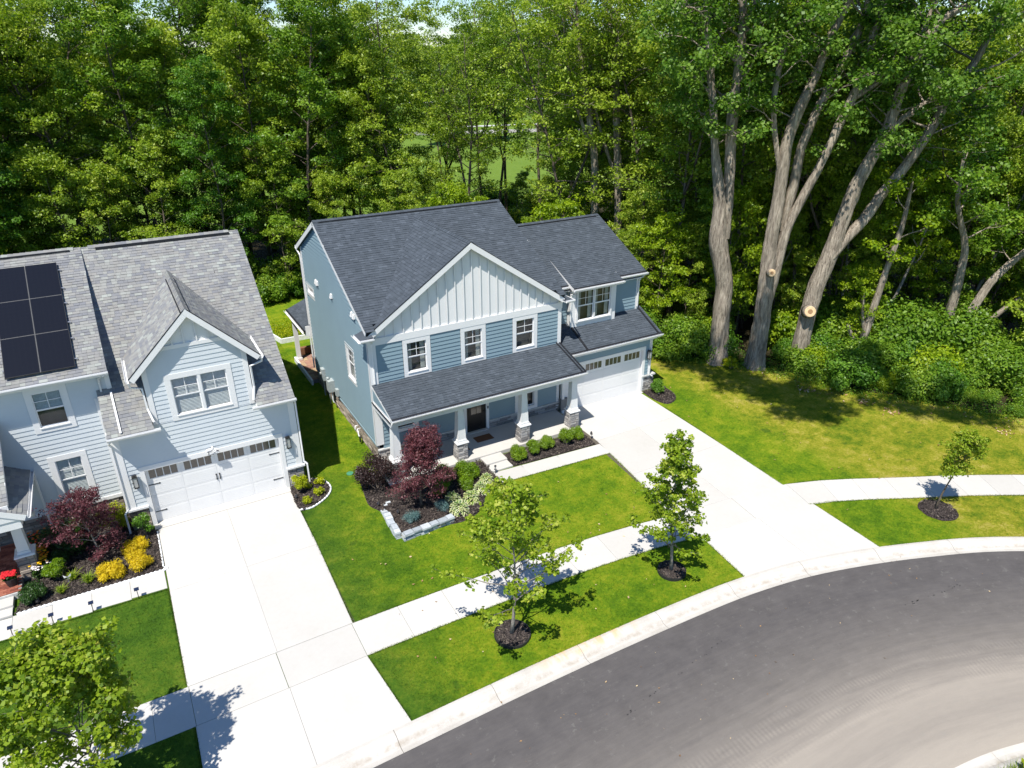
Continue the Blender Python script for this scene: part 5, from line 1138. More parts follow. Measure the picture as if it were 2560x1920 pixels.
def grow(seed, H=18, r0=.18, zc=.3, nl=22, spread=3.4, leafn=16000, leaf=.17, clump=.75, up=.35, lean=(0, 0), fork=.0, flat=.55, shape='oval', bark='barkdark', lmat='leaf_mid', asp=.6, twigs=4, density=1.0, stems=None, zleaf=None, sides=7):
    """returns (wood mesh, leaf mesh): tapered trunk, limbs, twigs and thousands of leaf blades in clumps"""
    rs = np.random.default_rng(seed); wood = MB(); cen = []
    if stems is None:
        T = [np.array([0, 0, 0.])]; n = 9; d = np.array([lean[0], lean[1], 1.])
        for k in range(n): d = d+np.r_[rs.normal(0, .045, 2), 0]; T.append(T[-1]+d/np.linalg.norm(d)*H/n)
        stems = [([tuple(t) for t in T], [r0*(1-.86*(k/n)**.8) + (r0*.35 if k == 0 else 0) for k in range(n+1)])]
        if fork > 0:
            k = int(n*fork); p = T[k]; a = rs.uniform(0, 6.28); q = wob(rs, p, (math.cos(a)*.45, math.sin(a)*.45, 1), H*(1-fork)*.95, 6, .06, .03)
            stems.append(([tuple(t) for t in q], [r0*.7*(1-fork)*(1-.85*j/6)+.02 for j in range(7)]))
    for i_, (pts, rad) in enumerate(stems):
        if sides >= 10: wood.rough_tube(pts, rad, seed+i_)
        else: wood.tube(pts, rad, sides)
    for si, (pts, rad) in enumerate(stems):
        T = np.array(pts); seg = np.r_[0, np.cumsum(np.linalg.norm(np.diff(T, axis=0), axis=1))]; z0 = zc*H if zleaf is None else zleaf
        cnt = nl if len(stems) < 3 else max(3, int(nl*seg[-1]/sum(np.linalg.norm(np.diff(np.array(s[0]), axis=0), axis=1).sum() for s in stems)))
        for j in range(cnt):
            f = (j+rs.random())/cnt
            if stems is not None and zleaf is not None:
                ok = [k for k in range(len(T)) if T[k][2] > zleaf]
                if not ok: break
                s = seg[ok[0]]+(seg[-1]-seg[ok[0]])*f
            else: s = seg[-1]*(zc+(1-zc)*f)
            p = np.array([np.interp(s, seg, T[:, a]) for a in range(3)]); r = float(np.interp(s, seg, rad))
            if p[2] < z0*.9: continue
            fz = (s/seg[-1]-zc)/(1-zc+1e-6) if zleaf is None else f
            prof = {'oval': (1-abs(2*fz-.8)**2*.55), 'cone': 1.08-fz*.85, 'wide': .75+.45*fz}[shape]
            a = 2.399*j+rs.uniform(-.5, .5)+si; L = spread*max(.22, prof)*rs.uniform(.65, 1.15)
            q = wob(rs, p, (math.cos(a), math.sin(a), up+rs.uniform(-.1, .45)+.5*fz), L, 5, .13, .02)
            r1 = min(r*.55, .012+L*.016); wood.tube(q, [r1*(1-.8*k/5) for k in range(6)], 4 if r1 < .06 else 5, False)
            for k in range(2, 6):
                for _ in range(twigs if k > 3 else max(1, twigs-2)):
                    dd = rs.normal(0, 1, 3); dd[2] = abs(dd[2])*.35; tl = clump*rs.uniform(.6, 1.5)
                    e = wob(rs, q[k], dd+np.array([math.cos(a), math.sin(a), 0])*.6, tl, 2, .2)
                    if L > .6: wood.tube(e, [r1*.28+.003, r1*.2+.002, .003], 3, False)
                    cen.append(e[-1])
            cen.append(q[-1])
        cen.append(T[-1])
    cen = np.array(cen); per = max(3, int(leafn*density/len(cen))); cr = clump*rs.uniform(.5, 1.0, len(cen))
    C = clumps(cen, cr, per, rs, flat, .35); base = np.repeat(cen, per, 0)
    V, F = leaf_quads(C, leaf, rs, .55, asp, nrm=(C-base)/(np.linalg.norm(C-base, axis=1)[:, None]+1e-6)*.6)
    t = np.clip(np.repeat(rs.normal(.45, .16, len(cen)), per)+rs.normal(0, .17, len(C)), 0, 1)
    return wood.mesh('trunk', MAT[bark], True), np_mesh('crown', V, F, MAT[lmat], t)
def tree(name, meshes, loc, label, cat='tree', group=None, rot=0, sc=(1, 1, 1), kinds=('trunk', 'crown')):
    e = empty(name, loc, label, cat, group); e.rotation_euler = (0, 0, rot); e.scale = sc
    for n_, me in zip(kinds, meshes): o = bpy.data.objects.new(n_, me); COL.objects.link(o); o.parent = e
    return e
def shrub(seed, rx, rz, n, leaf, lmat, shell=.6, stems=7, rough=.25, asp=.6, up=.4, lobes=9):
    """rounded shrub: lobed outline, leaves through the outer half, thin stems inside"""
    rs = np.random.default_rng(seed); w = MB(); L = []
    for k in range(lobes):
        a = rs.uniform(0, 6.283); e = rs.uniform(.05, 1.0); r = rs.uniform(.25, .62)
        L.append((math.cos(a)*rx*(1-r*.8)*math.sqrt(1-e*e*.8), math.sin(a)*rx*(1-r*.8)*math.sqrt(1-e*e*.8), rz*(.28+.55*e*(1-r*.3)), r*rx*(.8+rough)))
    L.append((0, 0, rz*.5, rx*.72)); L = np.array(L)
    for k in range(stems):
        q = L[rs.integers(0, len(L)), :3]; p = wob(rs, (rs.normal(0, rx*.08), rs.normal(0, rx*.08), 0), (q[0], q[1], q[2]), rz*.8, 4, .12); w.tube(p, [.022*rx+.006, .018*rx+.005, .014*rx+.003, .008*rx+.002, .002], 4, False)
    idx = rs.integers(0, len(L), n); d = rs.normal(0, 1, (n, 3)); d /= np.linalg.norm(d, axis=1)[:, None]; rr = (shell+(1-shell)*rs.random(n))*rs.uniform(.88, 1.1, n)
    C = L[idx, :3]+d*(L[idx, 3]*rr)[:, None]*np.array([1, 1, rz/rx*.75 if rz < rx else .95]); C[:, 2] = np.abs(C[:, 2])+.02
    V, F = leaf_quads(C, leaf, rs, up, asp, nrm=d)
    t = np.clip(np.repeat(rs.normal(.5, .13, len(L)), 1)[idx]+rs.normal(0, .18, n), 0, 1)
    return w.mesh('stem', MAT['twig']), np_mesh('foliage', V, F, MAT[lmat], t)
def plant(name, meshes, loc, label, cat='shrub', group=None, rot=0, sc=(1, 1, 1)): return tree(name, meshes, loc, label, cat, group, rot, sc, ('stem', 'foliage'))
# ---- blue house bed
rs0 = random.Random(5)
m_ = grow(31, H=3.3, r0=.05, zc=.13, nl=38, spread=1.12, leafn=17000, leaf=.08, clump=.30, up=.25, shape='cone', bark='barkdark', lmat='leaf_red', asp=.45, twigs=3, flat=.7)
tree('red_maple', m_, (.25, -4.15, .05), 'dark red laceleaf maple in the corner bed before the blue house porch', 'tree')
plant('purple_shrub', shrub(8, .95, 1.75, 7500, .075, 'leaf_purple', .45, rough=.35, asp=.5), (-.72, -2.0, .03), 'dark purple shrub at the blue house front left corner', 'shrub')
bx = shrub(9, .5, .85, 6500, .05, 'leaf_box', .72, rough=.12, lobes=12)
bxb = shrub(10, .5, .82, 6500, .05, 'leaf_box', .72, rough=.16, lobes=14)
for i, (x, y, s, sz, lab) in enumerate(((1.75, -3.05, 1.0, 1.1, 'lime green boxwood right behind the red maple'), (1.35, -3.75, .85, .8, 'lower lime boxwood tucked against the red maple'), (2.75, -3.2, 1.12, 1.12, 'largest lime boxwood left of the front steps'), (2.35, -3.9, .80, .75, 'low lime boxwood in front of the largest one'),
        (5.45, -2.92, .82, .92, 'round lime boxwood just right of the front steps'), (6.28, -2.82, .80, .85, 'second boxwood right of the steps, left one of a touching pair'), (7.0, -2.72, .84, .80, 'third boxwood right of the steps, right one of a touching pair'), (8.0, -2.88, .78, .95, 'fourth boxwood right of the steps, beside the last pier'), (8.66, -2.70, .80, .85, 'last boxwood of the row, nearest the driveway'))):
    plant('boxwood', bx if i % 2 else bxb, (x, y, .04), lab, 'shrub', 'boxwoods before the blue house', rs0.uniform(0, 6), (s, s, sz))
plant('boxwood', shrub(12, .38, .85, 4200, .055, 'leaf_shrub', .6), (15.15, -.82, .03), 'green bush at the right pier of the blue house garage', 'shrub')
def hosta(seed, r=.42, n=100):
    rs = np.random.default_rng(seed); g_ = MB(); e_ = MB()
    for k in range(n):
        a = rs.uniform(0, 6.283); f = (k/n)**.6; L = .27*rs.uniform(.75, 1.15); w = L*.34; p0 = np.array([math.cos(a)*r*f*.62, math.sin(a)*r*f*.62, .10+.30*(1-f*f)])
        d = np.array([math.cos(a), math.sin(a), .45-.9*f]); d /= np.linalg.norm(d); s = np.array([-math.sin(a), math.cos(a), 0]); up_ = np.cross(d, s)*-1; up_ = up_ if up_[2] > 0 else -up_
        a0 = p0; a1 = p0+d*L*.4+up_*.02; a2 = p0+d*L+np.array([0, 0, -.05*f]); lo = -up_*.012
        e_.poly([tuple(a0), tuple(a1+s*w+lo), tuple(a2+lo), tuple(a1-s*w+lo)], rs.random()); i_ = .62; g_.poly([tuple(a0+up_*.006), tuple(a1+s*w*i_+up_*.008), tuple(a0+(a2-a0)*.86+up_*.008), tuple(a1-s*w*i_+up_*.008)], rs.random())
    return e_.mesh('leaf_edges', MAT['hosta_e']), g_.mesh('leaf_blades', MAT['hosta_g'])
MAT['hosta_e'] = leafmat('hosta_cream', (.50, .52, .22, 1), (.66, .68, .38, 1), (.80, .80, .58, 1), .25); MAT['hosta_g'] = leafmat('hosta_green', (.045, .11, .03, 1), (.10, .19, .04, 1), (.30, .38, .06, 1), .25)
hm = [hosta(1), hosta(2), hosta(3)]
for i, (x, y, s, lab) in enumerate(((3.38, -3.80, .72, 'variegated hosta nearest the front steps'), (2.82, -4.32, .82, 'variegated hosta second from the steps'), (2.18, -4.72, .85, 'variegated hosta in the middle of the bed, right of centre'), (1.5, -4.42, .82, 'variegated hosta behind the frontmost one, beside the red maple'), (1.45, -5.15, .92, 'frontmost and largest variegated hosta'))):
    e = empty('hosta', (x, y, .05), lab, 'hosta', 'hostas in the corner bed'); e.rotation_euler = (0, 0, i*1.3); e.scale = (s, s, s)
    for n_, me in zip(('leaf_edges', 'leaf_blades'), hm[i % 3]): o = bpy.data.objects.new(n_, me); COL.objects.link(o); o.parent = e
sp = shrub(14, .36, .45, 3600, .05, 'leaf_blue', .45, asp=.22, rough=.3)
plant('blue_spruce', sp, (-.42, -4.72, .05), 'dwarf blue spruce at the left corner of the stone wall', 'shrub', 'dwarf blue spruces'); plant('blue_spruce', sp, (.85, -4.72, .05), 'dwarf blue spruce right under the red maple', 'shrub', 'dwarf blue spruces', 2, (.95, .95, .9))
# ---- small bed right of the grey garage
cb = shrub(15, .38, .95, 2600, .075, 'leaf_chart', .3, 9)
plant('golden_shrub', cb, (-3.66, -.62, .04), 'chartreuse shrub against the right pier of the grey garage', 'shrub')
sm = shrub(16, .22, .32, 600, .07, 'leaf_chart', .2)
for x, y, s, lab in ((-3.3, -.55, .8, 'little chartreuse plant next to the large one'), (-2.80, -.48, 1.1, 'chartreuse tuft at the back right rim of the small bed'), (-3.05, -1.22, 1.15, 'chartreuse tuft at the right rim of the small bed'), (-3.62, -1.60, 1.0, 'chartreuse tuft at the front of the small bed')):
    plant('small_shrub', sm, (x, y, .05), lab, 'plant', 'tufts in the small bed', x*3, (s, s, s))
# ---- grey house bed
m_ = grow(41, H=2.35, r0=.05, zc=.16, nl=22, spread=1.2, leafn=10500, leaf=.085, clump=.30, up=.3, shape='oval', bark='barkpale', lmat='leaf_red', asp=.45, twigs=3, flat=.65)
tree('red_maple', m_, (-10.99, -1.2, .05), 'spreading dark red maple below the grey house windows', 'tree')
plant('green_shrub', shrub(17, .85, 1.35, 5500, .075, 'leaf_darkgreen', .5), (-12.0, -.25, .04), 'dark green shrub in the shade left of the grey house maple', 'shrub')
plant('lime_shrub', shrub(18, .62, 1.25, 3500, .08, 'leaf_chart', .4), (-10.45, .25, .04), 'lime green shrub behind the grey house maple', 'shrub')
plant('round_shrub', shrub(20, .44, .75, 4600, .06, 'leaf_box', .72, rough=.1), (-12.32, -1.72, .05), 'round green shrub in the grey house bed', 'shrub')
plant('round_shrub', shrub(21, .44, .7, 4600, .06, 'leaf_darkgreen', .7, rough=.1), (-13.02, -2.55, .05), 'dark round shrub at the foot of the porch pier', 'shrub')
plant('round_shrub', shrub(22, .4, .6, 3000, .06, 'leaf_darkgreen', .7, rough=.1), (-12.2, -.95, .05), 'shaded round shrub between the maple and the porch', 'shrub')
plant('upright_shrub', shrub(23, .34, 1.25, 2600, .07, 'leaf_shrub', .3, 11), (-9.5, -.62, .05), 'tall thin green shrub at the left pier of the grey garage', 'shrub')
ys = shrub(24, .44, .58, 4800, .075, 'leaf_yellow', .45, asp=.25, rough=.35)
plant('golden_cypress', ys, (-10.70, -2.55, .05), 'golden threadleaf cypress nearest the grey house walk', 'shrub', 'golden cypresses'); plant('golden_cypress', ys, (-9.82, -2.42, .05), 'largest golden cypress at the driveway corner', 'shrub', 'golden cypresses', 2.2, (1.05, 1.0, 1.0)); plant('golden_cypress', ys, (-9.85, -1.45, .05), 'golden cypress behind the largest one, beside the driveway', 'shrub', 'golden cypresses', 4, (.98, .95, .9))
def grass_tuft(seed, n=90, h=.45, r=.1):
    rs = np.random.default_rng(seed); m = MB()
    for k in range(n):
        a = rs.uniform(0, 6.28); l = h*rs.uniform(.6, 1.1); o = rs.uniform(.15, .7); p = np.array([rs.normal(0, r*.4), rs.normal(0, r*.4), 0]); d = np.array([math.cos(a)*o, math.sin(a)*o, 1.]); s = np.array([-math.sin(a), math.cos(a), 0])*.009
        q = p+d*l*.55; e = p+d*l*.8+np.array([math.cos(a)*o*l*.6, math.sin(a)*o*l*.6, -.05]); m.poly([tuple(p-s), tuple(p+s), tuple(q+s), tuple(q-s)], rs.random()); m.poly([tuple(q-s), tuple(q+s), tuple(e)], rs.random())
    return m.mesh('blades', MAT['leaf_elder'])
gt = grass_tuft(3)
for x, y, s, lab in ((-12.2, -2.62, .9, 'ornamental grass tuft nearest the porch of the grey house'), (-11.85, -2.05, 1.0, 'ornamental grass tuft beside the white butterfly ornament'), (-11.38, -2.50, 1.15, 'ornamental grass tuft left of the golden cypress')):
    e = empty('grass_tuft', (x, y, .05), lab, 'plant', 'grass tufts in the grey house bed'); e.scale = (s, s, s); o = bpy.data.objects.new('blades', gt); COL.objects.link(o); o.parent = e
# flowers beside the porch
def flowers(name, loc, r, n, mats, label, seed, h=.35, leaves=900, lm='leaf_darkgreen'):
    rs = np.random.default_rng(seed); e = empty(name, loc, label, 'flowers')
    C = np.c_[rs.uniform(-r[0], r[0], leaves), rs.uniform(-r[1], r[1], leaves), rs.uniform(.02, h*.8, leaves)]; V, F = leaf_quads(C, .09, rs, .5); add('foliage', np_mesh('foliage', V, F, MAT[lm], rs.random(leaves)), e)
    for mi, mt in enumerate(mats):
        m = MB()
        for k in range(n):
            c = Vector((rs.uniform(-r[0], r[0]), rs.uniform(-r[1], r[1])+(mi-len(mats)/2+.5)*r[1]*.4, h*rs.uniform(.75, 1.05))); s = rs.uniform(.028, .05)
            pts = [c+Vector((math.cos(a)*s, math.sin(a)*s, -.006)) for a in np.arange(0, 6.28, 1.047)]
            m.poly(pts); m.poly([c+Vector((0, 0, .012)), pts[0]+Vector((0, 0, .004)), pts[2]+Vector((0, 0, .004))])
        m.build('blossom', MAT[mt]).parent = e
    return e
flowers('marigolds', (-12.82, -.75, .2), (.28, .55), 70, ['petalyellow', 'orange'], 'yellow and orange marigolds beside the porch column of the grey house', 1, .45)
flowers('white_flowers', (-12.75, -1.35, .15), (.3, .2), 40, ['petalwhite'], 'white flowers in front of the marigolds', 2, .4)
flowers('red_flowers', (-12.85, .45, .2), (.4, .35), 22, ['petalred', 'orange'], 'red flowers in the shade under the grey porch eave', 3, .5)
fp = flowers('potted_red_flowers', (-13.62, -1.62, .58), (.2, .17), 130, ['petalred'], 'dark pot of red flowers on the brick porch', 4, .18, 500)
MB().tube([(0, 0, -.32), (0, 0, -.1), (0, 0, 0)], [.13, .18, .2], 14).build('pot', MAT['potdark']).parent = fp
hb = empty('hanging_basket', (-13.85, -1.2, 1.55), 'white hanging flower basket inside the grey porch', 'hanging basket')
MB().tube([(0, 0, -.2), (0, 0, -.08), (0, 0, .0)], [.1, .17, .19], 14).build('basket', MAT['pot']).parent = hb
for a in range(3): MB().tube([(math.cos(a*2.1)*.18, math.sin(a*2.1)*.18, 0), (0, 0, .85), (0, 0, 1.26)], .005, 4).build('hanger', MAT['black']).parent = hb
st_, fo_ = shrub(33, .24, .26, 700, .06, 'leaf_chart', .3); add('foliage', fo_, hb)
hb2 = empty('hanging_basket', (-12.62, -.6, 2.3), 'small white basket of red flowers under the grey porch gutter', 'hanging basket')
MB().tube([(0, 0, -.2), (0, 0, 0)], [.08, .13], 12).build('basket', MAT['pot']).parent = hb2
MB().tube([(0, 0, 0), (0, 0, .5)], .005, 4).build('hanger', MAT['black']).parent = hb2
m = MB()
rs = np.random.default_rng(9)
for k in range(30): c = Vector((*rs.normal(0, .07, 2), rs.uniform(.0, .12))); m.poly([c+Vector((math.cos(a)*.035, math.sin(a)*.035, 0)) for a in np.arange(0, 6.28, 1.26)])
m.build('blossom', MAT['petalred']).parent = hb2
# ---- street trees
st1 = grow(101, H=5.3, r0=.062, zc=.20, nl=34, spread=2.35, leafn=6000, leaf=.105, clump=.27, up=.30, shape='cone', bark='barkpale', lmat='leaf_street', asp=.9, twigs=2, flat=.7, density=1)
tree('street_tree', st1, (.04, -11.78, .05), 'young maple in a black mulch ring, nearest the grey house driveway', 'tree', 'young street trees along the sidewalk', 1.0)
st2 = grow(102, H=5.5, r0=.06, zc=.18, nl=40, spread=1.45, leafn=7600, leaf=.10, clump=.24, up=.5, shape='cone', bark='barkpale', lmat='leaf_street', asp=.9, twigs=2, flat=.7)
tree('street_tree', st2, (6.36, -12.0, .05), 'taller denser young maple beside the blue house driveway apron', 'tree', 'young street trees along the sidewalk', 2.2)
st3 = grow(103, H=3.5, r0=.045, zc=.40, nl=26, spread=.78, leafn=4800, leaf=.095, clump=.22, up=1.0, shape='oval', bark='barkdark', lmat='leaf_street', asp=.6, twigs=3, flat=.8)
tree('street_tree', st3, (17.89, -14.45, .03), 'small round-crowned tree alone in the right-hand verge', 'tree', 'young street trees along the sidewalk', .5)
st4 = grow(104, H=4.7, r0=.075, zc=.30, nl=44, spread=1.95, leafn=17000, leaf=.105, clump=.33, up=.5, shape='oval', bark='barkpale', lmat='leaf_street', asp=.9, twigs=3, flat=.75)
tree('street_tree', st4, (-11.15, -11.7, .03), 'full leafy maple cut by the bottom left corner of the picture', 'tree', 'young street trees along the sidewalk', 2.9)
def ring(x, y, r, lab, rim=True, seed=1):
    e = empty('tree_ring', (x, y, 0), lab, 'mulch ring'); n = 30; m = MB(); rr = random.Random(seed)
    for k in range(n):
        a, b = 6.283*k/n, 6.283*(k+1)/n
        if rim: m.hexa([(math.cos(a)*r, math.sin(a)*r, 0), (math.cos(b)*r, math.sin(b)*r, 0), (math.cos(b)*(r-.03), math.sin(b)*(r-.03), 0), (math.cos(a)*(r-.03), math.sin(a)*(r-.03), 0)], [(math.cos(a)*r, math.sin(a)*r, .11), (math.cos(b)*r, math.sin(b)*r, .11), (math.cos(b)*(r-.03), math.sin(b)*(r-.03), .11), (math.cos(a)*(r-.03), math.sin(a)*(r-.03), .11)])
    if rim: m.build('rim', MAT['drain']).parent = e
    q = MB(); R = [(r-.02 if rim else r, .02 if not rim else .07), (r*.6, .09), (0.12, .12)]
    for rad, z in R:
        for k in range(n): q.v.append((math.cos(6.283*k/n)*rad*(1 if rim else rr.uniform(.95, 1.05)), math.sin(6.283*k/n)*rad, z+rr.uniform(-.01, .01)))
    for j in range(2):
        for k in range(n): q.f.append((j*n+k, j*n+(k+1) % n, (j+1)*n+(k+1) % n, (j+1)*n+k)); q.t.append(.5)
    q.f.append(tuple(2*n+k for k in range(n))); q.t.append(.5)
    q.build('mulch', MAT['mulch'], None, True).parent = e
    cc = chips(np.array([(math.cos(6.283*k/16)*r*.93, math.sin(6.283*k/16)*r*.93) for k in range(16)]), 500, seed, .09, 'chips', (.02, .045)); cc.parent = e
ring(.06, -11.8, .58, 'black rimmed mulch ring at the foot of the maple near the grey driveway', True, 11); ring(6.38, -12.02, .5, 'black rimmed mulch ring at the foot of the taller maple', True, 12); ring(18.0, -14.5, .72, 'flat round mulch patch under the small right-hand tree', False, 13); ring(-11.15, -11.7, .55, 'mulch ring under the maple in the bottom left corner', True, 14)
# ================================================================ WOODS
BIG = {
 'T1': dict(base=(20.87, .62), stems=[
  [(20.87, .62, 0, .59), (20.79, .67, 2.88, .51), (20.77, .67, 4.71, .52), (20.17, 1.01, 7.15, .56), (20.09, 1.06, 9.21, .39), (19.56, 1.36, 11.57, .24), (19.26, 1.54, 13.8, .21), (18.73, 1.84, 16.6, .22), (18.5, 1.97, 18.57, .20), (18.2, 2.3, 23, .1)],
  [(20.45, .85, 7.3, .30), (20.42, .87, 8.6, .30), (20.36, .91, 10.01, .29), (20.25, .97, 11.56, .30), (20.11, 1.05, 13.43, .29), (20.13, 1.04, 15.22, .25), (20.12, 1.04, 16.93, .22), (19.96, 1.14, 18.57, .18), (19.8, 1.5, 24, .07)],
  [(20.1, 1.06, 17.13, .15), (20.34, .92, 17.79, .14), (20.5, .83, 18.57, .13), (21.2, .6, 22, .05)], [(20.26, .96, 15.5, .12), (19.87, 1.19, 16.05, .11), (19.6, 1.34, 16.66, .09)]]),
 'T2': dict(base=(22.28, -.96), stems=[
  [(22.28, -.96, 0, .56), (22.28, -.96, 2.66, .48), (22.21, -.92, 4.92, .45), (22.08, -.84, 7.1, .38), (22.16, -.89, 9.73, .33), (22.12, -.87, 12.4, .31), (22.39, -1.02, 13.7, .29), (22.88, -1.3, 15.24, .24), (23.18, -1.47, 16.92, .22), (23.72, -1.78, 18.53, .18), (24.6, -2.1, 23, .07)],
  [(22.40, -1.03, 3.2, .22), (22.56, -1.12, 5.79, .31), (22.7, -1.2, 7.89, .30), (22.89, -1.31, 8.53, .27), (23.27, -1.52, 9.73, .25), (23.87, -1.87, 11.57, .23), (24.18, -2.05, 12.9, .23), (24.54, -2.25, 14.26, .25), (24.93, -2.47, 15.37, .23), (24.94, -2.47, 17.05, .21), (25.09, -2.56, 18.53, .18), (25.6, -2.6, 23, .07)],
  [(22.73, -.92, 7.8, .26), (22.93, -1.03, 10.12, .28), (22.98, -1.06, 12.02, .26), (23.47, -1.34, 13.98, .23), (23.96, -1.62, 15.38, .21), (24.56, -1.96, 17.05, .18), (24.72, -2.05, 18.53, .16), (25, -1.8, 22, .06)],
  [(22.15, -.80, 10.5, .13), (21.5, -.5, 12.9, .14), (21.27, -.38, 14.2, .15), (21.31, -.4, 15.79, .15), (21.51, -.52, 17.06, .15), (21.75, -.66, 17.96, .14), (22.23, -.93, 18.9, .12), (22.6, -1, 22, .05)],
  [(24.54, -2.25, 14.26, .15), (25.29, -2.68, 14.82, .16), (26.16, -3.17, 15.71, .16), (26.83, -3.56, 16.78, .14), (27.6, -3.9, 20, .05)]]),
 'T3': dict(base=(24.36, -2.16), stems=[
  [(24.36, -2.16, 0, .56), (24.38, -2.17, 2.38, .46), (24.54, -2.26, 4.74, .47), (24.91, -2.48, 6.47, .45), (25.2, -2.64, 8.53, .40), (25.55, -2.84, 10.5, .36), (26.34, -3.29, 12.75, .31), (26.51, -3.39, 14.54, .27), (26.89, -3.61, 16.45, .25), (27.65, -4.04, 17.89, .18), (28.78, -4.68, 18.39, .15), (30.5, -5.2, 20.5, .06)],
  [(24.91, -2.52, 6.47, .36), (25.41, -2.76, 7.31, .33), (26.15, -3.18, 8.36, .31), (26.72, -3.51, 9.8, .30), (27.49, -3.94, 11.11, .29), (28.15, -4.32, 12.75, .27), (28.74, -4.66, 14.54, .23), (29.39, -5.03, 15.91, .19), (29.59, -5.15, 16.64, .17), (30.4, -5.4, 20, .06)],
  [(26.23, -3.23, 11.94, .16), (26.71, -3.5, 13.26, .15), (27.44, -3.92, 13.9, .13), (28.1, -4.3, 14.47, .08)]]),
 'T4': dict(base=(27.06, -3.72), stems=[
  [(27.06, -3.72, 0, .28), (27.29, -3.85, 1.25, .26), (27.48, -3.96, 3.12, .25), (27.7, -4.09, 5.78, .18), (27.96, -4.24, 8.05, .16), (27.94, -4.23, 9.49, .12), (27.94, -4.22, 10.6, .05)], [(27.3, -3.86, 1.3, .1), (26.8, -3.6, 1.7, .13), (26.4, -3.4, 2.6, .1)], [(27.35, -3.9, 1.9, .1), (27.1, -3.7, 3.0, .09), (26.95, -3.6, 4.4, .05)]]),
 'T5': dict(base=(31.7, -6.4), stems=[
  [(31.5, -6.34, 0, .30), (31.2, -6.11, 3.12, .26), (31.19, -6.11, 5.35, .25), (31.1, -6.05, 6.97, .2), (30.12, -5.49, 9.33, .14), (29.9, -5.3, 12, .06)],
  [(31.85, -6.51, 0, .34), (31.93, -6.53, 1.91, .31), (32.2, -6.68, 3.3, .28), (32.72, -6.98, 5.08, .25), (33.4, -7.37, 6.12, .21), (34.11, -7.77, 6.96, .19), (35.8, -8.6, 9.5, .12), (36.8, -9, 13, .05)],
  [(32.35, -6.77, 1.73, .17), (33.06, -7.17, 2.56, .17), (33.72, -7.55, 3.48, .15), (34.72, -8.12, 4.46, .10), (36, -8.8, 6, .04)],
  [(32.34, -6.77, 1.44, .11), (33.88, -7.64, 1.1, .11), (35.12, -8.35, 1.62, .07)]]),
}
labs = {'T1': 'thick grey cottonwood with a hollow split in its trunk, leftmost of the giants', 'T2': 'giant twin-trunked cottonwood with one pale sawn stub low on its bark', 'T3': 'leaning giant cottonwood with the largest round sawn scar', 'T4': 'short crooked grey tree among the bushes right of the giants', 'T5': 'pair of leaning grey trunks with bare low branches at far right'}
def big(key, seed, nl, spread, leafn, zleaf, leaf=.17, clump=.85, lm='leaf_cotton'):
    d = BIG[key]; bx_, by_ = d['base']
    S = [([(x-bx_, y-by_, z) for x, y, z, r in s], [r*.86 for *_, r in s]) for s in d['stems']]
    me = grow(seed, stems=S, H=22, nl=nl, spread=spread, leafn=leafn, leaf=leaf, clump=clump, up=.15, zleaf=zleaf, bark='bark', lmat=lm, shape='wide', twigs=3, asp=.85, flat=.7, sides=14)
    return tree('cottonwood' if key in ('T1', 'T2', 'T3') else 'leaning_tree', me, (bx_, by_, 0), labs[key], 'tree')
t1 = big('T1', 201, 46, 3.6, 24000, 10.5); t2 = big('T2', 202, 50, 3.2, 25000, 11.0); t3 = big('T3', 203, 42, 3.8, 24000, 10.5); t4 = big('T4', 204, 10, 1.8, 3000, 5.5, .16, .6, 'leaf_bright'); t5 = big('T5', 205, 30, 3.0, 12000, 6.0, .16, .8, 'leaf_mid')
MAT['heart'] = plain('brown_heartwood', (.27, .16, .08, 1), .9)
def scar(parent, p, n, r):
    n = Vector(n).normalized(); a = n.orthogonal().normalized(); b = n.cross(a); P = Vector(p); m = MB()
    m.tube([P-n*.5, P-n*.02], [r*1.25, r*1.05], 14); o = m.build('branch_stub', MAT['bark'], parent, True)
    MB().tube([P-n*.019, P], [r*.98, r*.9], 16).build('sawn_face', MAT['cutwood'], o); MB().tube([P, P+n*.004], [r*.45, r*.4], 12).build('heartwood', MAT['heart'], o)
scar(t2, (21.75, -1.55, 5.79), (-.6, -.75, .25), .20); scar(t3, (23.85, -2.75, 3.62), (-.6, -.75, .3), .30)
# hollow on the big left trunk
def high_crown(parent, pts, seed, n=420, rad=1.05):
    rs = np.random.default_rng(seed); bx_, by_ = parent.location.x, parent.location.y; ce = np.array([(x-bx_+dx, y-by_+dy, z+dz) for x, y, z in pts for dx, dy, dz in ((0, 0, 0), (.9, .5, .4), (-.7, .8, -.3), (.3, -.9, .5))])
    C = clumps(ce, rad, n, rs, .6, .3); V, F = leaf_quads(C, .2, rs, .5, .85); o = add('crown', np_mesh('high_crown', V, F, MAT['leaf_cotton'], rs.random(len(C))), parent)
def limb(parent, pts): m = MB(); m.tube([p[:3] for p in pts], [p[3] for p in pts], 8); m.build('limb', MAT['bark'], parent, True)
limb(t1, [(18.5, 1.97, 18.3, .16), (16.5, -2.5, 20.6, .12), (14.0, -7.0, 21.6, .08), (11.6, -11.5, 21.9, .03)]); limb(t1, [(15.4, -4.6, 21.0, .08), (12.6, -6.2, 21.6, .05), (10.4, -6.8, 21.8, .02)]); limb(t2, [(23.8, -1.85, 18.9, .15), (20.5, -7.5, 21.2, .11), (17.8, -12, 22.5, .07), (16.2, -17, 23, .03)])
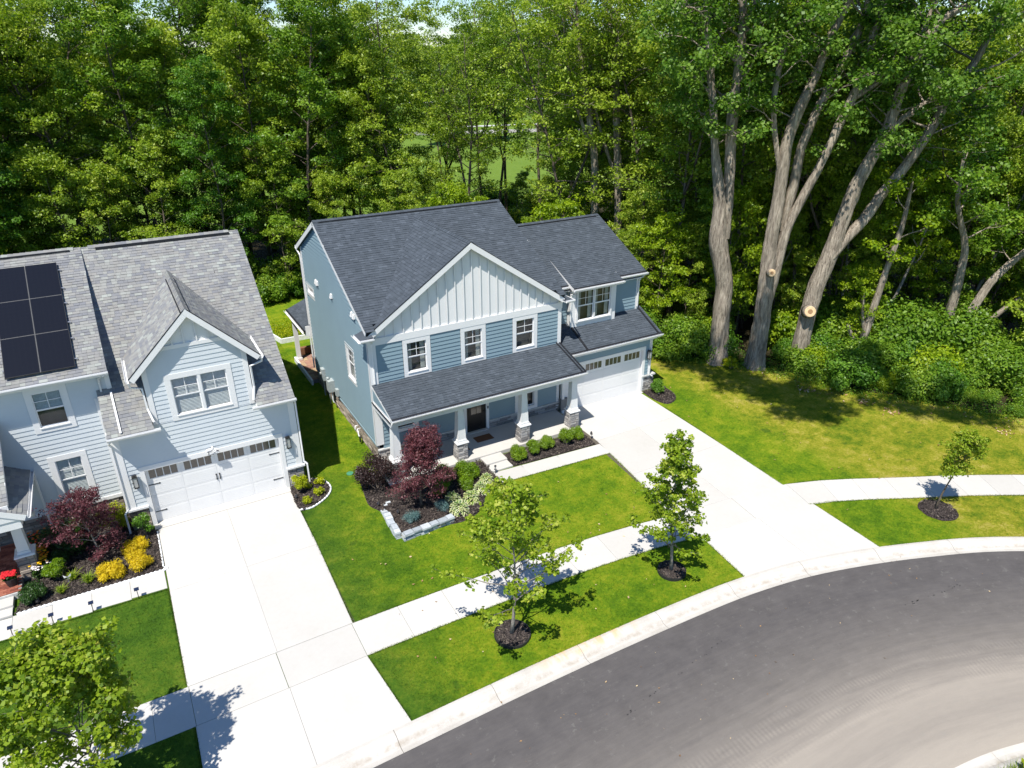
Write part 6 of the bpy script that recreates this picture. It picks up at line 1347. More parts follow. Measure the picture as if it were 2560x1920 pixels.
high_crown(t1, [(10.4, -6.2, 21.3), (11.2, -8.4, 21.5), (10.8, -9.8, 21.5), (11.5, -11.6, 21.5), (10.9, -13.6, 22), (12.4, -13.4, 22), (12.8, -11.4, 21.8), (13.2, -8.2, 22.3)], 91); high_crown(t2, [(15.4, -15.2, 22.5), (16.6, -12.6, 22.5), (17.5, -18.4, 23), (16.4, -17.2, 23)], 92, 300)
# generic woodland trees: a dozen meshes, copied
V_ = []
spec = [dict(H=19, r0=.17, zc=.22, nl=30, spread=3.3, leafn=26000, leaf=.185, clump=.85, lmat='leaf_mid', shape='oval'),
        dict(H=20, r0=.19, zc=.35, nl=26, spread=3.0, leafn=22000, leaf=.19, clump=.85, lmat='leaf_elder', shape='wide', fork=.35),
        dict(H=18, r0=.16, zc=.14, nl=36, spread=3.1, leafn=28000, leaf=.18, clump=.8, lmat='leaf_shrub', shape='oval'),
        dict(H=17, r0=.15, zc=.12, nl=36, spread=3.4, leafn=26000, leaf=.19, clump=.85, lmat='leaf_elder', shape='oval'),
        dict(H=21, r0=.20, zc=.42, nl=22, spread=3.0, leafn=15000, leaf=.19, clump=.9, lmat='leaf_mid', shape='wide', fork=.45),
        dict(H=19, r0=.15, zc=.45, nl=20, spread=2.6, leafn=13000, leaf=.19, clump=.8, lmat='leaf_elder', shape='wide', fork=.3),
        dict(H=16, r0=.13, zc=.10, nl=34, spread=2.9, leafn=24000, leaf=.17, clump=.75, lmat='leaf_mid', shape='cone'),
        dict(H=11, r0=.10, zc=.08, nl=30, spread=2.6, leafn=16000, leaf=.17, clump=.7, lmat='leaf_elder', shape='oval')]
for i, s in enumerate(spec): V_.append(grow(300+i, up=.25, twigs=3, bark='barkdark', asp=.55, **s))
rw = random.Random(77)
KIND = ('full leafy', 'tall forked yellow green', 'dense deep green', 'broad yellow green', 'tall open crowned', 'thin airy', 'cone shaped leafy', 'low bushy')
def where(x, y):
    d = Vector((x, y, 3))-CAM; z = d.dot(fwd); px = .5+1773.12/2560*d.dot(r2)/z
    for lim, w in ((0, 'off the left edge'), (.035, 'at the picture\'s left edge'), (.075, 'above the solar panels'), (.12, 'above the grey roof joint'), (.17, 'above the steep dormer'), (.235, 'above the grey roof\'s right end'), (.29, 'between the two houses'), (.34, 'above the blue side wall'), (.40, 'above the left main ridge'), (.46, 'above the front gable peak'), (.50, 'above the main ridge\'s right end'), (.55, 'above the garage roof, left'), (.60, 'above the garage roof, right'), (.66, 'right of the garage roof'), (.705, 'left of the hollow giant'), (.745, 'between first and second giants'), (.79, 'between second and third giants'), (.84, 'right of the third giant'), (.89, 'behind the crooked grey tree'), (.94, 'behind the far right trunks')):
        if px < lim: return w
    return 'at the right edge of the picture'
def depth(x, y):
    s = min(math.hypot(x-a, y-b) for a, b in ((-30, 24.2), (-24, 24.3), (-18, 24.4), (-12, 24.6), (-6, 25), (3, 25.3), (9, 20), (13.5, 12), (16.2, 6), (19.6, 1.4), (22.6, -3), (26.2, -9), (30, -14)))
    return 'front row' if s < 4 else 'second row' if s < 8 else 'third row' if s < 13 else 'back row' if s < 20 else 'far back'
def put(k, x, y, sc=1.0, rz=None, lab=None, grp=None):
    return tree('woodland_tree', V_[k], (x, y, 0), lab, 'tree', grp, rw.uniform(0, 6.28) if rz is None else rz, (sc*rw.uniform(.92, 1.08), sc*rw.uniform(.92, 1.08), sc))
LG = {'L': ('tall leafy tree in the dense woods behind the grey house', 'dense woods behind the grey house'), 'M': ('slender airy tree in the thin woods behind the blue house', 'thin woods behind the blue house'), 'R': ('leafy tree in the woods behind the giant cottonwoods', 'woods behind the giant cottonwoods')}
def line(pts, ks, z, sc=(.9, 1.12), jit=1.0):
    for (x, y) in pts: k_ = rw.choice(ks); x_ = x+rw.uniform(-jit, jit); y_ = y+rw.uniform(-jit, jit); put(k_, x_, y_, rw.uniform(*sc), lab='%s tree, %s of woods, %s' % (KIND[k_], depth(x_, y_), where(x_, y_)), grp=LG[z][1])
# left: wall of foliage from x=-36 to x=4
line([(x, 26.5) for x in np.arange(-34, 3, 3.3)], (2, 3, 6, 7), 'L', (.85, 1.05), .8)
line([(x+1.5, 29.8) for x in np.arange(-36, 6, 3.6)], (0, 2, 3), 'L'); line([(x, 33.5) for x in np.arange(-38, 8, 4.0)], (0, 1, 3), 'L', (.95, 1.15)); line([(x, 38) for x in np.arange(-42, 6, 4.6)], (0, 2, 3, 4), 'L', (.9, 1.15))
line([(x, 43.5) for x in np.arange(-46, 6, 5.4)], (0, 2, 3), 'L', (.9, 1.1))
# middle: open, trunks showing, field beyond
line([(5.0, 27), (8.0, 25), (7.0, 30.5), (10.6, 28), (9.2, 34), (5, 38), (12.6, 32.6), (12, 38), (8, 43), (15, 41), (11.2, 23.6)], (0, 2, 3, 1), 'M', (.9, 1.05), .5)
line([(15.6, 22.0), (19.2, 26.5), (22.6, 22.6), (17.2, 31.0), (24.0, 30.5), (28.0, 27), (20.5, 35), (26.5, 36), (31, 33)], (5, 4, 1), 'M', (.88, .98), .5)
line([(16.4, 25.4), (20.2, 29.4), (23.8, 25.6), (18.4, 34), (26, 32.5), (30, 38)], (7,), 'M', (.42, .62), .5)
# right: behind the giants
line([(20.2, 13.8), (22.8, 15.8), (25.5, 17.5), (24.2, 10.5), (27.5, 12.2), (30.5, 15)], (1, 3, 4), 'R', (.95, 1.1), .6)
line([(21.5, 6.2), (24.5, 4.2), (27.2, 2.0), (30.0, .2), (33.0, -1.8), (36.0, -4.0), (39, -6.5)], (4, 5, 7), 'R', (.9, 1.1), .7)
line([(25.5, 8.4), (28.8, 6.4), (32.2, 4.2), (35.8, 1.8), (39.2, -.5), (42.5, -3.2), (46, -6)], (0, 1, 3), 'R', (.9, 1.12), .9)
line([(29, 22), (33, 19), (37, 15.5), (41, 12), (45, 8), (49, 4), (53, 0), (31, 12.5), (35.5, 9.5), (40, 6), (44.5, 2.5), (49, -2), (30, 28), (35, 26), (40, 22.5), (45, 18), (50, 14), (55, 9)], (0, 2, 3), 'R', (.95, 1.15), 1.2)
line([(34.5, -10.5), (38, -11), (37, -15), (41.5, -9), (42, -16), (46, -12)], (2, 3, 7), 'R', (.8, 1.0), .7)
# two straight trunks above the garage roof
for (x, y, pts, lab) in ((22.2, 12.3, [(0, 0, 0, .27), (0, 0, 5.4, .24), (-.1, .05, 8.3, .23), (-.3, .15, 10.3, .22), (-.5, .3, 13.1, .2), (-.6, .4, 17, .13), (-.7, .4, 20, .05)], 'straight grey trunk rising beyond the right end of the garage roof'),
                         (20.4, 12.6, [(0, 0, 0, .27), (0, 0, 7.3, .23), (-.15, .1, 10.2, .22), (-.6, .4, 13.1, .2), (-1.2, .7, 16.6, .16), (-1.6, .9, 20, .05)], 'slightly leaning grey trunk left of the straight one beyond the garage roof')):
    S = [([p[:3] for p in pts], [p[3] for p in pts]), ([(pts[2][0], pts[2][1], pts[2][2]), (pts[2][0]-.7, pts[2][1]+.3, pts[2][2]+1.6), (pts[2][0]-1.6, pts[2][1]+.7, pts[2][2]+4.2), (pts[2][0]-2.1, pts[2][1]+1, pts[2][2]+8)], [.13, .11, .09, .04])]
    tree('woodland_tree', grow(400+int(x), stems=S, H=20, nl=20, spread=2.7, leafn=9500, leaf=.19, clump=.85, up=.2, zleaf=10.5, bark='bark', lmat='leaf_elder', shape='wide', twigs=3, asp=.55, sides=10), (x, y, 0), lab, 'tree')
# dead and pale trunks on the right
for i, (x, y, dx, dy, h_, r_, lab) in enumerate(((29.4, -.5, .35, -.1, 8.5, .12, 'bare pale dead trunk standing upright right of the giants'), (30.6, -2.4, 2.2, -1.2, 8.8, .13, 'forked bare trunk leaning right above the bushes'), (36.2, -4.5, .5, -.2, 11, .13, 'white barked birch trunk at far right'), (26.2, 2.2, -.5, .3, 7.5, .11, 'thin dead trunk between the giants'))):
    P_ = wob(np.random.default_rng(500+i), (0, 0, 0), (dx*.12, dy*.12, 1), h_, 7, .05)
    S = [([tuple(p) for p in P_], [r_*(1-.7*k/7) for k in range(8)]), ([tuple(P_[4]), tuple(P_[4]+np.array([.5, -.2, .6])), tuple(P_[4]+np.array([.8, -.4, 1.7]))], [r_*.4, r_*.3, .01]), ([tuple(P_[5]), tuple(P_[5]+np.array([-.5, .1, .5])), tuple(P_[5]+np.array([-.7, .3, 1.4]))], [r_*.35, r_*.25, .01])]
    w = MB()
    for a_, b_ in S: w.tube(a_, b_, 8)
    e = empty('dead_tree', (x, y, 0), lab, 'tree'); o = bpy.data.objects.new('trunk', w.mesh('trunk', MAT['barkpale'], True)); COL.objects.link(o); o.parent = e
# bright young trees, then added ones with sunlight put into their leaf colour
yb1 = grow(601, H=7.6, r0=.09, zc=.18, nl=26, spread=2.2, leafn=8500, leaf=.19, clump=.6, up=.25, shape='oval', lmat='leaf_bright', asp=.55, twigs=3, flat=.45)
tree('young_tree', yb1, (15.8, 11.2, 0), 'bright yellow green young tree just behind the garage roof ridge', 'tree'); tree('young_tree', yb1, (27.9, -3.2, 0), 'bright layered young tree in front of the crooked grey tree', 'tree', None, 2, (.62, .62, .72))
tree('young_tree', yb1, (-15.8, 17.5, 0), 'yellow green treetop showing above the ridge of the grey house', 'tree', None, 1, (1.0, 1.0, 1.28)); tree('young_tree', yb1, (12.0, 16.0, 0), 'bright green treetop behind the main ridge of the blue house', 'tree', None, 4, (.9, .9, 1.1))
for (x, y, s, lab) in ((25.2, 3.4, 1.0, 'bright young tree in the gap between second and third giants'), (29.4, 1.8, 1.05, 'bright young tree high behind the third giant'), (33.8, -2.6, 1.0, 'bright young tree behind the crooked grey tree'), (38.2, -6.0, 1.1, 'bright young tree near the right edge above the thicket'), (19.4, 4.6, .8, 'bright young tree left of the hollow giant')): tree('young_tree', yb1, (x, y, 0), lab, 'tree', None, x, (s, s, s*1.25))  # added trees, their bright leaf colour stands in for sunlit patches
tree('young_tree', yb1, (22.6, 1.9, 0), 'bright young tree between the two leftmost giants', 'tree', None, 3, (.8, .8, 1.25))  # also added, bright leaves in place of sunlight between the trunks
# saplings and low trees that fill the space between the trunks
fill = [(23.6, 2.6), (25.8, 4.4), (26.6, 1.2), (28.2, 3.4), (29.2, .6), (30.8, 2.6), (31.6, -1.2), (33.6, .8), (34.4, -3.4), (36.4, -1.4), (37.4, -5.4), (39.6, -3.2), (22.0, 4.6), (20.6, 8.0), (22.6, 9.2), (25, 7.2), (27.6, 9.6), (19.0, 6.4), (17.8, 9.0), (31, 6), (34, 7), (37.5, 3)]
line(fill, (7, 6, 7, 3), 'R', (.55, .85), .7)
line([(16.2, 13.6), (18.2, 14.6), (20.4, 16.4), (22.8, 18.8), (14.0, 17.6), (24.6, 22)], (7,), 'M', (.38, .55), .5); line([(10.2, 21.4), (6.6, 24.6)], (7, 6), 'M', (.7, .9), .5)
# undergrowth
U_ = [shrub(701, 1.5, 2.2, 6500, .16, 'leaf_shrub', .35, rough=.5, lobes=7), shrub(702, 1.4, 1.8, 6000, .15, 'leaf_mid', .35, rough=.55, lobes=7), shrub(703, 1.6, 2.8, 7000, .17, 'leaf_mid', .45, rough=.55), shrub(704, 1.2, 1.5, 4500, .15, 'leaf_bright', .4, rough=.4)]
def under(pts, ks, grp, lab, s=(.8, 1.25), j=.4):
    for x, y in pts: q = rw.uniform(*s); k_ = rw.choice(ks); x_ = x+rw.uniform(-j, j); y_ = y+rw.uniform(-j, j); plant('undergrowth_shrub', U_[k_], (x_, y_, 0), '%s %s, %s' % (('dark round', 'low spreading', 'tall mid-green', 'bright')[k_], lab, where(x_, y_)), 'shrub', grp, rw.uniform(0, 6.28), (q, q, q*rw.uniform(.8, 1.2)))
edge = catmull([(16.6, 6.5), (18.2, 4.2), (19.6, 2.7), (21.6, 1.2)], 4); under([tuple(p) for p in edge[::1]], (0, 1, 2), 'undergrowth left of the giant trunks', 'shrub at the wood edge', (.65, .95), .3)
e2 = catmull([(23.4, -2.2), (24.0, -4.4), (25.3, -6.4), (27.0, -8.6), (29.0, -11.4), (31.5, -14.6), (35, -19)], 5); under([(p[0]+.5, p[1]+.4) for p in e2], (0, 1, 1, 3), 'undergrowth along the dry lawn', 'thicket shrub', (.35, .95), .6)
under([(p[0]+2.2, p[1]+1.3) for p in e2], (0, 2, 1, 3), 'undergrowth along the dry lawn', 'thicket shrub', (.6, 1.25), .6); under([(p[0]+4.4, p[1]+2.6) for p in e2], (0, 2, 2, 3), 'undergrowth behind the thicket', 'shrub deep in the woods', (.9, 1.3), .9)
under([(x, 24.9) for x in np.arange(-32, 4, 2.3)], (0, 1, 2), 'undergrowth behind the back lawns', 'wood-edge shrub', (.8, 1.2)); under([(x, 27.5) for x in np.arange(-32, 8, 2.8)], (0, 2), 'undergrowth behind the back lawns', 'wood-edge shrub', (1.0, 1.5))
under([(5, 25.0), (7, 22.8), (9, 21.0), (11, 18.6), (12.8, 15.8), (14.2, 13.2), (15.4, 10.6), (16.4, 8.2), (8, 26), (11, 23), (14, 19.5), (16, 16.5), (18, 13), (19, 9.5), (11, 27), (14.5, 23.5), (18, 18), (20.5, 10), (22.5, 7), (24, 3), (26, .5), (28.5, -1.5), (17.5, 25), (22, 22), (26, 20), (24, 14), (28, 9)], (0, 1, 2, 3), 'undergrowth behind the blue house', 'undergrowth shrub', (.9, 1.35), .6)
plant('small_shrub', sm, (20.9, -.35, 0), 'little bright plant at the foot of the hollow cottonwood', 'plant', None, 0, (2.2, 2.2, 2.0))
under([(13, 31), (15.5, 34), (18, 37.5), (21, 38.5), (24, 39), (27, 40.5), (30, 41), (33, 40), (36, 38), (19, 31), (23, 34), (28, 36), (17, 42), (22, 43), (26, 44), (32, 44), (36, 43), (13, 27.5), (20, 25.5), (25, 28)], (0, 1, 2, 3), 'undergrowth at the field edge', 'field-edge shrub', (.9, 1.4), .7)
# ---- beyond the woods
fr = random.Random(9); rsf = np.random.default_rng(12)
def far_wood(name, pts, n, h, leaf, seed):
    rs = np.random.default_rng(seed); C = []; 
    for (x, y) in pts:
        H = h*rs.uniform(.7, 1.15); k = int(n/len(pts)); R = H*.33
        ce = np.c_[x+rs.normal(0, R*.55, 22), y+rs.normal(0, R*.55, 22), rs.uniform(.2, .95, 22)*H]; C.append(clumps(ce, R*.36, max(2, k//22), rs, .8, .55))
    C = np.concatenate(C); V, F = leaf_quads(C, leaf, rs, .6, .7); t = np.clip(np.repeat(rs.normal(.5, .2, len(C)//8+1), 8)[:len(C)]+rs.normal(0, .1, len(C)), 0, 1)
    return add(name, np_mesh(name, V, F, MAT['leaf_far'], t), kind='stuff')
far_wood('distant_treeline', [(x+fr.uniform(-4, 4), 165+fr.uniform(-12, 12)+abs(x-60)*.1) for x in np.arange(-120, 230, 6.5)], 52000, 17, .95, 1)
far_wood('distant_treeline', [(x+fr.uniform(-8, 8), 330+fr.uniform(-30, 30)) for x in np.arange(-260, 480, 12)], 42000, 19, 1.8, 2)
far_wood('distant_treeline', [(x+fr.uniform(-15, 15), 700+fr.uniform(-80, 80)) for x in np.arange(-600, 1100, 22)], 36000, 22, 3.6, 3)
for i, (x, y, s) in enumerate(((58, 100, 1.0), (70, 92, .8), (88, 104, 1.1), (45, 96, .9), (104, 116, 1.1), (34, 88, 1.0), (20, 84, 1.1), (6, 86, 1.0), (-10, 82, 1.1), (-26, 84, 1.0), (-44, 80, 1.1), (98, 78, 1.0), (110, 66, 1.0), (80, 62, .9), (94, 50, 1.0), (72, 40, 1.0), (84, 28, 1.0), (66, 24, 1.1), (-60, 66, 1.1))):
    tree('field_tree', V_[(0, 2, 3, 6)[i % 4]], (x, y, 0), 'rounded tree standing beyond the mown field', 'tree', 'trees beyond the mown field', i, (s, s, s*.8))
m = MB(); rr = random.Random(3)
for k in range(380):
    t = rr.random(); x = 46+t*52+rr.uniform(-1, 1); y = 116-t*14+rr.gauss(0, .7); s = rr.uniform(.2, .55)
    m.hexa([(x-s, y-s, 0), (x+s*rr.uniform(.6, 1), y-s, 0), (x+s, y+s, 0), (x-s, y+s*rr.uniform(.6, 1), 0)], [(x-s*.6, y-s*.5, s), (x+s*.5, y-s*.6, s*rr.uniform(.7, 1.1)), (x+s*.6, y+s*.5, s), (x-s*.5, y+s*.6, s*.9)], rr.random())
m.build('rock_band', MAT['rock'], kind='stuff')
MB().poly([(60, 196, .02), (150, 186, .02), (150, 190, .02), (60, 201, .02)]).poly([(40, 128, .02), (120, 112, .02), (120, 114, .02), (40, 131, .02)]).build('gravel_path', MAT['cap'], kind='structure')
# ================================================================ SMALL THINGS
# low dry stone wall in the corner bed
WL = empty('stone_wall', (-1.1, -5.5, 0), 'low pale blue dry stone retaining wall around the bed corner', 'wall')
rng = random.Random(55)
def drywall(p0, p1, courses, wid=.26, taper=1.0):
    a, b = Vector((*p0, 0)), Vector((*p1, 0)); d = (b-a); L = d.length; d.normalize(); n = Vector((d.y, -d.x, 0))
    for c in range(courses):
        h = .075; z = c*h+.0; Lc = L*(1-(c*.10)*taper); s = 0.0
        while s < Lc-.03:
            w = rng.uniform(.22, .48); w = min(w, Lc-s); jx = rng.uniform(-.02, .03); g_ = .007; wi = wid*rng.uniform(.85, 1.1) if c == courses-1 else wid*.8
            q = lambda s_, o, zz: a+d*s_+n*o+Vector((0, 0, zz))
            k = .012
            A = [q(s+g_, jx, z+.004), q(s+w-g_, jx, z+.004), q(s+w-g_, jx-wi, z+.004), q(s+g_, jx-wi, z+.004)]
            zt = z+h+rng.uniform(-.006, .006)
            B2 = [q(s+g_+k, jx-k, zt), q(s+w-g_-k, jx-k+rng.uniform(-.015, .01), zt), q(s+w-g_-k, jx-wi+k, zt), q(s+g_+k, jx-wi+k+rng.uniform(-.02, .02), zt)]
            MB().hexa(A, B2, rng.random()).build('stone', MAT['wallstone'], WL); s += w
drywall((-1.16, -5.52), (-1.02, -3.50), 4, .27, 1.0)
drywall((1.0, -5.42), (-1.16, -5.55), 4, .27, 0)
# the right arm steps down
for o in list(WL.children)[-1:]: pass
for nm, (x, y, z, w, d_, h_) in {'a': (-1.05, -3.36, .0, .2, .16, .1), 'b': (-.92, -3.28, .0, .24, .14, .12)}.items(): MB().hexa([(x, y, z), (x+w, y-.03, z), (x+w, y+d_, z), (x+.02, y+d_, z)], [(x+.02, y+.01, z+h_), (x+w-.03, y, z+h_), (x+w-.02, y+d_-.03, z+h_), (x+.03, y+d_-.02, z+h_)], .8).build('stone', MAT['wallstone'], WL)
# edging of the small bed and of the grey house bed
def edging(P, name, lab, r=.045, step=.16):
    e = empty(name, (P[0][0], P[0][1], 0), lab, 'edging'); c, _ = resample(catmull(P, 10), step)
    for k in range(len(c)-1):
        a, b = c[k], c[k+1]; m = MB(); m.tube([(a[0], a[1], .03), ((a[0]+b[0])/2, (a[1]+b[1])/2, .045), (b[0]*.97+a[0]*.03, b[1]*.97+a[1]*.03, .03)], [r*.7, r, r*.7], 7); m.build('edging_block', MAT['edging'], e)
edging([(-4.0, -1.84), (-3.5, -1.92), (-2.76, -1.44), (-2.46, -.86), (-2.58, -.22), (-3.0, .12)], 'bed_edging', 'curved white edging around the small bed right of the grey garage')
edging([(-13.5, -3.0), (-11.5, -3.03), (-9.12, -3.04), (-9.09, -2.9)], 'bed_edging', 'scalloped white edging along the grey house walk', .05, .14)
edging([(-9.10, -2.85), (-9.08, -1.6), (-9.08, -.5)], 'bed_edging', 'white edging between the grey house bed and its driveway', .035, .2)
# path lights
def stake(x, y, z, h, lab, head='flat', grp=None):
    e = empty('path_light', (x, y, z), lab, 'path light', grp)
    MB().tube([(0, 0, 0), (0, 0, h)], .012, 6).build('stake', MAT['black']).parent = e
    if head == 'flat':
        MB().hexa([(-.075, -.06, h), (.075, -.06, h), (.075, .06, h+.03), (-.075, .06, h+.03)], [(-.075, -.06, h+.02), (.075, -.06, h+.02), (.075, .06, h+.05), (-.075, .06, h+.05)]).build('solar_cap', MAT['pvcap']).parent = e
    elif head == 'lantern':
        MB().tube([(0, 0, h), (0, 0, h+.16)], .035, 8).build('lamp_glass', MAT['lampglass']).parent = e; MB().tube([(0, 0, h+.16), (0, 0, h+.2)], [.06, .03], 10).tube([(0, 0, h-.01), (0, 0, h+.005)], .055, 10).build('cap', MAT['black']).parent = e
    else:
        MB().tube([(-.02, -.05, h), (.03, .08, h+.07)], .04, 8).build('spot_head', MAT['black']).parent = e; MB().hexa([(-.05, .02, h-.04), (.05, .02, h-.04), (.05, .04, h+.06), (-.05, .04, h+.06)], [(-.05, .04, h-.04), (.05, .04, h-.04), (.05, .06, h+.06), (-.05, .06, h+.06)]).build('solar_cell', MAT['pvcap']).parent = e
MAT['pvcap'] = plain('dark_solar_cell', (.012, .02, .05, 1), .3)
for x, y, lab in ((-9.99, -4.14, 'solar path light nearest the grey house driveway'), (-11.33, -4.10, 'second solar path light from the grey driveway'), (-12.45, -4.08, 'third solar path light from the grey driveway'), (-13.55, -4.08, 'solar path light at the left edge of the picture')): stake(x, y, 0, .38, lab, 'flat', 'solar path lights on the left lawn')
stake(4.02, -3.40, .02, .22, 'black lantern path light at the foot of the front steps', 'lantern'); stake(9.36, -3.02, .02, .26, 'black spotlight at the corner of walk and blue driveway', 'spot')
for x, y, lab in ((5.28, -3.2, 'small black spotlight beside the first boxwood'), (1.33, -5.5, 'small black spotlight in front of the frontmost hosta'), (-1.2, -3.25, 'black spotlight left of the stone wall end'), (-.72, -4.15, 'small spotlight on the stone wall corner'), (.95, -5.1, 'small spotlight between the blue spruce and the wall'), (15.0, -1.18, 'small spotlight before the bush at the garage pier'), (-3.92, -1.1, 'small solar spotlight in the bed right of the grey garage'), (-10.35, -2.3, 'small solar spotlight between two golden cypresses'), (-9.45, -1.0, 'small solar spotlight at the tall thin shrub'), (-12.9, -2.85, 'small solar spotlight at the porch end of the bed')): stake(x, y, .05, .12, lab, 'spot', 'small spotlights in the beds')
e = empty('butterfly_ornament', (-12.0, -2.2, .05), 'white butterfly stake ornament in the grey house bed', 'ornament'); MB().tube([(0, 0, 0), (0, 0, .3)], .008, 5).build('stake', MAT['white']).parent = e; MB().poly([(0, 0, .28), (.12, .03, .38), (.1, .02, .25)]).poly([(0, 0, .28), (-.12, .03, .38), (-.1, .02, .25)]).poly([(0, 0, .27), (.08, .02, .2), (.02, 0, .2)]).build('wings', MAT['white']).parent = e
# door mats, red chair, red lantern on the porch
tag(MB().box(4.42, 5.28, -.98, -.48, .207, .225).build('doormat', MAT['mat']), 'brown doormat in front of the black front door', 'doormat'); tag(MB().box(3.35, 3.85, -1.35, -.95, .207, .22).build('doormat', MAT['mat']), 'small brown mat behind the second porch pier', 'doormat')
ch = empty('porch_chair', (1.55, -.95, .205), 'red slatted lawn chair on the porch behind the red maple', 'chair')
m = MB()
for k in range(5): MB().hexa([(-.28+k*.115, .28, .32), (-.18+k*.115, .28, .32), (-.18+k*.115, .30, .32), (-.28+k*.115, .30, .32)], [(-.28+k*.115, .50, 1.0), (-.18+k*.115, .50, 1.0), (-.18+k*.115, .52, 1.0), (-.28+k*.115, .52, 1.0)]).build('back_slat', MAT['red']).parent = ch
for k in range(5): MB().box(-.28, .28, -.28+k*.115, -.18+k*.115, .36-.012*k, .385-.012*k).build('seat_slat', MAT['red']).parent = ch
for x in (-.34, .30): MB().box(x-.02, x+.10, -.32, .40, .58, .61).build('armrest', MAT['red']).parent = ch; MB().box(x, x+.05, -.30, -.24, 0, .58).build('leg', MAT['red']).parent = ch; MB().hexa([(x, .32, .0), (x+.05, .32, 0), (x+.05, .4, 0), (x, .4, 0)], [(x, .22, .58), (x+.05, .22, .58), (x+.05, .3, .58), (x, .3, .58)]).build('leg', MAT['red']).parent = ch
rl = empty('porch_ornament', (.62, -1.75, .205), 'small red and white garden gnome figure beside the left porch pier', 'ornament'); MB().tube([(0, 0, 0), (0, 0, .22), (0, 0, .3)], [.1, .09, .06], 12).build('body', MAT['petalwhite']).parent = rl; MB().tube([(0, 0, .3), (0, 0, .36), (0, 0, .56)], [.11, .08, .01], 12).build('hat', MAT['red']).parent = rl
tag(MB().tube([(-1.42, -.25, .0), (-1.42, -.25, .03)], .15, 16).build('utility_cover', MAT['greenlid']), 'round green utility lid in the grass beside the purple shrub', 'lid')
tag(MB().tube([(-.05, -.35, .0), (-.05, -.35, .55)], .05, 10).build('drain_pipe', MAT['drain']), 'black upright pipe behind the purple shrub', 'pipe')
# raised bed behind the house
rb = empty('raised_bed', (-.3, 16.2, 0), 'white edged raised bed of weeds behind the blue house', 'planter')
for a, b in (((-.4, 16.2), (2.2, 16.2)), ((-.4, 16.2), (-.9, 18.4))):
    A, B2 = Vector((*a, 0)), Vector((*b, 0)); d = (B2-A).normalized(); n = Vector((-d.y, d.x, 0))*.05; MB().hexa([A-n, B2-n, B2+n, A+n], [A-n+Vector((0, 0, .3)), B2-n+Vector((0, 0, .3)), B2+n+Vector((0, 0, .3)), A+n+Vector((0, 0, .3))]).build('side_board', MAT['edging'], rb)
rs = np.random.default_rng(61); C = np.c_[rs.uniform(-.5, 2.1, 3800), rs.uniform(16.3, 18.8, 3800), np.abs(rs.normal(.25, .28, 3800))+.05]; V, F = leaf_quads(C, .09, rs, .3); w = add('weeds', np_mesh('weeds', V, F, MAT['leaf_chart'], rs.random(3800)), rb); w.matrix_parent_inverse = inv_of(rb); w['kind'] = 'stuff'
# fallen leaves
def litter(name, n, pts, seed, s=(.03, .075), spread=(.6, .6)):
    r = np.random.default_rng(seed); P = np.array(pts)[r.integers(0, len(pts), n)]; c = np.c_[P[:, 0]+r.normal(0, spread[0], n), P[:, 1]+r.normal(0, spread[1], n), np.full(n, .045)+r.random(n)*.02]
    if name.startswith('road'): c[:, 2] -= .08
    V, F = leaf_quads(c, 1, r, 1.2, .6); k = r.uniform(*s, n).repeat(4)[:, None]; cc = c.repeat(4, 0); V = cc+(V-cc)*k
    return add(name, np_mesh(name, V, F, MAT['dryleaf'], r.random(n)), kind='stuff')
litter('fallen_leaves', 60, [(x, y) for x in np.arange(-3, 8, .8) for y in np.arange(-12.5, -4.5, .8)], 1, (.05, .11), (.5, .5))
litter('fallen_leaves', 170, [tuple(p) for p in catmull([(21, 0), (22.2, -3), (23.4, -5.8), (25.7, -8.8), (27.6, -12)], 8)], 2, (.06, .14), (.35, .35)); litter('fallen_leaves', 70, [(x, y) for x in np.arange(15.5, 25, 1) for y in np.arange(-12, 0, 1.2)], 3, (.05, .12), (.6, .6)); litter('fallen_leaves', 120, [(24.0, -8.4), (26.8, -12.4), (23.6, -7.0), (22.2, -4.6)], 4, (.08, .18), (.25, .25))
litter('road_leaves', 90, [(x, y) for x in np.arange(-3, 18, 1.2) for y in (-15, -16, -17.5)], 5, (.03, .075), (.7, .7))
# oily spots and tar dribbles on the road
m = MB(); r = random.Random(31)
def blot(x, y, s, a=0):
    n = 9; ca, sa = math.cos(a), math.sin(a); pts = []
    for k in range(n):
        t = 6.283*k/n; q = s*r.uniform(.55, 1.1); X, Y = math.cos(t)*q*2.0, math.sin(t)*q*.7; pts.append((x+X*ca-Y*sa, y+X*sa+Y*ca, -.051))
    m.poly(pts)
for (x0, y0, x1, y1, n) in ((12.0, -17.1, 15.2, -17.5, 26), (1.2, -15.9, 5.8, -15.2, 16)):
    for k in range(n): t = r.random(); blot(x0+(x1-x0)*t+r.gauss(0, .03), y0+(y1-y0)*t+r.gauss(0, .03), r.uniform(.008, .026), math.atan2(y1-y0, x1-x0))
m.build('tar_spots', MAT['tar'] if 'tar' in MAT else MAT['black'], kind='structure')
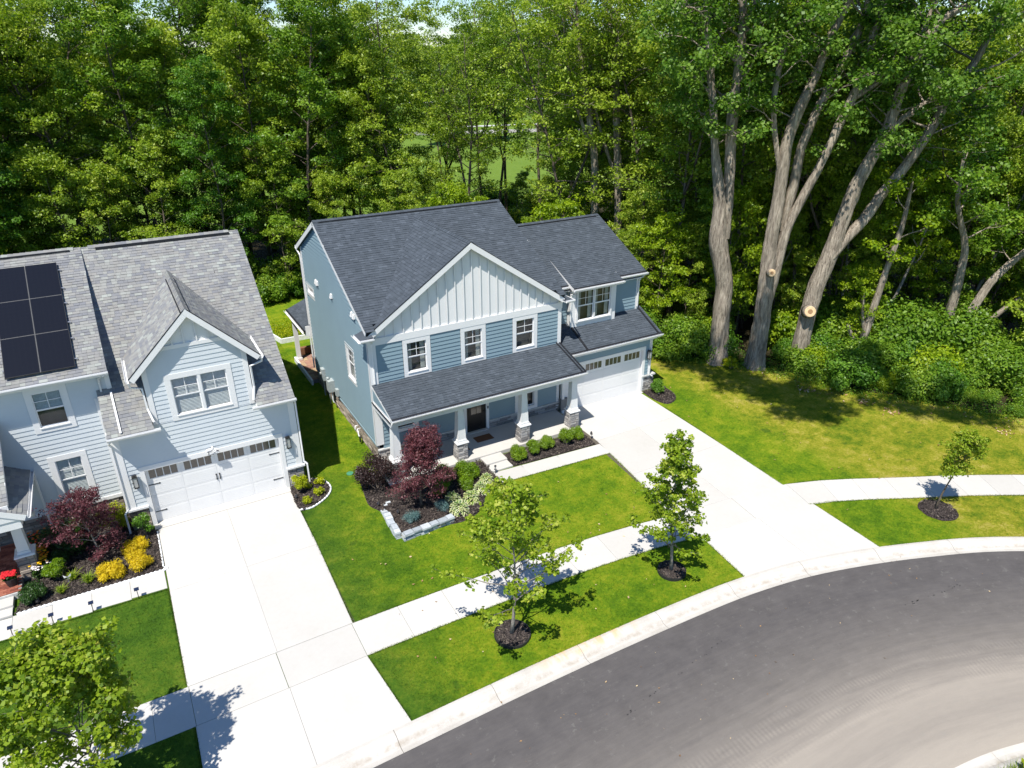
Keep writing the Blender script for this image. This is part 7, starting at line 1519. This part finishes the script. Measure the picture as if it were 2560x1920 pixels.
# ---- grass blades over the lawns near the camera
def scatter(polys, per, seed):
    r = np.random.default_rng(seed); out = []
    for P, den in polys:
        P = np.array(P); lo, hi = P.min(0), P.max(0); A = (hi-lo).prod(); n = int(A*den*per); q = lo+(hi-lo)*r.random((n, 2)); x, y = q.T; c = np.zeros(n, bool); j = len(P)-1
        for i in range(len(P)):
            xi, yi = P[i]; xj, yj = P[j]; k = ((yi > y) != (yj > y)) & (x < (xj-xi)*(y-yi)/(yj-yi+1e-12)+xi); c ^= k; j = i
        out.append(q[c])
    return np.concatenate(out)
swt = [tuple(sw_at(x)[0]+sw_at(x)[1]*.765) for x in np.arange(-3.9, 8.7, .6)]; swb = [tuple(sw_at(x)[0]-sw_at(x)[1]*.765) for x in np.arange(-4.1, 8.7, .6)]
bk = [tuple(p) for p in back if -3.9 < p[0] < 8.4]; swrt = [tuple(sw_at(x)[0]+sw_at(x)[1]*.765) for x in np.arange(14.15, 31, .8)]; swrb = [tuple(sw_at(x)[0]-sw_at(x)[1]*.765) for x in np.arange(14.1, 31, .8)]; bkr = [tuple(p) for p in back if 13.95 < p[0] < 29]
bed1r = [(3.95, -4.2), (3.4, -4.4), (2.85, -4.75), (2.5, -5.25), (2.05, -5.62), (1.3, -5.82), (-1.25, -5.72), (-1.30, -3.6), (-1.55, -2.9), (-1.48, -2.1), (-1.3, -1.1), (-.95, -.6), (-.06, -.5)]
front = swt+[(8.6, -9.1), (8.9, -7.7), (9.28, -4.7), (9.25, -4.5)]+bed1r+[(-.06, 9.4), (-.5, 13), (-.5, 24.5), (-3.25, 24.5), (-3.25, .1), (-2.55, -.2), (-2.42, -.9), (-2.75, -1.5), (-3.5, -1.98), (-3.97, -1.95)]
verge1 = swb+bk[::-1]; leftl = [(-18, -4.15), (-9.1, -4.15), (-9.1, -8.8), (-18, -8.8)]; leftv = [(-18, -10.4), (-9.12, -10.4), (-9.15, yb_(-9.15)), (-18, yb_(-18))]
lot = swrt[:-2]+[(30, -15), (28.2, -12.6), (26.2, -9.2), (23.5, -6), (22.4, -3), (21.2, -.6), (19.4, 1.3), (17.4, 3.1), (15.2, 3.2), (15.1, .0), (15.98, -.3), (16.0, -1.1), (15.3, -2.1), (14.7, -2.1), (14.48, -2.4), (14.33, -5.8)]
verge2 = swrb+bkr[::-1]
blade_polys = [(front, 1.0), (verge1, 1.15), (leftl, .9), (leftv, .9), (lot, .62), (verge2, .85)]
Q = scatter(blade_polys, 520, 5); n = len(Q); r = np.random.default_rng(8); a = r.random(n)*6.283; h_ = r.uniform(.022, .05, n); w_ = r.uniform(.006, .012, n); bx2 = r.normal(0, .024, (n, 2))
p0 = np.c_[Q-np.c_[np.cos(a), np.sin(a)]*w_[:, None], np.zeros(n)]; p1 = np.c_[Q+np.c_[np.cos(a), np.sin(a)]*w_[:, None], np.zeros(n)]; p2 = np.c_[Q+bx2, h_]
V = np.stack([p0, p1, p2], 1).reshape(-1, 3); add('grass', np_mesh('grass', V, np.arange(n*3).reshape(n, 3), MAT['blades'], r.random(n)), kind='stuff')
print('blades', n)
# shaggy rims where turf leans over the concrete
def rim(lines, per, seed):
    r = np.random.default_rng(seed); P = []
    for L in lines:
        L = np.array(L); d = np.hypot(*np.diff(L, axis=0).T)
        for i in range(len(d)): k = int(d[i]*per); t = r.random(k)[:, None]; P.append(L[i]*(1-t)+L[i+1]*t)
    P = np.concatenate(P); n = len(P); P = P+r.normal(0, .012, (n, 2)); a = r.random(n)*6.283; w = r.uniform(.006, .011, n)[:, None]; u = np.c_[np.cos(a), np.sin(a)]*w; e = P+r.normal(0, .03, (n, 2))
    V = np.stack([np.c_[P-u, np.full(n, .0)], np.c_[P+u, np.full(n, .0)], np.c_[e, r.uniform(.03, .065, n)]], 1).reshape(-1, 3); add('grass', np_mesh('grass', V, np.arange(n*3).reshape(n, 3), MAT['blades'], r.random(n)), kind='stuff')
rim([swt, swb, bk, swrt, swrb, bkr, [(-3.97, -1.9), (-4.1, -8.8)], [(-4.16, -10.35), (-3.9, -13.1)], [(8.6, -9.1), (8.9, -7.68), (9.33, -4.52)], [(14.07, -10.15), (14.31, -5.85), (14.45, -2.3)], [(13.93, yb_(13.93)), (14.07, -11.75)], [(8.4, yb_(8.4)), (8.66, -11.05)], [(3.95, -4.17), (9.3, -4.50)], [(-9.1, -4.15), (-9.1, -8.8)], [(-18, -4.13), (-9.1, -4.15)], [(-9.1, -10.4), (-9.15, -13.1)]], 260, 3)
# coarse weeds and taller tufts along the foot of the thicket
def weeds(path, n, seed, h=(.06, .28), mat='leaf_mid', sd=.3):
    r = np.random.default_rng(seed); L = catmull(path, 8); t = r.random(n)*(len(L)-1.001); i = t.astype(int); P = L[i]*(1-(t-i))[:, None]+L[i+1]*(t-i)[:, None]+r.normal(0, sd, (n, 2))
    C = np.c_[P, r.uniform(*h, n)*r.random(n)]; V, F = leaf_quads(C, .10, r, .7, .5); add('weeds', np_mesh('weeds', V, F, MAT[mat], r.random(n)), kind='stuff')
weeds([(17.4, 3.4), (19.6, 1.7), (21.6, -.2), (23.0, -3), (24.1, -5.8), (26.6, -8.9), (28.8, -12.2)], 5200, 71, (.05, .35)); weeds([(17.6, 3.8), (20, 2.2), (22.2, .3), (23.6, -2.6), (24.8, -5.2), (27.3, -8.4), (29.5, -11.8)], 6500, 72, (.1, .7), 'leaf_shrub', .4)
weeds([(-30, 24.0), (-12, 24.3), (3, 25.0)], 3500, 73, (.1, .5), 'leaf_mid', .35)
# far verge corner: weeds and a wooden edge across the street
n = 3200; r = np.random.default_rng(4)
L = np.array([p for p in farb if 6.5 < p[0] < 14]); t = r.random(n)*(len(L)-1); i = t.astype(int); P = L[i]*(1-(t-i))[:, None]+L[i+1]*(t-i)[:, None]+np.c_[r.normal(0, .08, n), -np.abs(r.normal(0, .22, n))+.16]
a = r.random(n)*6.28; hh = r.uniform(.08, .42, n); u = np.c_[np.cos(a), np.sin(a)]*.008; V = np.stack([np.c_[P-u, np.zeros(n)], np.c_[P+u, np.zeros(n)], np.c_[P+r.normal(0, .09, (n, 2)), hh]], 1).reshape(-1, 3); add('roadside_weeds', np_mesh('roadside_weeds', V, np.arange(n*3).reshape(n, 3), MAT['leaf_elder'], r.random(n)), kind='stuff')
L2 = [(p[0], p[1]-.45) for p in farb if 6.5 < p[0] < 13]
tag(MB().tube([(x, y, .08) for x, y in L2], .06, 6).build('timber_edge', MAT['barkdark'], None, True), 'dark timber edging across the street in the bottom right corner', 'edging')
plant('roadside_plant', sm, (9.2, -22.6, .0), 'bright green leafy plant in the bottom right corner', 'plant', None, 0, (2.6, 2.0, 1.6))
